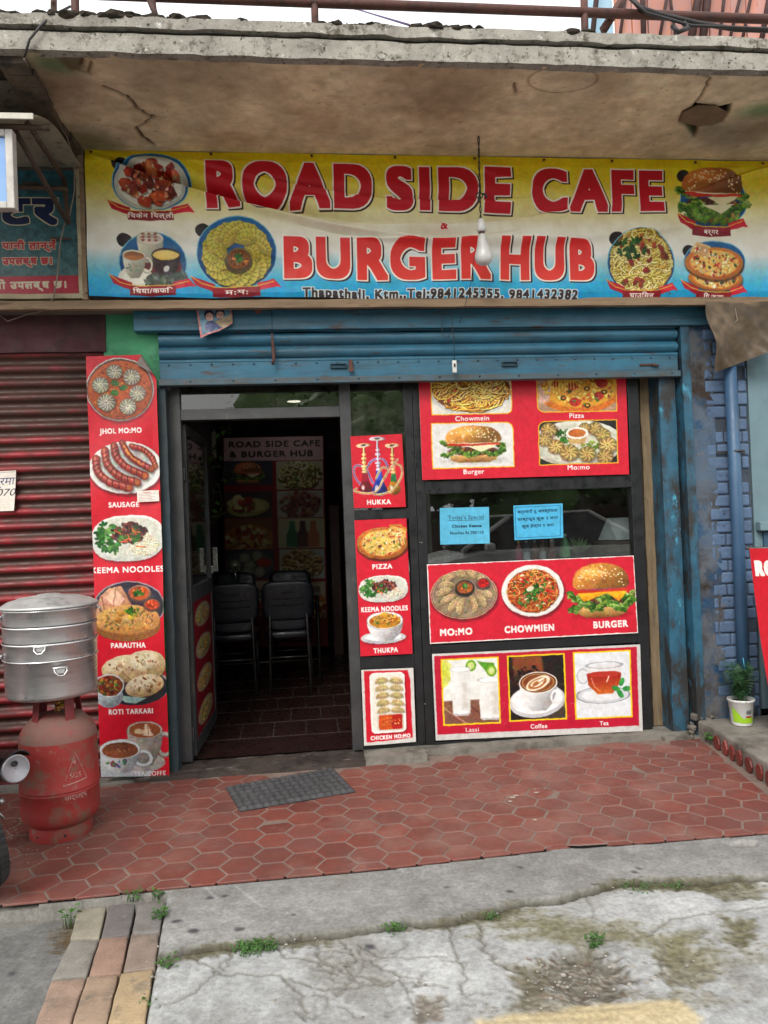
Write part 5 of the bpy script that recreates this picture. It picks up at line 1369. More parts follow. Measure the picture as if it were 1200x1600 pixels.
# inside
RX0, RX1, RY0, RY1, RZ = -.84, 3.3, .06, 3.55, 2.42
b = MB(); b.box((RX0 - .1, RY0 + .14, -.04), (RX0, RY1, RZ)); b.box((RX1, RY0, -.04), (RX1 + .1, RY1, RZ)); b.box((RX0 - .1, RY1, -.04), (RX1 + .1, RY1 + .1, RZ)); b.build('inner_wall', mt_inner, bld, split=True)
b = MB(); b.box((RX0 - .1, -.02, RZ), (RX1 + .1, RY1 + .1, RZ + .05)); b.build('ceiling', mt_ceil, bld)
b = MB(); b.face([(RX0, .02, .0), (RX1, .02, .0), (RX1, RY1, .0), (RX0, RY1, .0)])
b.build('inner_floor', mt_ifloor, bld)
b = MB()
for k in range(9): b.box((RX0, .35 + k * .33, .0005), (RX1, .354 + k * .33, .0022))
for k in range(24): 
    for j in range(9): b.box((RX0 + .2 * k + (.1 if j % 2 else 0), .354 + j * .33, .0005), (RX0 + .2 * k + .004 + (.1 if j % 2 else 0), .35 + (j + 1) * .33, .0022))
b.build('floor_joint', M('floor_joint', (70, 60, 54), rough=.8), bld)
b = MB(); b.box((P(480, 800, 3.2).x * 0 + P(514, 800, 3.05).x, 3.0, .0), (P(529, 800, 3.05).x, 3.1, P(520, 790, 3.05).z), .004); b.build('partition_post', M('brown_laminate', (92, 58, 54), (70, 44, 42), 4, .5, stretch=(8, 8, 1)), bld)
# dark side walls closing the jambs
b = MB(); b.box((P(252, 800, 0).x - .02, -.02, -.03), (P(268, 800, .0).x, .30, RZ)); b.box((P(1040, 800, .1).x, .1, -.03), (RX1, .14, RZ)); b.build('jamb_wall', mt_groove, bld, split=True)
# neighbour to the right, its step
nb = thing('neighbour_house', 'blue grey plastered house wall at the right edge of the cafe', 'building', (x2 + .5, 0, 0))
b = MB(); b.box((x2 + .012, -.12, .1), (x2 + 2.4, .3, ZS + .05)); b.build('wall', mt_neigh, nb)
b = MB(); b.box((x2 + .02, -.17, P(1190, 824, -.15).z - .02), (x2 + 2.4, -.122, P(1190, 815, -.15).z), .006); b.build('ledge', mt_neigh, nb)
b = MB(); b.box((x2 + .06, -.135, .1), (x2 + 2.4, -.122, P(1190, 826, -.14).z - .02)); b.build('lower_wall', M('darker_blue_wall', (58, 92, 116), (46, 76, 98), 5, .7, spots=[((80, 74, 68), 6, .62, .08)]), nb)  # wall below the ledge in a darker blue
st = thing('stone_step', 'raised concrete step with broken red tiles set in its side', 'step', (step_pts[0].x + .5, -.6, -.04))
zs_ = P(1145, 1128, -.22).z
a0, a1 = step_pts[0], step_pts[2]; dv = (a1 - a0) / (a1.y - a0.y); end = a0 + dv * (-1.5 - a0.y)
b = MB(); pts = [(a0.x - .01, -.13, -.05), (a0.x, a0.y, -.05), (end.x, -1.5, -.05), (a0.x + 2.2, -1.5, -.05), (a0.x + 2.2, -.13, -.05)]
b.prism(pts, (0, 0, zs_ + .05), .012); b.build('slab', mt_thresh, st)
b = MB(); Ls = (end - a0).length; du = (end - a0).normalized(); nrm = Vector((du.y, -du.x, 0)); nrm = nrm if nrm.x < 0 else -nrm
s_ = .05
while s_ < Ls - .1:
    w_ = random.uniform(.055, .085); c = a0 + du * (s_ + w_ / 2); c.z = -.03 + zs_ * .48
    pl = []
    for k in range(9):
        t = 6.283 * k / 9; pl.append(c + du * (w_ * .46 * math.cos(t) * random.uniform(.85, 1.1)) + Vector((0, 0, (zs_ + .035) * .43 * math.sin(t) * random.uniform(.9, 1.08))) + nrm * .002)
    b.prism(pl, nrm * .012, .003); s_ += w_ + random.uniform(.02, .035)
b.build('riser_tile', M('broken_tile', (122, 50, 44), (98, 44, 40), 12, .4, rnd=.3, spots=[((150, 130, 116), 16, .66, .06)]), st, split=True)


# ------------------------------------------------------------------ glazed black shop front
def box_px(b, xa, xb, ya, yb, Y0, Y1, bev=.003):
    """a bar seen between two photograph columns (read at mid height) and two rows"""
    ym = (ya + yb) / 2; p = P(xa, ym, Y0); q = P(xb, ym, Y0); t = P((xa + xb) / 2, ya, Y0); u = P((xa + xb) / 2, yb, Y0)
    b.box((p.x, Y0, u.z), (q.x, Y1, t.z), bev); return b

FZ = P(600, 575, 0).z                            # hidden head of the frame behind the shutter
sf = thing('storefront', 'black aluminium shop front with glass panes and an open door', 'shop front', (.7, 0, 0))
def bar(name, x0, x1, z0, z1, mat=mt_black, Y0=-.03, Y1=.03, par=sf, bev=.003):
    b = MB(); b.box((x0, Y0, z0), (x1, Y1, z1), bev); return b.build(name, mat, par)
X = lambda px, py=850, Y=-.03: P(px, py, Y).x
Z = lambda px, py, Y=-.03: P(px, py, Y).z
xa, xb = X(268), X(289)                          # left jamb
xc, xd = X(539), X(556)                          # door post
xe, xf, xg = X(640.5), X(653, 850), X(668, 850)  # double mullion
xh, xi = X(990.5, 850), X(1008, 850)             # right post
bar('jamb', xa, xb, 0, FZ, mt_grey_al); bar('post', xc, xd, 0, FZ, mt_grey_al, -.034); bar('mullion', xe, xf, 0, FZ); bar('mullion', xf + .003, xg, 0, FZ, mt_black, -.026); bar('post', xh, xi, 0, FZ)
bar('head', xa - .01, xi, FZ, FZ + .05)
zt0, zt1 = Z(410, 654), Z(410, 637); bar('transom', xb, xc, zt0, zt1, mt_grey_al)
z1, z0 = Z(592, 796), Z(592, 812); bar('transom', xd, xe, z0, z1)
z3, z2 = Z(602, 1025), Z(602, 1046); bar('transom', xd, xe, z2, z3)
z5, z4 = Z(820, 747), Z(820, 767); bar('transom', xg, xh, z4, z5)
z7, z6 = Z(833, 1000), Z(833, 1014); bar('transom', xg, xh, z6, z7); bar('sill_rail', xg, xh, 0, Z(840, 1149)); bar('sill_rail', xd, xe, 0, .02)
def pane(x0, x1, za, zb_, mat=mt_glass, par=sf, name='glass_pane'):
    b = MB(); b.box((x0 - .004, -.003, za - .004), (x1 + .004, .003, zb_ + .004)); return b.build(name, mat, par)
pane(xb, xc, zt1, FZ, mt_glass2); pane(xd, xe, z1, FZ, mt_glass2); pane(xd, xe, z3, z0); pane(xd, xe, .02, z2); pane(xg, xh, z5, FZ); pane(xg, xh, z7, z4); pane(xg, xh, Z(840, 1149), z6)
b = MB()
for (x, z) in ((655.5, 848), (659, 848), (662, 695), (664, 1100)):
    b.cyl(P(x, z, -.03), P(x, z, -.034), .004, 8)
b.build('screw', mt_chrome, sf, split=True)
# the door leaf, swung inwards on the left jamb
ang = math.radians(88.5); hx, hy = X(290, 900, 0) + .005, .035; DW = .80; DT = .034; zd = zt0 - .012
dirv = Vector((math.cos(ang), math.sin(ang), 0)); nv = Vector((math.sin(ang), -math.cos(ang), 0))
def dbox(b, s0, s1, za, zb_, n0=-DT / 2, n1=DT / 2, bev=.003):
    c = Vector((hx, hy, 0)) + dirv * ((s0 + s1) / 2) + nv * ((n0 + n1) / 2); c.z = (za + zb_) / 2
    h = Vector((abs(s1 - s0) / 2, abs(n1 - n0) / 2, abs(zb_ - za) / 2)); b.box(c - h, c + h, bev, rot=Matrix.Rotation(ang, 3, 'Z')); return b
b = MB(); dbox(b, 0, .055, .012, zd); dbox(b, DW - .055, DW, .012, zd); dbox(b, .056, DW - .056, .012, .09); dbox(b, .056, DW - .056, zd - .055, zd); dbox(b, .056, DW - .056, .86, .95)
dr = b.build('door', mt_grey_al, sf)
b = MB(); dbox(b, .05, DW - .05, .94, zd - .05, -.003, .003, 0); b.build('glass_pane', mt_glass, dr)
b = MB(); dbox(b, DW - .06, DW - .03, .98, 1.03, DT / 2, DT / 2 + .012); dbox(b, DW - .052, DW - .038, .99, 1.15, DT / 2 + .012, DT / 2 + .045, .004); b.build('handle', mt_chrome, dr)
b = MB(); dbox(b, -.04, .0, 1.55, 1.62, -.01, .012); dbox(b, -.04, .0, .82, .90, -.01, .012); dbox(b, -.04, .0, .10, .18, -.01, .012); b.build('hinge', mt_grey_al, dr, split=True)
# red picture panel in the lower half of the door leaf
A = art_door(140, 200); v, u = np.mgrid[0:A.H, 0:A.W]; u = u / (A.W - 1); v = v / (A.H - 1)
o0 = Vector((hx, hy, 0)) + nv * (DT / 2 - .006); Xd = np.array(o0)[None, None] + np.array(dirv)[None, None] * (.056 + u[..., None] * (DW - .112)); Xd[..., 2] = .86 - v * .77
tag(gridmesh('door_poster', Xd, A.a, [mt_print, mt_board]), 'red food poster, its colours darkened for shade, filling the lower half of the open door leaf', 'poster')

# ------------------------------------------------------------------ prints on the glass and walls
q_four = Quad((653, 566), (977, 561), (983, 741), (660, 750), -.045)
q_trio = Quad((667, 882), (990, 868), (997, 989), (672, 1006), -.045)
q_drk = Quad((675, 1022), (1000, 1007), (1004, 1142), (681, 1157), -.045)
q_huk = Quad((547.4, 682), (628, 678), (634, 792), (553, 794), -.045)
q_str = Quad((553.6, 813), (635, 810), (644.6, 1021.4), (563.4, 1025.6), -.045)
q_chk = Quad((564.4, 1047), (645.6, 1043.5), (650, 1159), (569, 1165), -.048)
GP = 'red food posters on the shop front'
def buckle(k, s=3.0, seed=0.0):
    def f(Xp, u, v):
        Xp[..., 1] -= k * (.5 + .5 * np.sin(u * s * 2 + v * s + seed)) * (.6 + .4 * np.sin(v * s * 2.3 + seed * 2)) ; return Xp
    return f
for nm, q, fn, lb, wp in (
    ('menu_poster', q_four, art_four, 'wide red poster of four framed dishes, Chowmein, Pizza, Burger and Mo:mo, under the shutter', buckle(.006, 2.1)),
    ('menu_poster', q_trio, art_trio, 'white edged red poster with a plate of MO:MO, CHOWMIEN and a big BURGER', buckle(.002, 1.3)),
    ('menu_poster', q_drk, art_drinks, 'scratched red poster of Lassi, Coffee and Tea in yellow frames at the bottom', buckle(.004, 2.6, 1)),
    ('menu_poster', q_huk, art_hukka, 'small red poster with three water pipes and the word HUKKA', buckle(.003, 2.0, 2)),
    ('menu_poster', q_str, art_strip, 'narrow red poster with PIZZA, KEEMA NOODLES and a bowl of THUKPA', buckle(.002, 2.0, 3)),
    ('menu_poster', q_chk, art_chicken, 'small red and white poster of CHICKEN MO:MO on a tray beside the doorway', buckle(.006, 2.4, 4))):
    tag(printed(nm, q, fn(q), [mt_print, mt_board], warp=wp), lb, 'poster', GP)
q_n1 = Quad((687, 794), (764, 792), (765, 849), (688, 851), -.010); q_n2 = Quad((802, 790), (879, 786.5), (880, 840), (804, 844), -.010)
def lift(k):
    def f(Xp, u, v): Xp[..., 1] -= k * (u * v) ** 3 + k * .4 * ((1 - u) * (1 - v)) ** 4; return Xp
    return f
tag(printed('paper_notice', q_n1, art_note1(q_n1), [mt_print, mt_board], back=0, warp=lift(.006)), "pale blue paper reading Today's Special taped to the window", 'notice', 'blue notices on the window')
tag(printed('paper_notice', q_n2, art_note2(q_n2), [mt_print, mt_board], back=0, warp=lift(.004)), 'bordered blue paper in Nepali script taped to the middle of the window', 'notice', 'blue notices on the window')

# the tall poster by the door with its folded corner
q_tall = Quad((133, 556), (243, 553), (266, 1210), (159, 1213), -.16)
A = art_tall(q_tall)
v, u = np.mgrid[0:A.H, 0:A.W]; u = u / (A.W - 1); v = v / (A.H - 1); Xt = q_tall.pts(u, v)
Xt[..., 1] += -.012 * (.5 + .5 * np.sin(v * 9 + u * 2)) * (u ** 2) - .004 * np.sin(v * 23 + u * 5) - .03 * (v - .5) - .02 * np.clip(u - .92, 0, 1) * 8 * np.sin(v * 7) ** 2
f0, f1 = P(216, 552, -.16), P(250, 607, -.16); fd = np.array([f1.x - f0.x, f1.z - f0.z]); fd /= np.hypot(*fd); fn_ = np.array([-fd[1], fd[0]])
if fn_[0] < 0: fn_ = -fn_
dd = (Xt[..., 0] - f0.x) * fn_[0] + (Xt[..., 2] - f0.z) * fn_[1]
RC = .012; over = dd > 0                         # roll the corner over a small radius
th = np.clip(dd / RC, 0, math.pi); flat = np.clip(dd - math.pi * RC, 0, None)
nd = np.where(over, RC * np.sin(th) - flat, dd); ny = np.where(over, -RC * (1 - np.cos(th)), 0)
Xt[..., 0] += (nd - dd) * fn_[0]; Xt[..., 2] += (nd - dd) * fn_[1]; Xt[..., 1] += ny
bk = dd > RC * 1.6; A.a[bk] = rgb((120, 110, 104)) * (1 + .2 * (A.rs.rand(int(bk.sum()))[:, None] - .5))
tp = gridmesh('tall_poster', Xt, A.a, [mt_print, mt_board]); tag(tp, 'tall red food poster with a folded top corner leaning beside the doorway', 'poster')
q_st = Quad((214, 767.5), (248, 765.5), (248.8, 783), (214.6, 784.5), -.172); As = Art(34, 17, 5, (232, 224, 216), 91)
As.text('MENU RATE', 17, 5, 2.0, (170, 60, 60), off=.0)if False else None
for k in range(5): As.line([(3, 5 + k * 2.4), (28 - 6 * (k % 2), 5 + k * 2.4)], .5, (150, 110, 106), a=.8)
As.line([(10, 3), (22, 3)], .9, (190, 70, 70), a=.7)
tag(printed('price_sticker', q_st, As, [mt_print, mt_board], back=0), 'small white sticker on the tall poster, below the sausages', 'sticker')

# the banner across the front
bz = thing('shop_banner', 'wide yellow, white and blue cloth banner lettered ROAD SIDE CAFE BURGER HUB', 'banner', (.8, -.25, P(600, 464, -.25).z))
q_ban = Quad((133, 234), (1206, 252), (1206, 467), (140, 463), -.255)
A = art_banner(q_ban); v, u = np.mgrid[0:A.H, 0:A.W]; u = u / (A.W - 1); v = v / (A.H - 1); Xb = q_ban.pts(u, v)
xx = Xb[..., 0] - Xb[0, 0, 0]; zz = Xb[..., 2]; zt_ = zz.max()
dep = zt_ - zz                                   # metres below the upper hem
wv = np.zeros_like(xx)
def ridge(x0, d0, x1, d1, w, h, sag=0.0, x_end=.25):
    t = np.clip((xx - x0) / (x1 - x0), 0, 1); line = d0 + (d1 - d0) * t + sag * 4 * t * (1 - t)
    fade = np.clip((xx - x0) / x_end + .15, 0, 1) * np.clip((x1 - xx) / x_end, 0, 1)
    ww = w * (.35 + .65 * np.clip((xx - x0) / .5, 0, 1)); q_ = dep - line
    return h * np.exp(-(q_ / np.where(q_ < 0, ww * 2.2, ww * .5)) ** 2) * fade       # the fold hangs over its lower edge
for a in ((-.05, -.02, 1.95, .47, .055, .030, .10), (.02, .02, 3.2, .38, .060, .020, .22), (.45, .02, 2.5, .20, .05, .016, .12), (1.2, .40, 2.8, .42, .05, .014, .07), (.0, .30, 1.2, .60, .06, .012, .02), (1.9, .02, 3.9, .34, .05, .012, .10), (3.2, .24, 4.1, -.02, .05, .024, -.03), (2.8, .5, 3.9, .25, .05, .014, -.02)):
    wv += ridge(*a)
for a in ((-.06, -.03, 2.0, .45, .024, -.056, .10), (.02, .02, 2.6, .28, .018, -.036, .20), (.9, .14, 2.4, .22, .016, -.028, .06), (1.1, .40, 2.3, .41, .016, -.030, .05), (3.3, .2, 4.1, -.03, .02, -.018, -.03)):   # creases pulled in by the nails
    wv += ridge(*a)
wv += .016
nb_ = fnoise(A.H, A.W, 110, A.rs, 4) - .5
wv += .012 * nb_ + .005 * np.sin(xx * 9 + dep * 14) * np.clip(dep * 3, 0, 1)
hem = np.clip(dep / .06, 0, 1) * np.clip((dep.max() - dep) / .05, .25, 1)
Xb[..., 1] -= wv * hem; Xb[..., 2] -= .007 * (np.sin(xx * 3.1) ** 2 + .6 * np.sin(xx * 7.7) ** 2) * np.clip(dep / .5, .3, 1)
cl = gridmesh('cloth', Xb, A.a, [mt_cloth, mt_board], bz)
b = MB(); zb_ = P(600, 466, -.26).z
pl, pr = P(134, 471, -.26), P(1206, 475, -.26)
b.rough((-2.4, -.262, zb_ - .047), (3.4, -.225, zb_ - .004), .05, .003); b.build('bottom_batten', mt_wood, bz)
b = MB(); p = P(128, 350, -.27); b.rough((p.x - .012, -.268, zb_), (p.x + .016, -.2, P(128, 236, -.26).z), .05, .002); b.build('side_batten', mt_wood, bz)
b = MB(); b.rough((p.x, -.235, P(600, 246, -.23).z - .03), (3.4, -.2, P(600, 246, -.23).z + .01), .05, .003); b.build('top_batten', mt_wood, bz)
b = MB()
for px in (143, 330, 487, 617, 741, 849, 955, 1085, 1190):
    y = 236 + (px - 133) * .017 + 4; g = P(px, y, -.258); b.cyl(g, g + Vector((0, -.012, .004)), .004, 8); b.cyl(g + Vector((0, -.012, .004)), g + Vector((0, -.014, .005)), .008, 10)
for px in (136, 560, 374, 801, 1045): g = P(px, 459, -.258); b.cyl(g, g + Vector((0, -.013, 0)), .005, 8)
b.build('nail', mt_rust, bz, split=True)

# ------------------------------------------------------------------ blue roller shutter, rolled up
bs = thing('roller_shutter', 'blue rolled up shutter with rust stains above the cafe entrance', 'shutter', (.75, -.12, P(600, 595, -.12).z))
zq = lambda y: P(655, y, -.12).z
sxl, sxr = P(249, 560, -.12).x, P(1058, 560, -.12).x
prof = [(-.10, zq(505)), (-.10, zq(511)), (-.135, zq(512)), (-.135, zq(515.5)), (-.112, zq(517))]
for y0, y1 in ((517, 536), (538, 556)):
    for t in np.linspace(0, 1, 9): prof.append((-.112 - .026 * math.sin(math.pi * t) ** .8, zq(y0 + (y1 - y0) * t)))
    prof += [(-.104, zq(y1 + .4)), (-.104, zq(y1 + 1.6))]
prof += [(-.126, zq(557)), (-.128, zq(562)), (-.116, zq(563))]
b = MB(); b.extrude_x(prof, sxl, sxr, 24, .0012); b.build('slats', mt_blue, bs)
b = MB(); b.box((sxl, -.128, zq(587)), (sxr, -.108, zq(562)), .003); b.build('bottom_plate', mt_blue, bs)
b = MB(); b.box((sxl - .005, -.150, zq(597)), (sxr + .005, -.100, zq(587) - .001), .004); b.build('bottom_angle', M('dull_blue_angle', (58, 92, 108), (70, 66, 60), 8, .6, stretch=(1, 4, 4)), bs)
b = MB()
for k in range(26): x = sxl + .05 + k * (sxr - sxl - .1) / 25; b.lathe([(.006, 0), (.005, .004), (.001, .006)], (x, -.128, zq(565)), 8, (0, -1, 0)); b.lathe([(.006, 0), (.005, .004), (.001, .006)], (x, -.150, zq(591)), 8, (0, -1, 0)) if k % 2 else None
b.build('rivet', mt_blue2, bs, split=True)
b = MB()
for px, py in ((529, 572), (796, 569)):
    g = P(px, py, -.13); b.box((g.x - .045, -.142, g.z - .013), (g.x + .045, -.128, g.z - .008), .002); b.box((g.x - .045, -.142, g.z + .008), (g.x + .045, -.128, g.z + .013), .002); b.box((g.x - .045, -.142, g.z - .008), (g.x - .039, -.128, g.z + .008), .002); b.box((g.x + .039, -.142, g.z - .008), (g.x + .045, -.128, g.z + .008), .002)
b.build('pull_slot', M('dark_blue_steel', (36, 60, 74), rough=.5), bs)
b = MB(); g = P(548, 568, -.14); b.box((g.x - .010, -.150, g.z - .03), (g.x + .010, -.130, g.z + .02), .003); b.box((g.x - .013, -.158, g.z - .05), (g.x + .013, -.150, g.z - .02), .003); b.build('hasp', mt_rust, bs)
b = MB(); g = P(1012, 570, -.13); b.box((g.x - .05, -.136, g.z - .006), (g.x + .05, -.128, g.z + .006), .003); b.cyl(g + Vector((.02, -.01, 0)), g + Vector((.06, -.012, -.01)), .006); b.build('bolt', mt_rust, bs)
for px0, px1, yy, Y0, Y1 in ((1040, 1065, 850, -.10, .04), (1078, 1091, 850, -.15, -.06)):
    b = MB(); b.rough((P(px0, yy, Y0).x, Y0, -.045), (P(px1, yy, Y0).x, Y1, zb - .06), .04, .0025); b.build('guide_channel', mt_blue2, bs)
b = MB(); b.box((P(1065, 850, -.09).x, -.06, -.045), (P(1078, 850, -.09).x, .02, zq(590))); b.build('guide_slot', M('slot_black', (16, 15, 15), rough=.6), bs)  # plain black filling between the two channels
b = MB(); b.rough((P(256, 850, -.10).x, -.12, -.045), (P(268, 850, -.10).x, .0, zq(598)), .04, .003); b.build('guide_channel', M('worn_dark_guide', (52, 50, 46), (34, 60, 72), 5, .7, stretch=(3, 3, .6), spots=[((110, 104, 92), 18, .68, .05)]), bs)
b = MB(); b.box((P(1047, 540, -.13).x, -.135, zq(515)), (P(1070, 540, -.13).x, -.09, zq(500)), .003); b.build('top_bracket', mt_blue2, bs)

# torn picture paper and scraps on the lintel
q_torn = Quad((306, 479), (362, 477), (364, 510), (314, 529), -.18); At = Art(56, 44, 2.4, (104, 140, 160), 95)
At.rect(0, 0, 56, 44, (196, 120, 120)); At.rect(3, 3, 53, 41, (96, 136, 160)); 
for cx in (19, 36): At.ell(cx, 14, 8, 8.5, (40, 44, 70)); At.ell(cx, 17, 6, 6.5, (214, 170, 156)); At.ell(cx, 32, 9, 9, (60, 70, 110)); At.line([(cx - 3, 16), (cx - 1, 16)], .8, (40, 30, 40)); At.line([(cx + 1, 16), (cx + 3, 16)], .8, (40, 30, 40)); At.line([(cx - 1.5, 20.5), (cx + 1.5, 20.5)], .7, (170, 60, 70))
At.poly([(26, 26), (54, 20), (56, 40), (40, 44)], (160, 140, 110), soft=1); At.speck(.5, 4)
def tornw(Xp, u, v): Xp[..., 1] -= .02 * v * v * (.5 + .5 * np.sin(u * 6)) + .03 * np.clip(v - .7, 0, 1) * u; Xp[..., 2] += .03 * np.clip(u - .55, 0, 1) * v; return Xp
tag(printed('torn_picture', q_torn, At, [mt_print, mt_board], back=0, warp=tornw), 'torn faded picture paper hanging from the blue lintel', 'paper')
b = MB(); g = P(404, 485, -.17); b.prism([g + Vector(p) for p in ((-.03, 0, .01), (-.01, 0, .02), (.0, 0, .006), (.025, 0, .012), (.012, 0, -.012), (-.012, 0, -.02))], (0, -.003, 0)); tag(b.build('paper_scrap', M('brown_scrap', (130, 84, 70), rough=.9)), 'small brown paper scrap stuck to the blue lintel', 'scrap')
hk = thing('hanging_hook', 'rusty hook on a wire in front of the left part of the blue shutter', 'hook', P(425, 540, -.17))
b = MB(); b.tube([P(424, 478, -.17), P(425, 500, -.172), P(425, 522, -.17)], .0015, 6); b.build('wire', mt_wire, hk)
b = MB(); b.tube([P(425, 520, -.17), P(425.5, 530, -.17), P(427, 545, -.172), P(428, 562, -.172), P(426, 570, -.172), P(423.5, 566, -.172)], [.004, .006, .011, .009, .005, .004], 8); b.build('hook_body', mt_rust, hk)

# hanging bulb and the pull switch
hb = thing('hanging_bulb', 'white light bulb on a twisted cord in front of the banner', 'light bulb', P(754, 385, -.42))
YB = -.46; b = MB(); c0 = [P(747, 184, YB), P(748, 230, YB), P(749, 280, YB), P(750, 305, YB), P(751, 342, YB)]
for ph in (0, math.pi):
    pts = []
    for k in range(40):
        t = k / 39 * (len(c0) - 1.001); j = int(t); p = c0[j].lerp(c0[j + 1], t - j); pts.append(p + Vector((math.cos(k * .8 + ph), math.sin(k * .8 + ph), 0)) * .004)
    b.tube(pts, .0028, 6)
g = P(750, 306, YB)
b.tube([g + Vector((math.cos(t) * .018 - .004, -.004, math.sin(t) * .014)) for t in np.linspace(0, 8, 24)], .003, 6); b.tube([g + Vector((.01, 0, .01)), g + Vector((.028, -.004, .006)), g + Vector((.034, -.004, -.012))], .006, 8)
b.tube([P(744, 186, YB), P(747, 182, YB), P(750, 188, YB)], .006, 6); b.build('cord', mt_wire, hb)
gs = P(751, 342, YB); gb = P(755, 392, YB); ax = (gb - gs).normalized(); mm = (P(800, 380, YB) - P(700, 380, YB)).length / 100
b = MB(); b.lathe([(2 * mm, 0), (4.5 * mm, 1 * mm), (6.5 * mm, 8 * mm), (7.2 * mm, 16 * mm), (6.4 * mm, 20 * mm)], gs, 20, ax); b.build('socket', mt_white, hb)
b = MB(); b.lathe([(4.6 * mm, 0), (4.6 * mm, 6 * mm)], gs + ax * 19 * mm, 18, ax); b.build('bulb_cap', mt_rust, hb)
b = MB(); b.lathe([(5 * mm, 0), (6.4 * mm, 4 * mm), (8 * mm, 13 * mm), (11 * mm, 24 * mm), (13.4 * mm, 32 * mm), (13.6 * mm, 37 * mm), (12 * mm, 42 * mm), (8 * mm, 45.5 * mm), (2 * mm, 47 * mm)], gs + ax * 24 * mm, 28, ax); b.build('bulb', mt_white, hb)
ps = thing('pull_switch', 'small white pendant switch on a thin wire in front of the shutter', 'switch', P(710, 572, -.2))
b = MB(); b.tube([P(741, 400, -.35), P(736, 440, -.3), P(726, 480, -.28), P(718, 505, -.22)], .0016, 6); b.tube([P(703, 480, -.22), P(706, 500, -.2), P(709, 530, -.2), P(710, 564, -.2)], .002, 6); b.tube([P(697, 480, -.22), P(690, 500, -.2), P(691, 522, -.2), P(700, 528, -.2), P(707, 515, -.2)], .0018, 6); b.tube([P(706, 478, -.24), P(712, 480, -.24), P(718, 482, -.24), P(714, 488, -.24)], .002, 6); b.build('wire', mt_wire, ps)
g = P(710, 573, -.2); b = MB(); b.box(g - Vector((.012, .008, .034)), g + Vector((.012, .008, .034)), .004); b.build('switch_body', mt_white, ps); b = MB(); b.box(g - Vector((.005, .0105, .004)), g + Vector((.005, -.0075, .016)), .001); b.build('switch_button', mt_wire, ps)

# ------------------------------------------------------------------ left: red shutter, sign, awning
rs_ = thing('roller_shutter', 'closed red roller shutter of the neighbouring shop, streaked with dirt', 'shutter', (-2, -.05, -.04))
zr0, zr1 = -.03, P(60, 548, -.05).z; xr = P(166, 800, -.05).x; nsl = 30; ph_ = (zr1 - zr0) / nsl
NV, NXV = nsl * 14, 260
tz = np.linspace(0, nsl, NV); fr = tz % 1; idx = np.floor(tz)
prof_y = -.052 - .022 * np.where(fr < .62, np.sin(np.pi * fr / .62) ** .7, 0) + .006 * np.where(fr >= .62, np.sin(np.pi * (fr - .62) / .38), 0)
RX = np.linspace(-3.6, xr + .02, NXV)
XYZ = np.zeros((NV, NXV, 3)); XYZ[..., 0] = RX[None]; XYZ[..., 2] = (zr1 - (zr1 - zr0) * tz / nsl)[:, None]; XYZ[..., 1] = prof_y[:, None]
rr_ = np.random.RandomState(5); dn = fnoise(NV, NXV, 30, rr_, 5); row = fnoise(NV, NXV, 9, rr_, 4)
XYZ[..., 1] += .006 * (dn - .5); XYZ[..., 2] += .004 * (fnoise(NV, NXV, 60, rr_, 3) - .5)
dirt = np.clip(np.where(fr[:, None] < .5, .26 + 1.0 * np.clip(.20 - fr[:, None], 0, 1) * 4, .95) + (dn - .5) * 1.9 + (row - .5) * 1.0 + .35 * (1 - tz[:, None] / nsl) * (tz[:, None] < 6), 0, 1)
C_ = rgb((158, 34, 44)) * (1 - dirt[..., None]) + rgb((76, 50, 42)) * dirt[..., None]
gridmesh('slats', XYZ, C_, [mt_red_sh, mt_board], rs_)
b = MB(); b.rough((-3.6, -.10, zr1 - .02), (P(165, 530, -.1).x, .02, zb - .0), .06, .004); b.build('head_box', M('dark_red_head', (78, 36, 40), (58, 32, 34), 5, .8, spots=[((150, 116, 70), 18, .76, .03), ((44, 30, 30), 6, .6, .08)], bump=.2), rs_)
b = MB(); b.rough((P(40, 1150, -.06).x - 2.5, -.085, -.04), (xr, -.03, .015), .05, .002); b.build('bottom_bar', M('dark_red_bar', (110, 34, 42), (70, 40, 36), 6, .7), rs_)
q_pap = Quad((-34, 738), (25, 735), (23, 798), (-32, 800), -.085); Ap = Art(58, 63, 2.6, (226, 218, 208), 96)
Ap.text('विक्रमा', 56, 22, 12, (40, 50, 110), 'r', off=.0, slant=.1, width=52); Ap.text('2070', 57, 39, 11, (30, 30, 50), 'r', off=.0, slant=.25, width=40); Ap.line([(28, 3), (57, 2)], .5, (90, 90, 120)); 
for k in range(4): Ap.line([(2, 46 + k * 4), (56, 45 + k * 4)], .3, (196, 190, 184))
tag(printed('paper_notice', q_pap, Ap, [mt_print, mt_board], back=0, warp=lift(.012)), 'white paper with handwriting and 2070 stuck on the red shutter', 'notice')
ls = thing('shop_sign', 'old blue and red painted sign in Nepali script left of the banner', 'sign', (-1.9, -.25, 2.5))
q_left = Quad((-70, 264), (122, 267), (131, 459), (-62, 463), -.25); XL = printed('sign_face', q_left, art_left(q_left), [mt_print, mt_board], parent=ls)
b = MB(); zz0, zz1 = P(60, 462, -.25).z, P(60, 266, -.25).z; xq = P(127, 360, -.26).x
b.rough((-3.2, -.268, zz0 - .02), (xq, -.235, zz0 + .004), .05, .003); b.rough((xq - .018, -.27, zz0), (xq, -.235, zz1), .05, .003); b.build('sign_frame', M('cream_frame', (176, 164, 136), (136, 124, 100), 8, .8, spots=[((80, 70, 58), 14, .64, .05)]), ls)
aw = thing('sheet_awning', 'curved sheet awning, lightened for daylight passing through, on rusty brackets over the old blue sign', 'awning', (-1.9, -.5, 2.9))
yA, yB_ = -.98, -.25
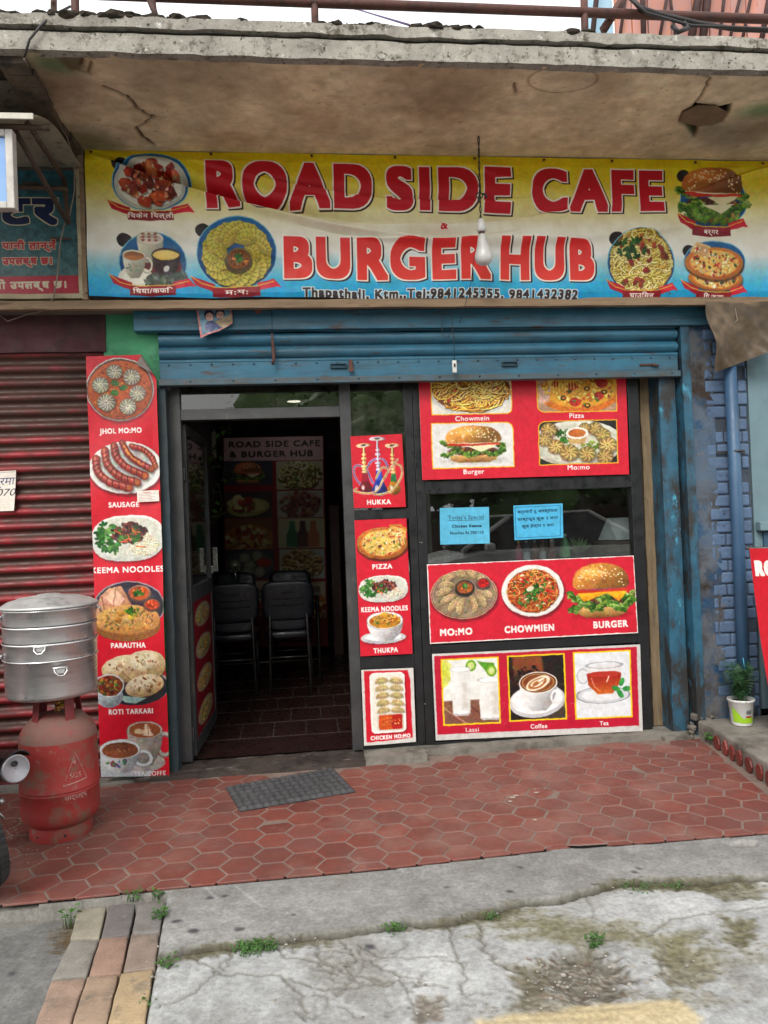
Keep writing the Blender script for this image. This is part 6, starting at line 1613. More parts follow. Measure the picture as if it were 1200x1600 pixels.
mt_sheet = M('lightened_awning_sheet', (206, 202, 184), (170, 164, 146), 5, .6, spots=[((90, 84, 70), 9, .62, .08)], bump=.1); xA = P(128, 262, yB_).x  # sheet colour lightened in place of daylight through a translucent sheet
b = MB(); n = 16; top = []; zA, zB = P(20, 178, yA).z, P(128, 262, yB_).z
for k in range(n + 1):
    t = k / n; top.append((yA + (yB_ - yA) * t, zA + .10 * math.sin(math.pi * min(1, t * 1.05)) * (1 - t * .6) + (zB - zA) * t ** 1.6))
xr0, xr1 = P(52, 176, yA).x, P(131, 262, yB_).x
ps_ = [[b.bm.verts.new((x if x < -2 else (xr0 + (xr1 - xr0) * k / n) - (0 if x > -1 else 0), y, z)) for k, (y, z) in enumerate(top)] for x in (-3.4, 0)]
for k in range(n): b.bm.faces.new([ps_[0][k], ps_[1][k], ps_[1][k + 1], ps_[0][k + 1]])
bmesh.ops.solidify(b.bm, geom=list(b.bm.faces), thickness=.003); b.build('sheet', mt_sheet, aw, smooth=True)
b = MB(); b.box((-3.4, yA - .004, zA - .022), (xr0, yA + .004, zA + .004), .002); b.build('front_lip', M('pale_lip', (206, 200, 186), rough=.6), aw)
b = MB()
for (a, c) in (((20, 198), (106, 348)), ((43, 192), (100, 280))): b.tube([P(*a, yA + .12), P(*c, -.29)], .014, 4)
b.tube([P(100, 280, -.29), P(107, 350, -.29)], .013, 4); b.tube([P(28, 292, -.30), P(106, 295, -.30)], .014, 4); b.tube([P(-60, 196, yA + .06), P(78, 200, yA + .14)], .014, 4); b.tube([P(36, 286, -.28), P(60, 288, -.28)], .008, 4); b.tube([P(78, 372, -.27), P(111, 373, -.27)], .006, 4)
b.build('bracket', M('rusty_bracket', (86, 68, 56), (64, 50, 42), 12, .8, spots=[((150, 132, 110), 10, .66, .05)]), aw, split=True)
lb_ = thing('light_box_sign', 'blue light box sign in a white frame under the left awning', 'sign', P(-20, 260, -.95))
Yl = -.92; b = MB(); p0, p1 = P(-120, 212, Yl), P(12, 316, Yl)
b.box((p0.x, Yl, p1.z), (p1.x, Yl + .03, p0.z), .004); b.build('panel', M('faded_blue_panel', (78, 130, 196), (126, 164, 206), 1.6, .4, stretch=(.5, 1, 1)), lb_)
b = MB(); pr_ = P(16, 260, Yl - .01); mt_fr = M('old_white_frame', (196, 192, 186), (160, 156, 150), 9, .6, spots=[((110, 100, 88), 14, .68, .05)])
b.box((p1.x, Yl - .012, p1.z - .03), (p1.x + .032, Yl + .035, p0.z + .03), .004); b.box((p0.x, Yl - .012, p1.z - .03), (p1.x, Yl + .035, p1.z), .004); b.box((p0.x, Yl - .012, p0.z), (p1.x, Yl + .035, p0.z + .03), .004); b.build('frame', mt_fr, lb_)
# wires on the left
b = MB(); b.tube([P(110, 10, YF + .1), P(80, 25, YF), P(62, 42, YF - .02), P(46, 62, YF - .02), P(38, 90, YF)], .005, 8); tag(b.build('power_cable', mt_wire), 'dark cable looped over the left end of the canopy edge', 'cable')
b = MB(); b.tube([P(38, 92, YF + .02), P(52, 120, YF + .2), P(75, 165, YF + .45), P(105, 215, -.5), P(116, 250, -.32), P(116, 300, -.29), P(108, 340, -.29), P(100, 352, -.3), P(94, 380, -.28), P(90, 430, -.28), P(84, 465, -.28), P(66, 486, -.2), P(40, 492, -.16), P(12, 502, -.13), P(-10, 485, -.12)], .0035, 6); tag(b.build('power_cable', mt_wire2), 'thin pale wire running down the old blue sign to the red shutter', 'cable')

# ------------------------------------------------------------------ on the canopy
rl = thing('roof_railing', 'rusty pipe railing along the edge of the canopy roof', 'railing', (.5, YF + .12, zt))
YR = YF + .14; pA, pB = P(-100, -8, YR), P(1300, 29, YR); zc_ = P(600, 8, YR).z
b = MB(); b.tube([Vector((-3.8, YR, zc_)), Vector((3.6, YR, zc_))], .021, 12); b.build('rail', mt_rust, rl)
for px in (117, 491, 912):
    g = P(px, 20, YR); b = MB(); b.tube([(g.x, YR, zt - .02), (g.x + .004, YR, zc_ + .06)], .017, 10); b.build('post', mt_rust, rl)
b = MB(); g0 = P(942, 48, YR + .04); b.tube([g0, P(985, -20, YR + .04)], .02, 4); b.build('brace', mt_rust, rl)
b = MB(); b.tube([P(84, 24, YR + .05), P(84, -30, YR + .05)], .014, 8); tag(b.build('pipe_stub', M('flaking_pipe', (170, 150, 140), (120, 84, 76), 14, .8)), 'flaking pale pipe standing on the left of the canopy roof', 'pipe')
b = MB(); b.tube([P(240, -20, YR - .02), P(236, 0, YR - .02), P(240, 15, YR - .03), P(246, 28, YR - .04)], [.024, .02, .014, .008], 8); tag(b.build('wood_stub', mt_rust), 'dark wooden stub standing on the canopy edge', 'post')
b = MB()
from mathutils import noise as mnoise
for (x0, x1, hgt, n) in ((-60, 40, 10, 26), (60, 140, 8, 26), (160, 225, 13, 40), (228, 322, 12, 60), (330, 470, 4, 16), (500, 600, 6, 30), (640, 755, 9, 60), (880, 960, 3, 14)):
    for k in range(n):
        px = random.uniform(x0, x1); py = 26 + px * .03 - random.random() * hgt * .6; g = P(px, py, YF + random.uniform(.0, .16)); g.z = max(zt, zt + (g.z - zt) * .7)
        bb = bmesh.new(); bmesh.ops.create_icosphere(bb, subdivisions=2, radius=1); s3 = random.uniform(.008, .026)
        for v in bb.verts: v.co = Vector((v.co.x * 1.7, v.co.y * 1.3, v.co.z * .8)) * s3 * (1 + .5 * mnoise.noise(v.co * 2 + g * 30)) + g
        b.add(bb)
tag(b.build('soil_clumps', mt_soil), 'dark dry moss and soil lumps heaped along the canopy edge', 'soil', kind='stuff')
# cables at the right end of the canopy
b = MB(); b.tube([P(978, -12, YR - .03), P(1000, 12, YR - .03), P(1030, 22, YR - .03), P(1090, 36, YR - .03), P(1150, 46, YR - .03), P(1320, 52, YR - .03)], .011, 8); b.tube([P(975, -10, YR - .05), P(1010, 20, YR - .05), P(1080, 40, YR - .05), P(1320, 50, YR - .05)], .007, 8); b.tube([P(1050, 40, YR - .04), P(1060, 50, YR - .05), P(1075, 44, YR - .05), P(1068, 36, YR - .04)], .012, 8); tag(b.build('cable_bundle', mt_wire), 'black cables sagging along the rail at the right end of the canopy', 'cable')
b = MB(); b.tube([P(-40, -6, -1.3), P(250, -30, -1.5)], .004, 6); b.tube([P(500, 5, 2.2), P(560, 15, 2.0), P(640, 40, 1.8)], .006, 6); b.tube([P(500, -2, 2.2), P(640, 38, 1.8)], .004, 6); tag(b.build('overhead_wire', M('purple_wire', (120, 104, 150), rough=.6)), 'thin purple wire hanging behind the railing', 'wire')
# plank hut on the roof, right
hut = thing('roof_hut', 'hut of faded pink and orange planks on the roof behind the railing', 'hut', (3.3, 1.5, zt))
YH = 1.2; xh0, xh1 = P(962, 30, YH).x, P(1420, 30, YH).x; b = MB(); x = xh0
mt_plank = M('faded_pink_plank', (196, 130, 110), (170, 140, 140), 3, .8, rnd=.22, stretch=(4, 4, .5), spots=[((206, 130, 90), 4, .58, .06, (3, 3, .4)), ((120, 76, 66), 9, .66, .06, (3, 3, .3))])
while x < xh1:
    w_ = random.uniform(.12, .2); b.box((x, YH - random.uniform(0, .02), zt), (x + w_ - .008, YH + .03, zt + 3.4), .003); x += w_
b.build('plank_wall', mt_plank, hut)
b = MB(); b.box((P(922, 30, YH).x, YH + .05, zt), (P(962, 30, YH).x, YH + .1, zt + 2.2), .003); b.build('blue_panel', M('pale_blue_panel', (170, 206, 226), (150, 190, 214), 4, .6), hut)
b = MB()
for x0_, x1_, r in ((1098, 1112, .03), (1080, 1100, .03), (1030, 1052, .012), (1056, 1040, .01), (1140, 1170, .012), (1160, 1184, .012), (1124, 1138, .012), (1190, 1212, .02), (925, 938, .02), (968, 985, .012), (1006, 1003, .02)): b.tube([P(x0_, 62, YH - .06), P(x1_, -60, YH - .06)], r, 6)
b.build('pole', M('dark_pole', (74, 50, 48), (58, 40, 40), 6, .8), hut, split=True)
b = MB(); b.box((xh0, YH - .02, zt + 3.4), (xh1, YH + 1, zt + 3.46)); b.build('roof', M('tin_roof', (120, 120, 124), rough=.5), hut)

# ------------------------------------------------------------------ right: pipe, hanging sheet, plant pot, red stand
dp = thing('drain_pipe', 'blue painted drain pipe running down the brick pillar', 'pipe', P(1150, 1030, -.19))
b = MB(); xp = P(1151, 800, -.19).x; b.tube([(xp, -.185, P(1150, 470, -.19).z), (xp + .003, -.188, P(1150, 800, -.19).z), (xp, -.187, zs_ + .004)], .034, 20); b.build('pipe', mt_pipe, dp)
b = MB(); g = P(1151, 705, -.19); b.tube([(g.x + .038 * math.cos(t), -.187 + .038 * math.sin(t), g.z) for t in np.linspace(0, 6.283, 20)], .007, 6); b.box((g.x - .09, -.135, g.z - .012), (g.x + .09, -.12, g.z + .008), .003); b.build('clamp', mt_grey_al, dp)
b = MB(); b.tube([P(1161, 1028, -.225), P(1164, 1046, -.225)], .003, 6); b.build('paint_drip', M('bright_blue_paint', (80, 180, 216), rough=.4), dp)
Sx = Art(110, 110, .6, (126, 108, 88), 97); Sx.speck(.6, 12); Sx.speck(.4, 40)
q_sh = Quad((1098, 474), (1215, 470), (1212, 545), (1120, 582), -.262)
v, u = np.mgrid[0:60, 0:60] / 59.0; Xs = q_sh.pts(u, v); Xs[..., 1] -= .03 * np.sin(u * 5 + v * 3) * v + .05 * np.clip(.3 - u, 0, 1) * (1 - v) * 2 + .012 * np.sin(u * 17 - v * 9) * v; Xs[..., 0] += .02 * np.sin(v * 8) * (u - .5)
cs = resize(Sx.a[..., 0], 60, 60)[..., None] * np.array([1, .86, .7]) * .72
tag(gridmesh('hanging_sheet', Xs, cs, [mt_cloth, mt_board]), 'brown dusty plastic sheet hanging at the top of the brick pillar', 'sheet')
b = MB(); b.tube([P(1128, 478, -.26), P(1130, 500, -.27), P(1140, 512, -.27), P(1152, 500, -.27), P(1148, 478, -.26)], .003, 6); tag(b.build('loose_wire', mt_wire2), 'loop of pale wire over the brown hanging sheet', 'wire')
pp = thing('potted_plant', 'feathery green plant in a white and green plastic tub on the step', 'plant', P(1169, 1134, -.42))
YP = -.42; pb = G(1168, 1135, zs_ + .004); mm2 = (P(1200, 1100, pb.y + .05) - P(1100, 1100, pb.y + .05)).length / 100; pb = Vector((pb.x, pb.y + 14 * mm2, zs_ + .003))
b = MB(); b.lathe([(.5 * mm2, 0), (14 * mm2, 0), (14.6 * mm2, 1.5 * mm2), (17.6 * mm2, 34 * mm2), (19 * mm2, 35 * mm2), (19 * mm2, 38 * mm2), (17 * mm2, 38 * mm2), (16.4 * mm2, 33 * mm2), (.5 * mm2, 32 * mm2)], pb, 36, close=False); b.build('tub', mt_white, pp)
b = MB(); vs = []
def tubp(a, t, o=.0012): r = (14.6 + 3.0 * t) * mm2 + o; return pb + Vector((math.cos(a) * r, math.sin(a) * r, (1.5 + 32.5 * t) * mm2))
for (a0_, a1_, lo_, hi_) in ((-2.9, -1.75, lambda s: .12, lambda s: .80 - .62 * s ** 1.2), (-2.2, -.9, lambda s: .10, lambda s: .18 + .22 * math.sin(s * 2.6))):
    for k in range(14):
        s0, s1 = k / 14, (k + 1) / 14
        b.face([tubp(a0_ + (a1_ - a0_) * s0, lo_(s0)), tubp(a0_ + (a1_ - a0_) * s1, lo_(s1)), tubp(a0_ + (a1_ - a0_) * s1, hi_(s1)), tubp(a0_ + (a1_ - a0_) * s0, hi_(s0))])
b.build('green_print', M('lime_print', (150, 190, 40), (130, 176, 40), 20, .4), pp)
b = MB()
for k in range(8): b.face([tubp(-1.75 + .07 * k, .36, .002), tubp(-1.75 + .07 * (k + 1), .36, .002), tubp(-1.75 + .07 * (k + 1), .43, .002), tubp(-1.75 + .07 * k, .43, .002)])
b.build('red_stripe', M('red_print', (170, 40, 40), rough=.4), pp)
b = MB()
for k in range(9): b.face([tubp(-1.72 + .055 * k, .52, .002), tubp(-1.72 + .055 * (k + .8), .50, .002), tubp(-1.72 + .055 * (k + .8), .66 + .05 * (k % 3), .002), tubp(-1.72 + .055 * k, .64 + .06 * (k % 2), .002)])
b.build('grey_logo', M('grey_print', (96, 104, 104), rough=.4), pp)
b = MB(); b.lathe([(.2 * mm2, 33.4 * mm2), (16.2 * mm2, 33 * mm2)], pb, 24, close=False); b.build('soil', mt_soil, pp)
b = MB(); top = pb + Vector((0, 0, 33 * mm2)); tips = []
for k in range(16):
    a = random.random() * 6.283; L = random.uniform(22, 60) * mm2; sp = random.uniform(.1, .75)
    p1 = top + Vector((math.cos(a) * L * sp * .4, math.sin(a) * L * sp * .4, L * .55)); p2 = top + Vector((math.cos(a) * L * sp * .85, math.sin(a) * L * sp * .85, L * .95))
    b.tube([top, p1, p2], [.0025, .0018, .001], 5); tips += [top.lerp(p1, .6), p1, p1.lerp(p2, .5), p2]
b.build('stem', M('green_stem', (66, 84, 40), rough=.7), pp)
b = MB()
for t in tips:
    for k in range(7):
        d = Vector((random.gauss(0, 1), random.gauss(0, 1), random.gauss(.1, .7))).normalized(); L = random.uniform(10, 20) * mm2; sd = d.cross(Vector((0, 0, 1))).normalized()
        for i in range(5):
            f = (i + 1) / 5.5; c = t + d * L * f; c.z -= L * .25 * f * f
            for sg in (-1, 1):
                e = c + sd * sg * L * .34 * (1.1 - f) + d * L * .12; w_ = d * L * .035
                b.face([c - w_, e - w_ * .4, e + w_ * .6, c + w_])
b.build('foliage', M('fern_leaf', (48, 88, 46), (36, 70, 38), 40, .6, rnd=.35), pp)
rb = thing('standing_sign', 'red standing banner lettered in white at the right edge', 'sign', (P(1200, 1000, -.5).x, -.5, zs_))
Ya = -.48; TL = P(1171, 857, Ya); BLp = P(1212, 1135, Ya); exv = Vector((math.cos(.2), 0, -.04)).normalized() * .62
A = art_red_stand(170, 300); v, u = np.mgrid[0:A.H, 0:A.W]; u = u / (A.W - 1); v = v / (A.H - 1)
Xr = np.array(TL)[None, None] + u[..., None] * np.array(exv) + v[..., None] * np.array((BLp - TL) * 1.0); Xr[..., 1] += .02 * np.sin(v * 3) 
gridmesh('print', Xr, A.a, [mt_print, mt_board], rb)
b = MB(); off = Vector((0, .03, 0)); b.tube([TL + off, TL + exv + off], .009, 8); b.tube([TL + exv * .5 + off, Vector((TL.x + .40, Ya + .06, zs_ + .02))], .011, 8); b.tube([BLp + off, BLp + exv + off], .009, 8); b.box((TL.x + .2, Ya - .1, zs_ + .003), (TL.x + .62, Ya + .22, zs_ + .03), .006); b.build('stand_pole', mt_grey_al, rb, split=True)


# ------------------------------------------------------------------ loose things on the floor
# paving bricks laid as a small ramp
BRK = [([(122, 1420), (167, 1416), (155, 1465), (110, 1466)], (150, 144, 128), 'weathered tan grey paving brick at the top left of the brick ramp'),
       ([(170, 1414), (212, 1411), (202, 1460), (157, 1464)], (112, 108, 106), 'dark grey paving brick in the middle of the ramp row nearest the tiles'),
       ([(215, 1410), (258, 1406), (250, 1455), (206, 1459)], (128, 124, 120), 'grey paving brick at the top right of the brick ramp'),
       ([(110, 1468), (154, 1467), (135, 1525), (80, 1528)], (136, 132, 124), 'plain grey paving brick at the left of the middle ramp row'),
       ([(156, 1466), (201, 1462), (189, 1520), (138, 1525)], (156, 128, 112), 'pinkish paving brick in the centre of the brick ramp'),
       ([(205, 1460), (249, 1456), (242, 1513), (192, 1518)], (146, 130, 118), 'brownish grey paving brick at the right of the middle ramp row'),
       ([(80, 1531), (134, 1527), (110, 1600), (54, 1602)], (158, 134, 118), 'pale pink paving brick at the bottom left of the brick ramp'),
       ([(136, 1526), (185, 1521), (167, 1598), (112, 1601)], (158, 136, 116), 'tan pink paving brick in the middle of the nearest ramp row'),
       ([(189, 1520), (239, 1515), (226, 1597), (168, 1598)], (176, 154, 122), 'broken yellowish paving brick at the bottom right of the brick ramp')]
for i, (q, c, lab) in enumerate(BRK):
    m_ = M('paving_brick', c, tuple(np.array(c) * .84), 14, .92, spots=[((104, 98, 88), 10, .62, .07), ((190, 180, 164), 26, .68, .05)], bump=.45, bscale=110, spec=.2)
    ze = -.042 - .004 * (i // 3) + random.gauss(0, .0025); pts = [G(x, y, ze) for x, y in q]; ctr = sum(pts, Vector()) / 4
    pts = [ctr + (p - ctr) * .988 for p in pts]
    rt = thing('paving_brick', lab, 'brick', (ctr.x, ctr.y, ze - .06), 'paving bricks laid as a ramp') if False else None
    b = MB(); b.prism([p + Vector((0, 0, random.gauss(0, .0015))) for p in pts], (0, 0, -.062), .005)
    bmesh.ops.subdivide_edges(b.bm, edges=[e for e in b.bm.edges if e.calc_length() > .03], cuts=5, use_grid_fill=True)
    for v in b.bm.verts: v.co += mnoise.noise_vector(v.co * 22) * .0026 + mnoise.noise_vector(v.co * 60) * .0012
    tag(b.build('paving_brick', m_, smooth=True), lab, 'brick', 'paving bricks laid as a ramp')
# rubber door mat
mq = [G(352, 1231, ZT + .001), G(520, 1201, ZT + .001), G(556, 1238, ZT + .001), G(375, 1269, ZT + .001)]
NU, NV2 = 180, 90; v, u = np.mgrid[0:NV2, 0:NU]; u = u / (NU - 1); v = v / (NV2 - 1)
a_, b_, c_, d_ = [np.array(p) for p in mq]; Xm = a_ * ((1 - u) * (1 - v))[..., None] + b_ * (u * (1 - v))[..., None] + c_ * (u * v)[..., None] + d_ * ((1 - u) * v)[..., None]
cu_, cv_ = u * 15, v * 7; wvx = np.abs(np.sin(cu_ * math.pi)); wvy = np.abs(np.sin(cv_ * math.pi)); par = (np.floor(cu_) + np.floor(cv_)) % 2
hgt = np.where(par > 0, wvx * .7 + .3 * wvy, wvy * .7 + .3 * wvx) ** .7; edge_ = np.minimum(np.minimum(u, 1 - u) * 19, np.minimum(v, 1 - v) * 9)
Xm[..., 2] += .003 + .007 * hgt * np.clip(edge_ * 2, 0, 1) * 1.7
rm = np.random.RandomState(4); cm = .20 + .12 * hgt + .07 * (fnoise(NV2, NU, 22, rm, 4) - .5)
ev = [tuple(p) for p in mq] + [tuple(p + Vector((0, 0, .0032))) for p in mq]
dm = gridmesh('door_mat', Xm, np.stack([cm, cm * 1.0, cm * 1.02], -1), [M('woven_rubber', (200, 200, 200), scale=30, rough=.75, attr=True, bump=.2, bscale=200), mt_blk_rub], extra=(ev, [(0, 1, 5, 4), (1, 2, 6, 5), (2, 3, 7, 6), (3, 0, 4, 7)]))
tag(dm, 'dark grey woven rubber door mat lying askew on the red tiles', 'mat')
# weeds in the cracks
def weed(px, py, r, n, lab, z=-.05, hgt=.03, leafs=1.0, cl=mt_leaf):
    c = G(px, py, z); b = MB()
    for k in range(n):
        a = random.random() * 6.283; q = math.sqrt(random.random()); base = c + Vector((math.cos(a) * r * q, math.sin(a) * r * q * .55, 0))
        h = hgt * random.uniform(.3, 1.1); t = random.random() * 6.283; L = random.uniform(.009, .02) * leafs
        tip = base + Vector((math.cos(t) * L * .5, math.sin(t) * L * .5, h)); d = Vector((math.cos(t), math.sin(t), random.uniform(-.3, .5))).normalized(); s_ = d.cross(Vector((0, 0, 1))).normalized() * L * .36
        b.face([base, base + s_ * .12, tip + s_ * .1, tip]) if False else None
        m_ = tip + d * L * .5 + Vector((0, 0, L * .12)); e = tip + d * L
        b.face([tip, m_ - s_, e, m_ + s_])
        if random.random() < .5:
            b.tube([base - Vector((0, 0, .01)), tip], .0009, 4)
    tag(b.build('weed', cl), lab, 'weed', 'weeds in the pavement cracks')
weed(398, 1485, .07, 200, 'widest low weed patch along the crack, left of centre', -.05, .018, .8); weed(208, 1404, .022, 26, 'small weed at the tile edge above the paving bricks, the left one', -.05, .03); weed(245, 1401, .018, 18, 'small weed at the tile edge above the paving bricks, the right one', -.05, .022)
weed(247, 1440, .018, 22, 'weed sprouting beside the top right paving brick', -.055, .05, 1.3); weed(107, 1446, .018, 20, 'weed sprouting on the left side of the paving bricks', -.08, .06, 1.2); weed(261, 1516, .022, 26, 'weed in the broken corner right of the paving bricks', -.06, .04, 1.0)
weed(617, 1455, .03, 44, 'small weed patch on the crack below the middle of the apron', -.05, .018, .8); weed(931, 1482, .024, 50, 'bright green tuft beside the dark hole in the broken concrete', -.06, .04, 1.0); weed(770, 1436, .03, 30, 'few tiny leaves in the crack right of the middle', -.05, .015, .7)
weed(1000, 1386, .08, 60, 'flat moss like weeds along the right part of the crack', -.05, .01, .6); weed(1060, 1385, .05, 40, 'flat green growth at the right end of the crack', -.05, .01, .6); weed(228, 1580, .03, 34, 'dark weed low beside the yellowish broken paving brick', -.08, .03, .9)
weed(1117, 1163, .03, 44, 'broad leaved weed at the foot of the brick pillar', -.035, .06, 1.9, M('broad_leaf', (84, 140, 60), (60, 120, 44), 20, .5, rnd=.3))

# ------------------------------------------------------------------ gas cylinder with a steamer on top
gf = G(97, 1320, ZT); mmg = 1 / FPX * (math.hypot(gf.x - CAM[0], gf.y - CAM[1]))          # metres per photograph pixel there
dirc = Vector((gf.x - CAM[0], gf.y - CAM[1], 0)).normalized(); RB = 62.5 * mmg * .87; gc = gf + dirc * (RB * .9); gc.z = ZT
mmc = mmg * 1.055
gz = lambda py: P(97, py, gc.y).z
gcy = thing('gas_cylinder', 'worn red gas cylinder on the tiles under the steamer pot', 'gas cylinder', gc)
mt_gas = M('worn_red_enamel', (160, 46, 44), (140, 54, 48), 6, .6, spots=[((116, 90, 74), 7, .58, .06), ((128, 112, 98), 18, .63, .05), ((166, 40, 46), 9, .66, .05), ((84, 66, 58), 26, .7, .04), ((190, 150, 140), 60, .75, .03)], bump=.15, bscale=60)
mt_gtop = M('dusty_red_enamel', (118, 94, 84), (128, 84, 76), 7, .85, spots=[((146, 54, 52), 9, .60, .06), ((108, 96, 86), 16, .62, .06)], bump=.15)
z0_ = ZT; zsh = gz(1142); ztop = gz(1113); zbot = gz(1276); zs2 = gz(1236); zw = gz(1224)
b = MB(); rb_ = RB * .78
b.lathe([(rb_ * .96, zbot - .012 - ZT), (RB * .90, zbot + .004 - ZT), (RB * .965, zbot + .022 - ZT), (RB * .99, zbot + .042 - ZT), (RB, zbot + .062 - ZT), (RB, zw - .012 - ZT), (RB * 1.012, zw - .009 - ZT), (RB * 1.012, zw - .002 - ZT), (RB * .995, zw - ZT), (RB * 1.012, zw + .003 - ZT), (RB * 1.012, zw + .009 - ZT), (RB, zw + .012 - ZT), (RB * .995, gz(1185) - ZT), (RB * .985, zsh - .02 - ZT)], gc, 56, close=False); bod = b.build('body', mt_gas, gcy)
b = MB(); b.lathe([(RB * .985, zsh - .02 - ZT), (RB * .95, zsh + .01 - ZT), (RB * .84, zsh + .038 - ZT), (RB * .62, ztop - .005 - ZT), (RB * .3, ztop + .006 - ZT), (.004, ztop + .008 - ZT)], gc, 56, close=False); b.build('shoulder', mt_gtop, gcy)
b = MB(); b.lathe([(rb_, .0), (rb_ * 1.01, .004), (rb_, zbot - ZT - .004), (rb_ * .97, zbot + .004 - ZT)], gc, 48, close=False); b.lathe([(rb_ - .004, .0), (rb_ - .004, zbot - ZT)], gc, 48, close=False); b.build('foot_ring', mt_gas, gcy)
b = MB()
for a in (-2.1, -1.15): d = Vector((math.cos(a), math.sin(a), 0)); p = gc + d * rb_; p.z = ZT + .028; b.cyl(p - d * .004, p + d * .0015, .006, 12)
b.build('foot_hole', mt_wire, gcy, split=True)
zp = P(82, 1098, gc.y - RB * 1.05).z
for k, a in enumerate((-2.25, -.78, .9, 2.5)):
    d = Vector((math.cos(a), math.sin(a), 0)); s_ = Vector((-d.y, d.x, 0)); b = MB(); r0_, r1_ = RB * .66, RB * .60
    A0 = gc + d * r0_; A1 = gc + d * (r1_ - .004); A0.z = ztop - .03; A1.z = zp + .002
    b.prism([A0 - s_ * .021 , A0 + s_ * .021, A1 + s_ * .021, A1 - s_ * .021], d * .005, .002); b.build('stay', M('dull_red_stay', (128, 40, 42), (110, 42, 42), 12, .6, spots=[((96, 70, 60), 20, .64, .05)]), gcy)
b = MB(); b.lathe([(RB * .62, zp - .006 - ZT), (RB * .66, zp - .006 - ZT), (RB * .66, zp + .002 - ZT), (RB * .62, zp + .002 - ZT), (RB * .62, zp - .006 - ZT)], gc, 40, close=False); b.build('top_ring', mt_gas, gcy)
b = MB(); b.lathe([(.014, 0), (.014, .012), (.010, .014), (.010, .03), (.013, .032), (.013, .045), (.008, .05)], gc + Vector((0, 0, ztop + .004 - ZT)), 18); b.build('valve', M('brass', (176, 130, 70), (140, 100, 54), 20, .35, metal=.8), gcy)
tgp = gc + Vector((.012, .05, 0)); b = MB(); b.box((tgp.x - .032, tgp.y, ztop + .01), (tgp.x + .032, tgp.y + .003, zp - .012), .001); tgo = b.build('tag_plate', M('yellow_tag', (190, 156, 40), (166, 136, 36), 12, .6), gcy)
Tv, Tt = _tris('28', 0.0)
b = MB(); ss = .038
for tri in Tt: b.face([(tgp.x - .02 + .0 + Tv[i][1] * ss, tgp.y - .0015, zp - .02 - Tv[i][0] * ss) for i in tri[::-1]])
b.build('tag_number', mt_wire, tgo)
# worn white lettering on the flank
b = MB()
for s_, zc__, hh, a0_ in (('SGS', gz(1202), .030, -1.02), ('सिद्धार्थ', gz(1234), .028, -1.16), ('4', gz(1182), .03, -.94)):
    Tv, Tt = _tris(s_, .0)
    for tri in Tt:
        if random.random() < .10: continue
        pts = []
        for i in tri[::-1]:
            a = a0_ + Tv[i][0] * hh / RB; r = RB * 1.0 + .0016; pts.append(gc + Vector((math.cos(a) * r, math.sin(a) * r, zc__ - ZT + Tv[i][1] * hh)))
        b.face(pts[::-1])
for (a0_, z0__, a1_, z1__) in ((-1.18, gz(1212), -.86, gz(1166)), (-1.18, gz(1212), -.55, gz(1208)), (-.86, gz(1166), -.55, gz(1208))):
    n = 12
    for k in range(n):
        if random.random() < .15: continue
        t0, t1 = k / n, (k + 1) / n; f = lambda t, o: gc + Vector((math.cos(a0_ + (a1_ - a0_) * t) * (RB + .0016), math.sin(a0_ + (a1_ - a0_) * t) * (RB + .0016), z0__ + (z1__ - z0__) * t - ZT + o))
        b.face([f(t0, 0), f(t1, 0), f(t1, .004), f(t0, .004)])
b.build('stencil_lettering', M('worn_white_stencil', (206, 170, 160), (176, 110, 104), 60, .8), gcy)
# steamer
pc = Vector((gc.x - 6 * mmc, gc.y, 0)); mmp = mmc * .87; pz = lambda py: P(82, py, gc.y - RB * 1.0).z; pzf = pz
RP = 61.5 * mmc; pc.z = zp + .003
stm = thing('steamer_pot', 'big stacked aluminium steamer pot standing on the red gas cylinder', 'steamer', pc)
mt_alu = M('brushed_aluminium', (226, 226, 226), (206, 206, 206), 3, .34, metal=.8, stretch=(1, 1, 14), spots=[((150, 150, 148), 5, .62, .1, (1, 1, 6), .6), ((206, 206, 206), 40, .76, .04)], bump=.02)
H = lambda py: max(.0, pz(py) - pc.z)
hb_, h1, h2, h3, hl = H(1012) , H(985), H(955), H(948), H(948)
hb_ = 62 * mmp; h1 = 89 * mmp; h2 = 115 * mmp; h3 = 141 * mmp
b = MB(); b.lathe([(.002, 0), (RP * .86, 0), (RP * .935, .006), (RP * .965, .02), (RP * .975, hb_ - .006), (RP * 1.005, hb_ - .003), (RP * 1.01, hb_), (RP * .99, hb_ + .003)], pc, 64, close=False); b.build('base_pot', mt_alu, stm)
lev = [(hb_ + .003, h1), (h1 + .003, h2), (h2 + .003, h3)]
for k, (a_, c_) in enumerate(lev):
    b = MB(); b.lathe([(RP * .975, a_), (RP * .985, a_ + .004), (RP * .99, c_ - .010), (RP * 1.015, c_ - .007), (RP * 1.02, c_ - .003), (RP * 1.0, c_)], pc, 64, close=False); b.build('tier', mt_alu, stm)
b = MB(); b.lathe([(RP * 1.0, h3), (RP * 1.045, h3 + .002), (RP * 1.05, h3 + .009), (RP * 1.0, h3 + .014), (RP * .88, h3 + .028), (RP * .72, h3 + .036), (RP * .68, h3 + .040), (RP * .5, h3 + .045), (RP * .26, h3 + .049), (RP * .24, h3 + .054), (RP * .12, h3 + .057), (.002, h3 + .058)], pc, 64, close=False); b.build('lid', M('dull_aluminium', (200, 200, 198), (174, 174, 172), 6, .5, metal=.55, spots=[((120, 118, 114), 8, .64, .08)]), stm)
vd = math.atan2(CAM[1] - pc.y, CAM[0] - pc.x)
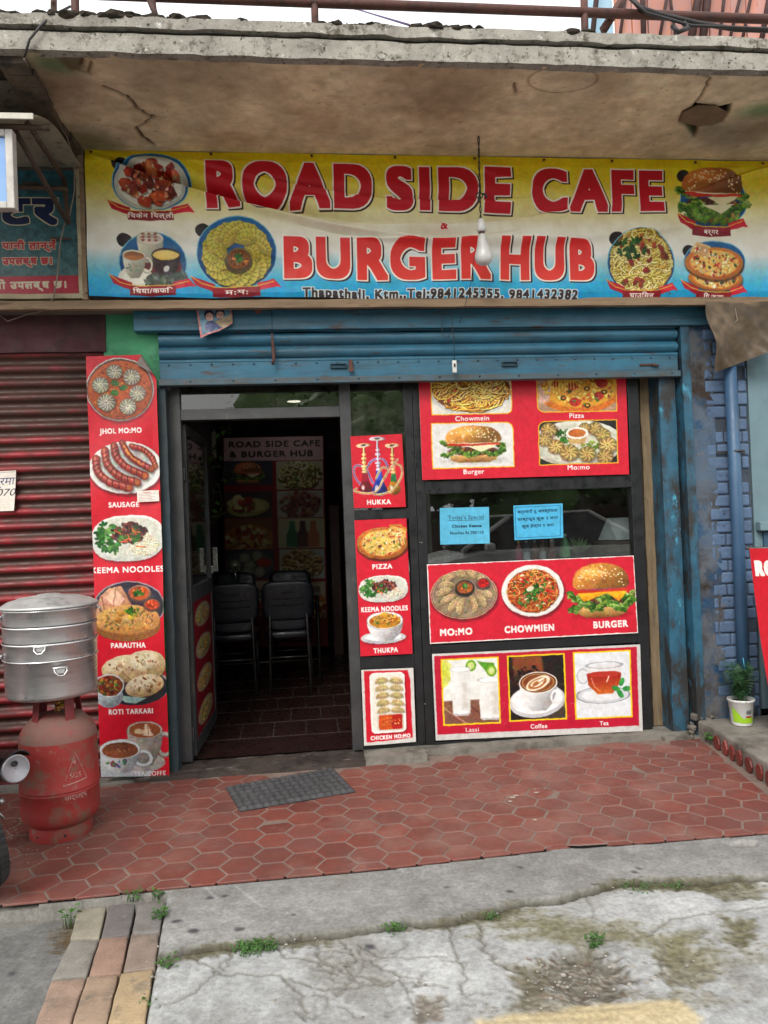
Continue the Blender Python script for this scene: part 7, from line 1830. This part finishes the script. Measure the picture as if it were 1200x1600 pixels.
for (a, zc__, sc) in ((vd - .22, hb_ + (h1 - hb_) * .9 + .0, 1.0), (vd + .17, hb_ - .028, 1.15), (vd + 1.5, h3 - .012, 1.0), (vd - 1.52, hb_ + .02, 1.0), (vd - 1.5, h3 - .03, .9)):
    d = Vector((math.cos(a), math.sin(a), 0)); s_ = Vector((-d.y, d.x, 0)); c = pc + d * RP * .985 + Vector((0, 0, zc__)); w_ = .022 * sc
    b = MB(); b.tube([c + s_ * w_ + d * .006, c + s_ * w_ * .95 + d * .016 - Vector((0, 0, w_ * .6)), c + s_ * w_ * .4 + d * .02 - Vector((0, 0, w_ * 1.25)), c - s_ * w_ * .4 + d * .02 - Vector((0, 0, w_ * 1.25)), c - s_ * w_ * .95 + d * .016 - Vector((0, 0, w_ * .6)), c - s_ * w_ + d * .006], .0034, 8)
    b.tube([c + s_ * w_ * 1.2 + d * .005, c - s_ * w_ * 1.2 + d * .005], .005, 8); b.prism([c + s_ * w_ * .9 + d * .003 - Vector((0, 0, .0)), c - s_ * w_ * .9 + d * .003, c - s_ * w_ * .5 + d * .002 - Vector((0, 0, w_)), c + s_ * w_ * .5 + d * .002 - Vector((0, 0, w_))], d * .003, .001); b.build('handle', mt_alu, stm)

# ------------------------------------------------------------------ motorcycle at the left edge
hd = Vector((-.68, .733, 0)); rg_ = Vector((hd.y, -hd.x, 0)); tc = G(-4, 1392, ZT); LEAN = math.radians(15)     # leaning on its side stand
wc = tc - rg_ * .03 + hd * .06; rt_ = rg_ * math.cos(LEAN) + Vector((0, 0, math.sin(LEAN))); upl = Vector((0, 0, math.cos(LEAN))) - rg_ * math.sin(LEAN)
mc = thing('motorcycle', 'parked motorcycle whose muffler and rear tyre enter at the left edge', 'motorcycle', (wc.x, wc.y, ZT))
def L(f, r, z): return Vector((wc.x, wc.y, ZT + .012)) + hd * f + rt_ * r + upl * z
def wheel(f, nm):
    c = L(f, 0, .30); b = MB()
    b.lathe([(.215, -.035), (.25, -.052), (.285, -.046), (.299, -.02), (.301, 0), (.299, .02), (.285, .046), (.25, .052), (.215, .035)], c, 60, rt_, close=False)
    for k in range(64):
        a = 6.283 * k / 64; ra = hd * math.cos(a) + upl * math.sin(a); tg = hd * -math.sin(a) + upl * math.cos(a)
        for sg in (-1, 1):
            m0 = c + ra * .302 + rt_ * .006 * sg; m1 = c + ra * .289 + rt_ * .044 * sg + tg * .016
            b.prism([m0 - tg * .006, m0 + tg * .006, m1 + tg * .006, m1 - tg * .006], ra * .004)
    w_ = b.build('wheel', M('dusty_tyre', (62, 62, 62), (44, 44, 45), 14, .9, bump=.3, bscale=120), mc)
    b = MB(); b.lathe([(.216, -.034), (.205, -.03), (.2, 0), (.205, .03), (.216, .034)], c, 48, rt_, close=False); b.lathe([(.05, -.04), (.06, -.03), (.06, .03), (.05, .04)], c, 20, rt_)
    for k in range(6):
        a = 6.283 * k / 6; ra = hd * math.cos(a) + upl * math.sin(a); b.tube([c + ra * .05, c + ra * .205], .014, 6)
    b.build('rim', mt_grey_al, w_)
wheel(0, 'rear'); wheel(1.2, 'front')
mfl = P(24, 1201, wc.y + .06); 
b = MB(); me_ = mfl; mdir = (hd * .96 + Vector((0, 0, -.16))).normalized()
b.lathe([(.040, 0), (.047, .01), (.050, .03), (.052, .20), (.046, .36), (.03, .46), (.02, .5)], me_, 32, mdir); mf = b.build('muffler', M('muffler_black', (44, 44, 46), (32, 32, 34), 10, .45), mc)
b = MB(); b.lathe([(.052, .012), (.053, -.004), (.050, -.010), (.046, -.009), (.042, -.005), (.002, -.004)], me_, 32, mdir, close=False); ec = b.build('end_cap', M('pale_metal_cap', (176, 174, 180), (150, 148, 152), 14, .45, metal=.3), mf)
b = MB(); hp_ = me_ + Vector((0, 0, .022)) - rt_ * .006; b.lathe([(.010, .012), (.0115, -.012), (.0085, -.013), (.007, .012)], hp_, 18, mdir, close=False); b.lathe([(.0005, -.0075), (.0085, -.0075)], hp_, 16, mdir, close=False); b.build('exhaust_hole', mt_wire, mf)
b = MB()
for a in np.linspace(.35, 2.6, 10):
    n1_ = rt_ * math.cos(a) + Vector((0, 0, math.sin(a))); n2_ = rt_ * math.cos(a + .25) + Vector((0, 0, math.sin(a + .25)))
    b.face([me_ + n1_ * .061 + mdir * -.0, me_ + n2_ * .061 + mdir * -.0, me_ + n2_ * .061 + mdir * .3, me_ + n1_ * .061 + mdir * .3])
bmesh.ops.remove_doubles(b.bm, verts=list(b.bm.verts), dist=.0005); bmesh.ops.solidify(b.bm, geom=list(b.bm.faces), thickness=.004); b.build('heat_shield', M('gloss_black', (22, 22, 24), rough=.3), mf)
b = MB(); b.tube([L(0, .07, .30), L(.5, .10, .33)], .022, 8); b.tube([L(0, -.07, .30), L(.5, -.10, .33)], .022, 8); b.tube([L(0, .075, .31), L(.12, .12, .70)], .02, 8); b.tube([L(0, -.075, .31), L(.12, -.12, .70)], .02, 8); b.tube([L(-.02, -.10, .30), L(-.02, .12, .30)], .012, 10); b.build('swingarm', mt_grey_al, mc)
b = MB(); b.tube([L(.45, 0, .36), L(.5, 0, .68), L(1.0, 0, .80), L(1.02, 0, .42), L(.45, 0, .36)], .03, 8); b.tube([L(-.25, 0, .78), L(.5, 0, .70)], .03, 8); b.build('frame', mt_black, mc)
b = MB(); b.rough(L(.5, -.12, .34) if False else (L(.75, 0, .5) - Vector((.16, .16, .15))), L(.75, 0, .5) + Vector((.16, .16, .15)), .08, .02); b.build('engine', mt_grey_al, mc, smooth=True)
def loft(name, secs, mat):
    b = MB(); rings = []
    for f, z, rw, rh in secs: rings.append([b.bm.verts.new(L(f, rw * math.cos(t), z + rh * math.sin(t))) for t in np.linspace(0, 6.283, 17)[:-1]])
    for k in range(len(rings) - 1):
        for i in range(16): b.bm.faces.new([rings[k][i], rings[k][(i + 1) % 16], rings[k + 1][(i + 1) % 16], rings[k + 1][i]])
    b.bm.faces.new(rings[0][::-1]); b.bm.faces.new(rings[-1]); return b.build(name, mat, mc, smooth=True)
loft('seat', [(-.28, .86, .08, .03), (-.2, .86, .12, .05), (.1, .83, .14, .05), (.42, .80, .12, .05), (.5, .81, .08, .04)], mt_blk_rub); loft('tank', [(.46, .84, .09, .05), (.55, .88, .14, .09), (.8, .92, .15, .11), (1.0, .92, .10, .08)], M('dark_tank', (40, 44, 56), rough=.25)); loft('tail', [(-.45, .84, .05, .03), (-.3, .82, .09, .05), (.1, .76, .1, .05)], M('gloss_tail', (30, 30, 34), rough=.3))
b = MB(); b.tube([L(1.2, .09, .30), L(1.02, .09, .98)], .022, 8); b.tube([L(1.2, -.09, .30), L(1.02, -.09, .98)], .022, 8); b.build('fork', mt_chrome, mc, split=True)
b = MB(); b.tube([L(.86, -.36, 1.04), L(.98, -.2, 1.06), L(1.02, 0, 1.0), L(.98, .2, 1.06), L(.86, .36, 1.04)], .013, 8); b.build('handlebar', mt_chrome, mc)
b = MB(); b.lathe([(.02, -.06), (.08, -.04), (.09, .03), (.085, .05)], L(1.14, 0, .90), 24, hd); b.build('headlight', mt_chrome, mc)
b = MB(); b.box(L(-.47, 0, .82) - Vector((.03, .03, .025)), L(-.47, 0, .82) + Vector((.03, .03, .025)), .008); b.build('tail_light', M('red_lens', (150, 20, 24), rough=.25), mc)
b = MB(); b.tube([L(.02, .10, .30), P(-4, 1268, wc.y - .1), P(6, 1279, wc.y - .1)], .006, 6); b.lathe([(.012, -.01), (.012, .012)], P(1, 1253, wc.y - .08), 10, rt_); b.build('axle_nut', mt_chrome, mc)

# grit and crumbs of concrete
b = MB()
for k in range(280):
    px, py, q = random.choice(((900, 1530, 60), (840, 1545, 30), (560, 1480, 120), (1000, 1400, 120), (250, 1530, 16), (1060, 1520, 40), (700, 1560, 160)))
    g = G(px + random.gauss(0, q), py + random.gauss(0, min(q, 22)), -.052); s3 = abs(random.gauss(0, .0022)) + .0012
    bb = bmesh.new(); bmesh.ops.create_icosphere(bb, subdivisions=1, radius=1); dv_ = Vector((random.random(), random.random(), random.random())) * 9
    for v in bb.verts: v.co = Vector((v.co.x * 1.3, v.co.y, v.co.z * .7)) * s3 * (1 + .5 * mnoise.noise(v.co + dv_)) + g
    b.add(bb)
tag(b.build('grit', M('concrete_grit', (146, 142, 134), (112, 106, 96), 40, .95, rnd=.4)), 'loose grit and crumbs scattered over the broken concrete', 'grit', kind='stuff')

# ------------------------------------------------------------------ inside the cafe
YM = 3.2; q_menu = Quad((349, 684), (505, 681), (513, 1010), (353, 1012), YM)
A = art_menu(q_menu); v, u = np.mgrid[0:A.H, 0:A.W]
tag(printed('menu_board', q_menu, A, [mt_print, mt_board], back=.02), 'dim menu board headed ROAD SIDE CAFE & BURGER HUB on the back wall inside', 'menu board')
b = MB(); g = P(461, 671, 2.6); dl = thing('ceiling_light', 'small lit downlight in the dark ceiling inside the doorway', 'light', (g.x, 2.6, RZ))
b.lathe([(.075, -.012), (.08, -.006), (.08, .0)], (g.x, 2.6, RZ), 24); b.build('ring', mt_white, dl)
te = NT('lit_lens'); te.b.inputs['Emission Color'].default_value = (1, .97, .9, 1); te.b.inputs['Emission Strength'].default_value = 9.0
b = MB(); b.lathe([(.062, -.0145), (.002, -.015)], (g.x, 2.6, RZ), 24, close=False); b.build('lens', te.m, dl)
mt_vinyl = M('dark_blue_vinyl', (20, 24, 36), (16, 19, 28), 8, .36, bump=.05, bscale=20); mt_leg = M('grey_tube', (70, 68, 66), (56, 54, 52), 10, .4, metal=.4)
CG = 'dining chairs inside the cafe'
def cushion(b, c, sx, sy, sz, rot=None, pw=.35):
    bb = bmesh.new(); bmesh.ops.create_uvsphere(bb, u_segments=28, v_segments=14, radius=1)
    for v in bb.verts:
        s_ = lambda a: math.copysign(abs(a) ** pw, a)
        w = Vector((s_(v.co.x) * sx, s_(v.co.y) * sy, s_(v.co.z) * sz)); v.co = (rot @ w if rot is not None else w) + Vector(c)
    for f in bb.faces: f.smooth = True
    me = bpy.data.meshes.new('x'); bb.to_mesh(me); bb.free(); b.bm.from_mesh(me); bpy.data.meshes.remove(me)
def make_chair(c, lab):
    t = thing('dining_chair', lab, 'chair', c, CG); cx, cy, cz = c         # the back of the chair faces the street
    b = MB(); cushion(b, (cx, cy + .22, cz + .43), .19, .20, .035); b.build('seat', mt_vinyl, t, smooth=True)
    b = MB(); cushion(b, (cx, cy - .005, cz + .70), .20, .03, .155, Matrix.Rotation(math.radians(7), 3, 'X'), .42)
    for k in range(3): b.tube([(cx - .13, cy - .036, cz + .67 + .05 * k), (cx, cy - .042, cz + .665 + .05 * k), (cx + .13, cy - .036, cz + .67 + .05 * k)], .004, 6)
    b.build('backrest', mt_vinyl, t, smooth=True)
    b = MB(); cushion(b, (cx, cy + .02, cz + .53), .15, .02, .06, None, .5); b.build('lumbar_pad', mt_vinyl, t, smooth=True)
    for sx in (-1, 1):
        b = MB(); b.tube([(cx + sx * .155, cy - .05, cz), (cx + sx * .145, cy + .0, cz + .42), (cx + sx * .135, cy - .02, cz + .80)], .011, 10); b.build('leg', mt_leg, t)
        b = MB(); b.tube([(cx + sx * .17, cy + .42, cz), (cx + sx * .155, cy + .38, cz + .44)], .011, 10); b.build('leg', mt_leg, t)
    b = MB(); b.tube([(cx - .15, cy - .03, cz + .27), (cx + .15, cy - .03, cz + .27)], .008, 8); b.tube([(cx - .16, cy + .40, cz + .25), (cx + .16, cy + .40, cz + .25)], .008, 8); b.build('stretcher', mt_leg, t, split=True)
    return t
Yc = 1.55; cxa = P(452, 1000, Yc).x; cxb = P(366, 1000, Yc).x
make_chair((cxa, Yc, .0), 'nearer dark chair with its back to the doorway, the right one'); 
src = [o for o in COL.objects if o.name.startswith('dining_chair')][0]
for (x, y, rz, lab) in ((cxb, Yc - .02, .04, 'nearer dark chair with its back to the doorway, the left one'), (P(455, 960, 2.75).x, 2.82, math.pi, 'far dark chair behind the table, right of the bottle'), (P(366, 960, 2.75).x, 2.84, math.pi, 'far dark chair behind the table and the water bottle')):
    c = copy_tree(src); c.location = (x, y, 0); c.rotation_euler = (0, 0, rz); c['label'] = lab
tb = thing('dining_table', 'dark dining table between the chairs inside', 'table', ((cxa + cxb) / 2, 2.2, 0)); tx0, tx1 = cxb - .35, P(502, 960, 2.1).x
b = MB(); b.box((tx0, 1.92, .69), (tx1, 2.52, .715), .005); b.build('tabletop', M('table_laminate', (84, 76, 70), (66, 58, 54), 6, .35), tb)
for x in (tx0 + .03, tx1 - .03):
    for y in (1.96, 2.48): b = MB(); b.tube([(x, y, 0), (x, y, .69)], .014, 10); b.build('leg', mt_leg, tb)
b = MB(); b.tube([(tx0 + .03, 1.96, .16), (tx1 - .03, 1.96, .16)], .01, 8); b.build('stretcher', mt_leg, tb)
def bottle(nm, lab, c, h, r, mat, cap, group=None, label_mat=None):
    t = thing(nm, lab, 'bottle', c, group); b = MB(); b.lathe([(r * .8, 0), (r, .01), (r, h * .3), (r * .92, h * .4), (r, h * .5), (r, h * .64), (r * .7, h * .78), (r * .34, h * .88), (r * .32, h * .94)], c, 20); b.build('body', mat, t)
    b = MB(); b.lathe([(r * .4, h * .93), (r * .4, h), (r * .3, h)], c, 14); b.build('cap', cap, t)
    if label_mat: b = MB(); b.lathe([(r * 1.03, h * .32), (r * 1.03, h * .6)], c, 20, close=False); b.build('paper_label', label_mat, t)
mt_clear = glass('clear_plastic', (206, 216, 218), .05, .06)
bottle('water_bottle', 'clear water bottle standing on the table inside the cafe', (P(368, 900, 2.05).x, 2.05, .716), .26, .036, mt_clear, mt_white)
tag((lambda b: ((lambda p_, q_: b.box((p_.x, 2.9, q_.z), (q_.x, 2.92, p_.z), .002))(P(318, 676, 2.9), P(338, 716, 2.9)), b.build('wall_notice', M('pale_notice', (190, 186, 160), (150, 146, 126), 30, .8)))[1])(MB()), 'pale notice board on the dark wall behind the hanging vine', 'notice')
vn = thing('hanging_vine', 'trailing vine hanging inside the doorway by the open door', 'plant', P(345, 690, 1.0))
b = MB(); vpts = [P(372, 640, 1.0), P(350, 680, 1.0), P(330, 705, 1.0), P(336, 720, 1.0), P(352, 735, 1.02), P(342, 760, 1.0), P(348, 790, 1.0), P(338, 812, 1.0)]
b.tube(vpts, .004, 6); b.tube([P(322, 690, 1.0), P(336, 706, 1.0), P(350, 722, 1.0), P(366, 716, 1.0)], .003, 6); b.build('stem', M('vine_stem', (70, 62, 40), rough=.8), vn)
b = MB()
for k in range(56):
    t = random.random() * (len(vpts) - 1.01); j = int(t); c = vpts[j].lerp(vpts[j + 1], t - j) + Vector((random.gauss(-.02, .03), random.gauss(0, .06), random.gauss(0, .03))); L_ = random.uniform(.03, .06); d = Vector((random.gauss(0, 1), random.gauss(0, 1), -.6)).normalized(); s_ = d.cross(Vector((0, 0, 1))).normalized() * L_ * .38
    b.face([c, c + d * L_ * .4 + s_, c + d * L_, c + d * L_ * .4 - s_])
b.build('foliage', M('vine_leaf', (66, 110, 48), (50, 90, 40), 30, .5, rnd=.3), vn)
# counter behind the window with what stands on it
ct = thing('counter', 'dark serving counter behind the window', 'counter', (1.3, .5, 0)); b = MB(); b.box((X(672) + .05, .10, .0), (X(985), .75, .93), .004); b.build('body', mt_inner, ct); b = MB(); b.box((X(672) + .03, .07, .931), (X(985) + .02, .78, .96), .004); b.build('top', M('counter_top', (70, 62, 58), rough=.4), ct)
BG = 'sauce bottles behind the window'; cs_ = [((150, 60, 70), (200, 180, 40), (180, 60, 110)), ((60, 66, 80), (206, 206, 206), (196, 200, 206)), ((120, 50, 40), (206, 206, 206), None), ((110, 60, 44), (200, 60, 40), (206, 200, 196)), ((130, 44, 40), (206, 196, 180), None), ((60, 130, 70), (180, 200, 190), (120, 180, 120))]
for i, (px, lab) in enumerate(((811, 'pink bottle with a yellow cap at the left of the window row'), (823, 'dark bottle with a pale label, second in the window row'), (836, 'brown sauce bottle in the middle of the window row'), (848, 'brown bottle with a white label behind the window'), (862, 'red sauce bottle left of the green one behind the window'), (883, 'green bottle at the right of the window row'))):
    bd, cp, lbm = cs_[i]; p = P(px, 870, .13); bottle('sauce_bottle', lab, (p.x, .13, .961), .17 + .03 * (i == 5), .021 + .010 * (i == 5), M('bottle_plastic', bd, rough=.3), M('bottle_cap', cp, rough=.4), BG, M('bottle_label', lbm, rough=.6) if lbm else None)
bx = thing('shelf_box', 'stack of dark wooden trays behind the right part of the window', 'box', (P(967, 860, .4).x, .4, .96)); p = P(967, 860, .2)
for k in range(4): b = MB(); b.box((p.x - .12, .1, .962 + k * .037), (p.x + .10, .32, .962 + k * .037 + .03), .003); b.build('tray', M('dark_tray', (70, 52, 44), (96, 80, 66), 4, .6), bx)
tcx = thing('table_card', 'folded white table card with a dark phone picture behind the window', 'card', (p.x, .2, 1.112)); zc1 = 1.112; w_ = .085
b = MB(); A0 = Vector((p.x - .10, .16, zc1)); B0 = Vector((p.x - .07, .19, zc1 + .135)); ex_ = Vector((.18, .05, 0))
b.prism([A0, B0, B0 + Vector((.03, 0, 0)) + Vector((.05, -.03, -.135)), A0 + Vector((.09, -.03, 0))], (0, .003, 0)) if False else None
b.face([A0 + Vector((.05, -.05, 0)), A0 + Vector((.21, -.03, 0)), B0 + Vector((.165, -.0, 0)), B0]); b.face([B0, A0 + Vector((-.01, .09, 0)), A0 + Vector((.05, -.05, 0))]); b.face([B0, B0 + Vector((.165, 0, 0)), A0 + Vector((.16, .12, 0)), A0 + Vector((0, .12, 0))])
b.build('card', M('white_card', (206, 206, 204), rough=.6), tcx)
b = MB(); f0_ = A0 + Vector((.05, -.05, 0)); ux = Vector((.16, .02, 0)); uy = B0 - f0_; off = Vector((0, -.002, .001))
b.face([f0_ + ux * .22 + uy * .2 + off, f0_ + ux * .56 + uy * .16 + off, f0_ + ux * .5 + uy * .82 + off, f0_ + ux * .16 + uy * .86 + off]); b.build('phone_picture', mt_wire, tcx)
sp_ = thing('table_plant', 'small pale green plant in a dark pot behind the window', 'plant', (P(905, 840, .25).x, .25, .96)); c = Vector((P(903, 845, .25).x, .25, .96))
b = MB(); b.lathe([(.03, 0), (.04, .08), (.042, .085)], c, 16); b.build('pot', mt_inner, sp_)
b = MB()
for k in range(60):
    d = Vector((random.gauss(.1, .6), random.gauss(0, .6), random.uniform(.2, 1))).normalized(); L_ = random.uniform(.05, .12); s_ = d.cross(Vector((0, 1, 0))).normalized() * .008; t = c + Vector((0, 0, .085))
    b.face([t, t + d * L_ * .5 + s_, t + d * L_, t + d * L_ * .5 - s_])
b.build('foliage', M('pale_leaf', (130, 150, 96), (100, 130, 76), 20, .6, rnd=.3), sp_)

# ------------------------------------------------------------------ across the street, seen in the panes
mt_crown = M('street_leaf', (104, 136, 66), (80, 112, 54), 3, .6, rnd=.45); mt_bark = M('bark', (84, 70, 56), (64, 54, 44), 8, .95, bump=.5)
def tree(x, y, h, r, lab, n=7500):
    t = thing('street_tree', lab, 'tree', (x, y, -.16), 'trees across the street'); b = MB(); b.tube([(x, y, -.2), (x + .1, y, h * .3), (x - .05, y + .1, h * .6), (x, y, h * .85)], [.2, .16, .1, .04], 10)
    for k in range(6): a = k * 1.05; b.tube([(x, y, h * (.35 + .05 * k)), (x + math.cos(a) * r * .6, y + math.sin(a) * r * .6, h * (.55 + .05 * k))], [.07, .02], 6)
    b.build('trunk', mt_bark, t); b = MB(); cl_ = [(Vector((random.gauss(0, r * .5), random.gauss(0, r * .5), h * .55 + random.gauss(0, h * .2))), random.uniform(.32, .6) * r) for _ in range(30)]
    for k in range(n):
        c, q = random.choice(cl_); d = Vector((random.gauss(0, 1), random.gauss(0, 1), random.gauss(0, 1))).normalized(); p = Vector((x, y, 0)) + c + d * q * random.uniform(.45, 1.05); L_ = random.uniform(.10, .22); e = Vector((random.gauss(0, 1), random.gauss(0, 1), random.gauss(-.3, .6))).normalized(); s_ = e.cross(Vector((0, 0, 1))).normalized() * L_ * .4
        b.face([p, p + e * L_ * .5 + s_, p + e * L_, p + e * L_ * .5 - s_])
    for c, q in cl_:
        bb = bmesh.new(); bmesh.ops.create_icosphere(bb, subdivisions=3, radius=q * .6)
        for v in bb.verts: v.co = v.co * (1 + .35 * mnoise.noise(v.co * 1.6 + c * 3) + .25 * mnoise.noise(v.co * 5)) + Vector((x, y, 0)) + c
        for f in bb.faces: f.smooth = True
        b.add(bb)
    b.build('crown', mt_crown, t)
for x, y, h, r, lab in ((1.0, -19, 6.2, 3.4, 'round green tree right across the street from the doorway'), (4.6, -18, 6.4, 3.4, 'bushy green tree across the street behind the parked car'), (8.0, -18.5, 7.0, 3.6, 'tall green tree across the street, farther along to the right'), (-3.2, -21, 3.9, 2.4, 'low green tree across the street to the left'), (11.4, -18, 6.6, 3.3, 'green tree at the far right across the street')): tree(x, y, h, r, lab)
hg = thing('hedge_wall', 'dark brick garden wall under the trees across the street', 'wall', (4, -16.5, -.16)); b = MB(); b.box((-12, -16.8, -.16), (22, -16.5, 1.5)); b.build('wall', M('dark_garden_wall', (86, 62, 52), (66, 54, 46), 3, .9, bump=.3), hg)
pl_ = thing('lamp_pole', 'grey concrete pole across the street', 'pole', (2.6, -11.5, -.16)); b = MB(); b.tube([(2.6, -11.5, -.2), (2.6, -11.5, 7)], [.11, .08], 12); b.build('shaft', M('pole_concrete', (170, 168, 160), rough=.8), pl_); b = MB(); b.box((2.2, -11.55, 6.3), (3.0, -11.45, 6.4)); b.build('crossarm', mt_grey_al, pl_)
# parked car
car = thing('parked_car', 'white car parked on the street behind the photographer', 'car', (3.2, -6.8, -.16)); mt_car = M('white_car_paint', (214, 212, 206), rough=.25, rvar=.05); mt_cg = M('car_glass', (20, 24, 26), rough=.08, rvar=.04)
def cp(x, y, z): return Vector((1.2 + x, -6.8 + y, -.16 + z))
sec = [(0, .35, .62, .66), (.12, .30, .74, .80), (.9, .26, .92, .84), (1.3, .26, .98, .85), (2.6, .26, 1.0, .85), (3.6, .26, .98, .84), (4.1, .30, .9, .80), (4.22, .4, .7, .7)]
b = MB(); rg = []
for x, zl, zh, hw in sec: rg.append([b.bm.verts.new(cp(x, yy, zz)) for yy, zz in ((-hw, zl + .05), (-hw * 1.02, (zl + zh) / 2), (-hw * .96, zh - .06), (-hw * .8, zh), (hw * .8, zh), (hw * .96, zh - .06), (hw * 1.02, (zl + zh) / 2), (hw, zl + .05))])
for k in range(len(rg) - 1):
    for i in range(8): b.bm.faces.new([rg[k][i], rg[k][(i + 1) % 8], rg[k + 1][(i + 1) % 8], rg[k + 1][i]])
b.bm.faces.new(rg[0][::-1]); b.bm.faces.new(rg[-1]); bmesh.ops.subdivide_edges(b.bm, edges=list(b.bm.edges), cuts=1, use_grid_fill=True, smooth=.3); body = b.build('body', mt_car, car, smooth=True)
b = MB(); rg = []
for x, zz, hw in ((1.0, .97, .74), (1.75, 1.43, .6), (2.9, 1.47, .6), (3.75, .98, .72)): rg.append([(x, -hw, zz), (x, hw, zz)])
b.prism([cp(1.72, -.60, 1.43), cp(2.95, -.60, 1.46), cp(2.95, .60, 1.46), cp(1.72, .60, 1.43)], (0, 0, .03), .01)
for a_, c_ in (((1.0, .74, .97), (1.74, .60, 1.44)), ((2.3, .77, .98), (2.32, .61, 1.45)), ((3.75, .72, .98), (2.93, .60, 1.46))):
    for sg in (-1, 1): b.tube([cp(a_[0], a_[1] * sg, a_[2]), cp(c_[0], c_[1] * sg, c_[2])], .032, 6)
b.build('roof', mt_car, car)
b = MB(); b.face([cp(1.02, -.72, .98), cp(1.02, .72, .98), cp(1.74, .58, 1.44), cp(1.74, -.58, 1.44)]); b.face([cp(3.73, -.7, .98), cp(2.94, -.58, 1.45), cp(2.94, .58, 1.45), cp(3.73, .7, .98)])
for sg in (-1, 1): b.face([cp(1.05, .73 * sg, .98), cp(3.7, .72 * sg, .98), cp(2.93, .59 * sg, 1.45), cp(1.76, .59 * sg, 1.44)])
b.build('windows', mt_cg, car)
for sx in (.8, 3.4):
    for sg in (-1, 1):
        b = MB(); b.lathe([(.2, -.09), (.29, -.08), (.31, -.03), (.31, .03), (.29, .08), (.2, .09)], cp(sx, .76 * sg, .31), 28, (0, 1, 0)); w_ = b.build('wheel', mt_blk_rub, car); b = MB(); b.lathe([(.02, -.02), (.2, .0), (.21, .03)], cp(sx, .78 * sg, .31), 20, (0, sg, 0)); b.build('rim', mt_chrome, w_)
for sg in (-1, 1):
    b = MB(); cushion(b, cp(1.35, .93 * sg, 1.02), .07, .09, .06, None, .6); b.build('mirror', mt_car, car, smooth=True)
    b = MB(); cushion(b, cp(.08, .6 * sg, .68), .05, .14, .06, None, .7); b.build('headlight', mt_chrome, car, smooth=True)
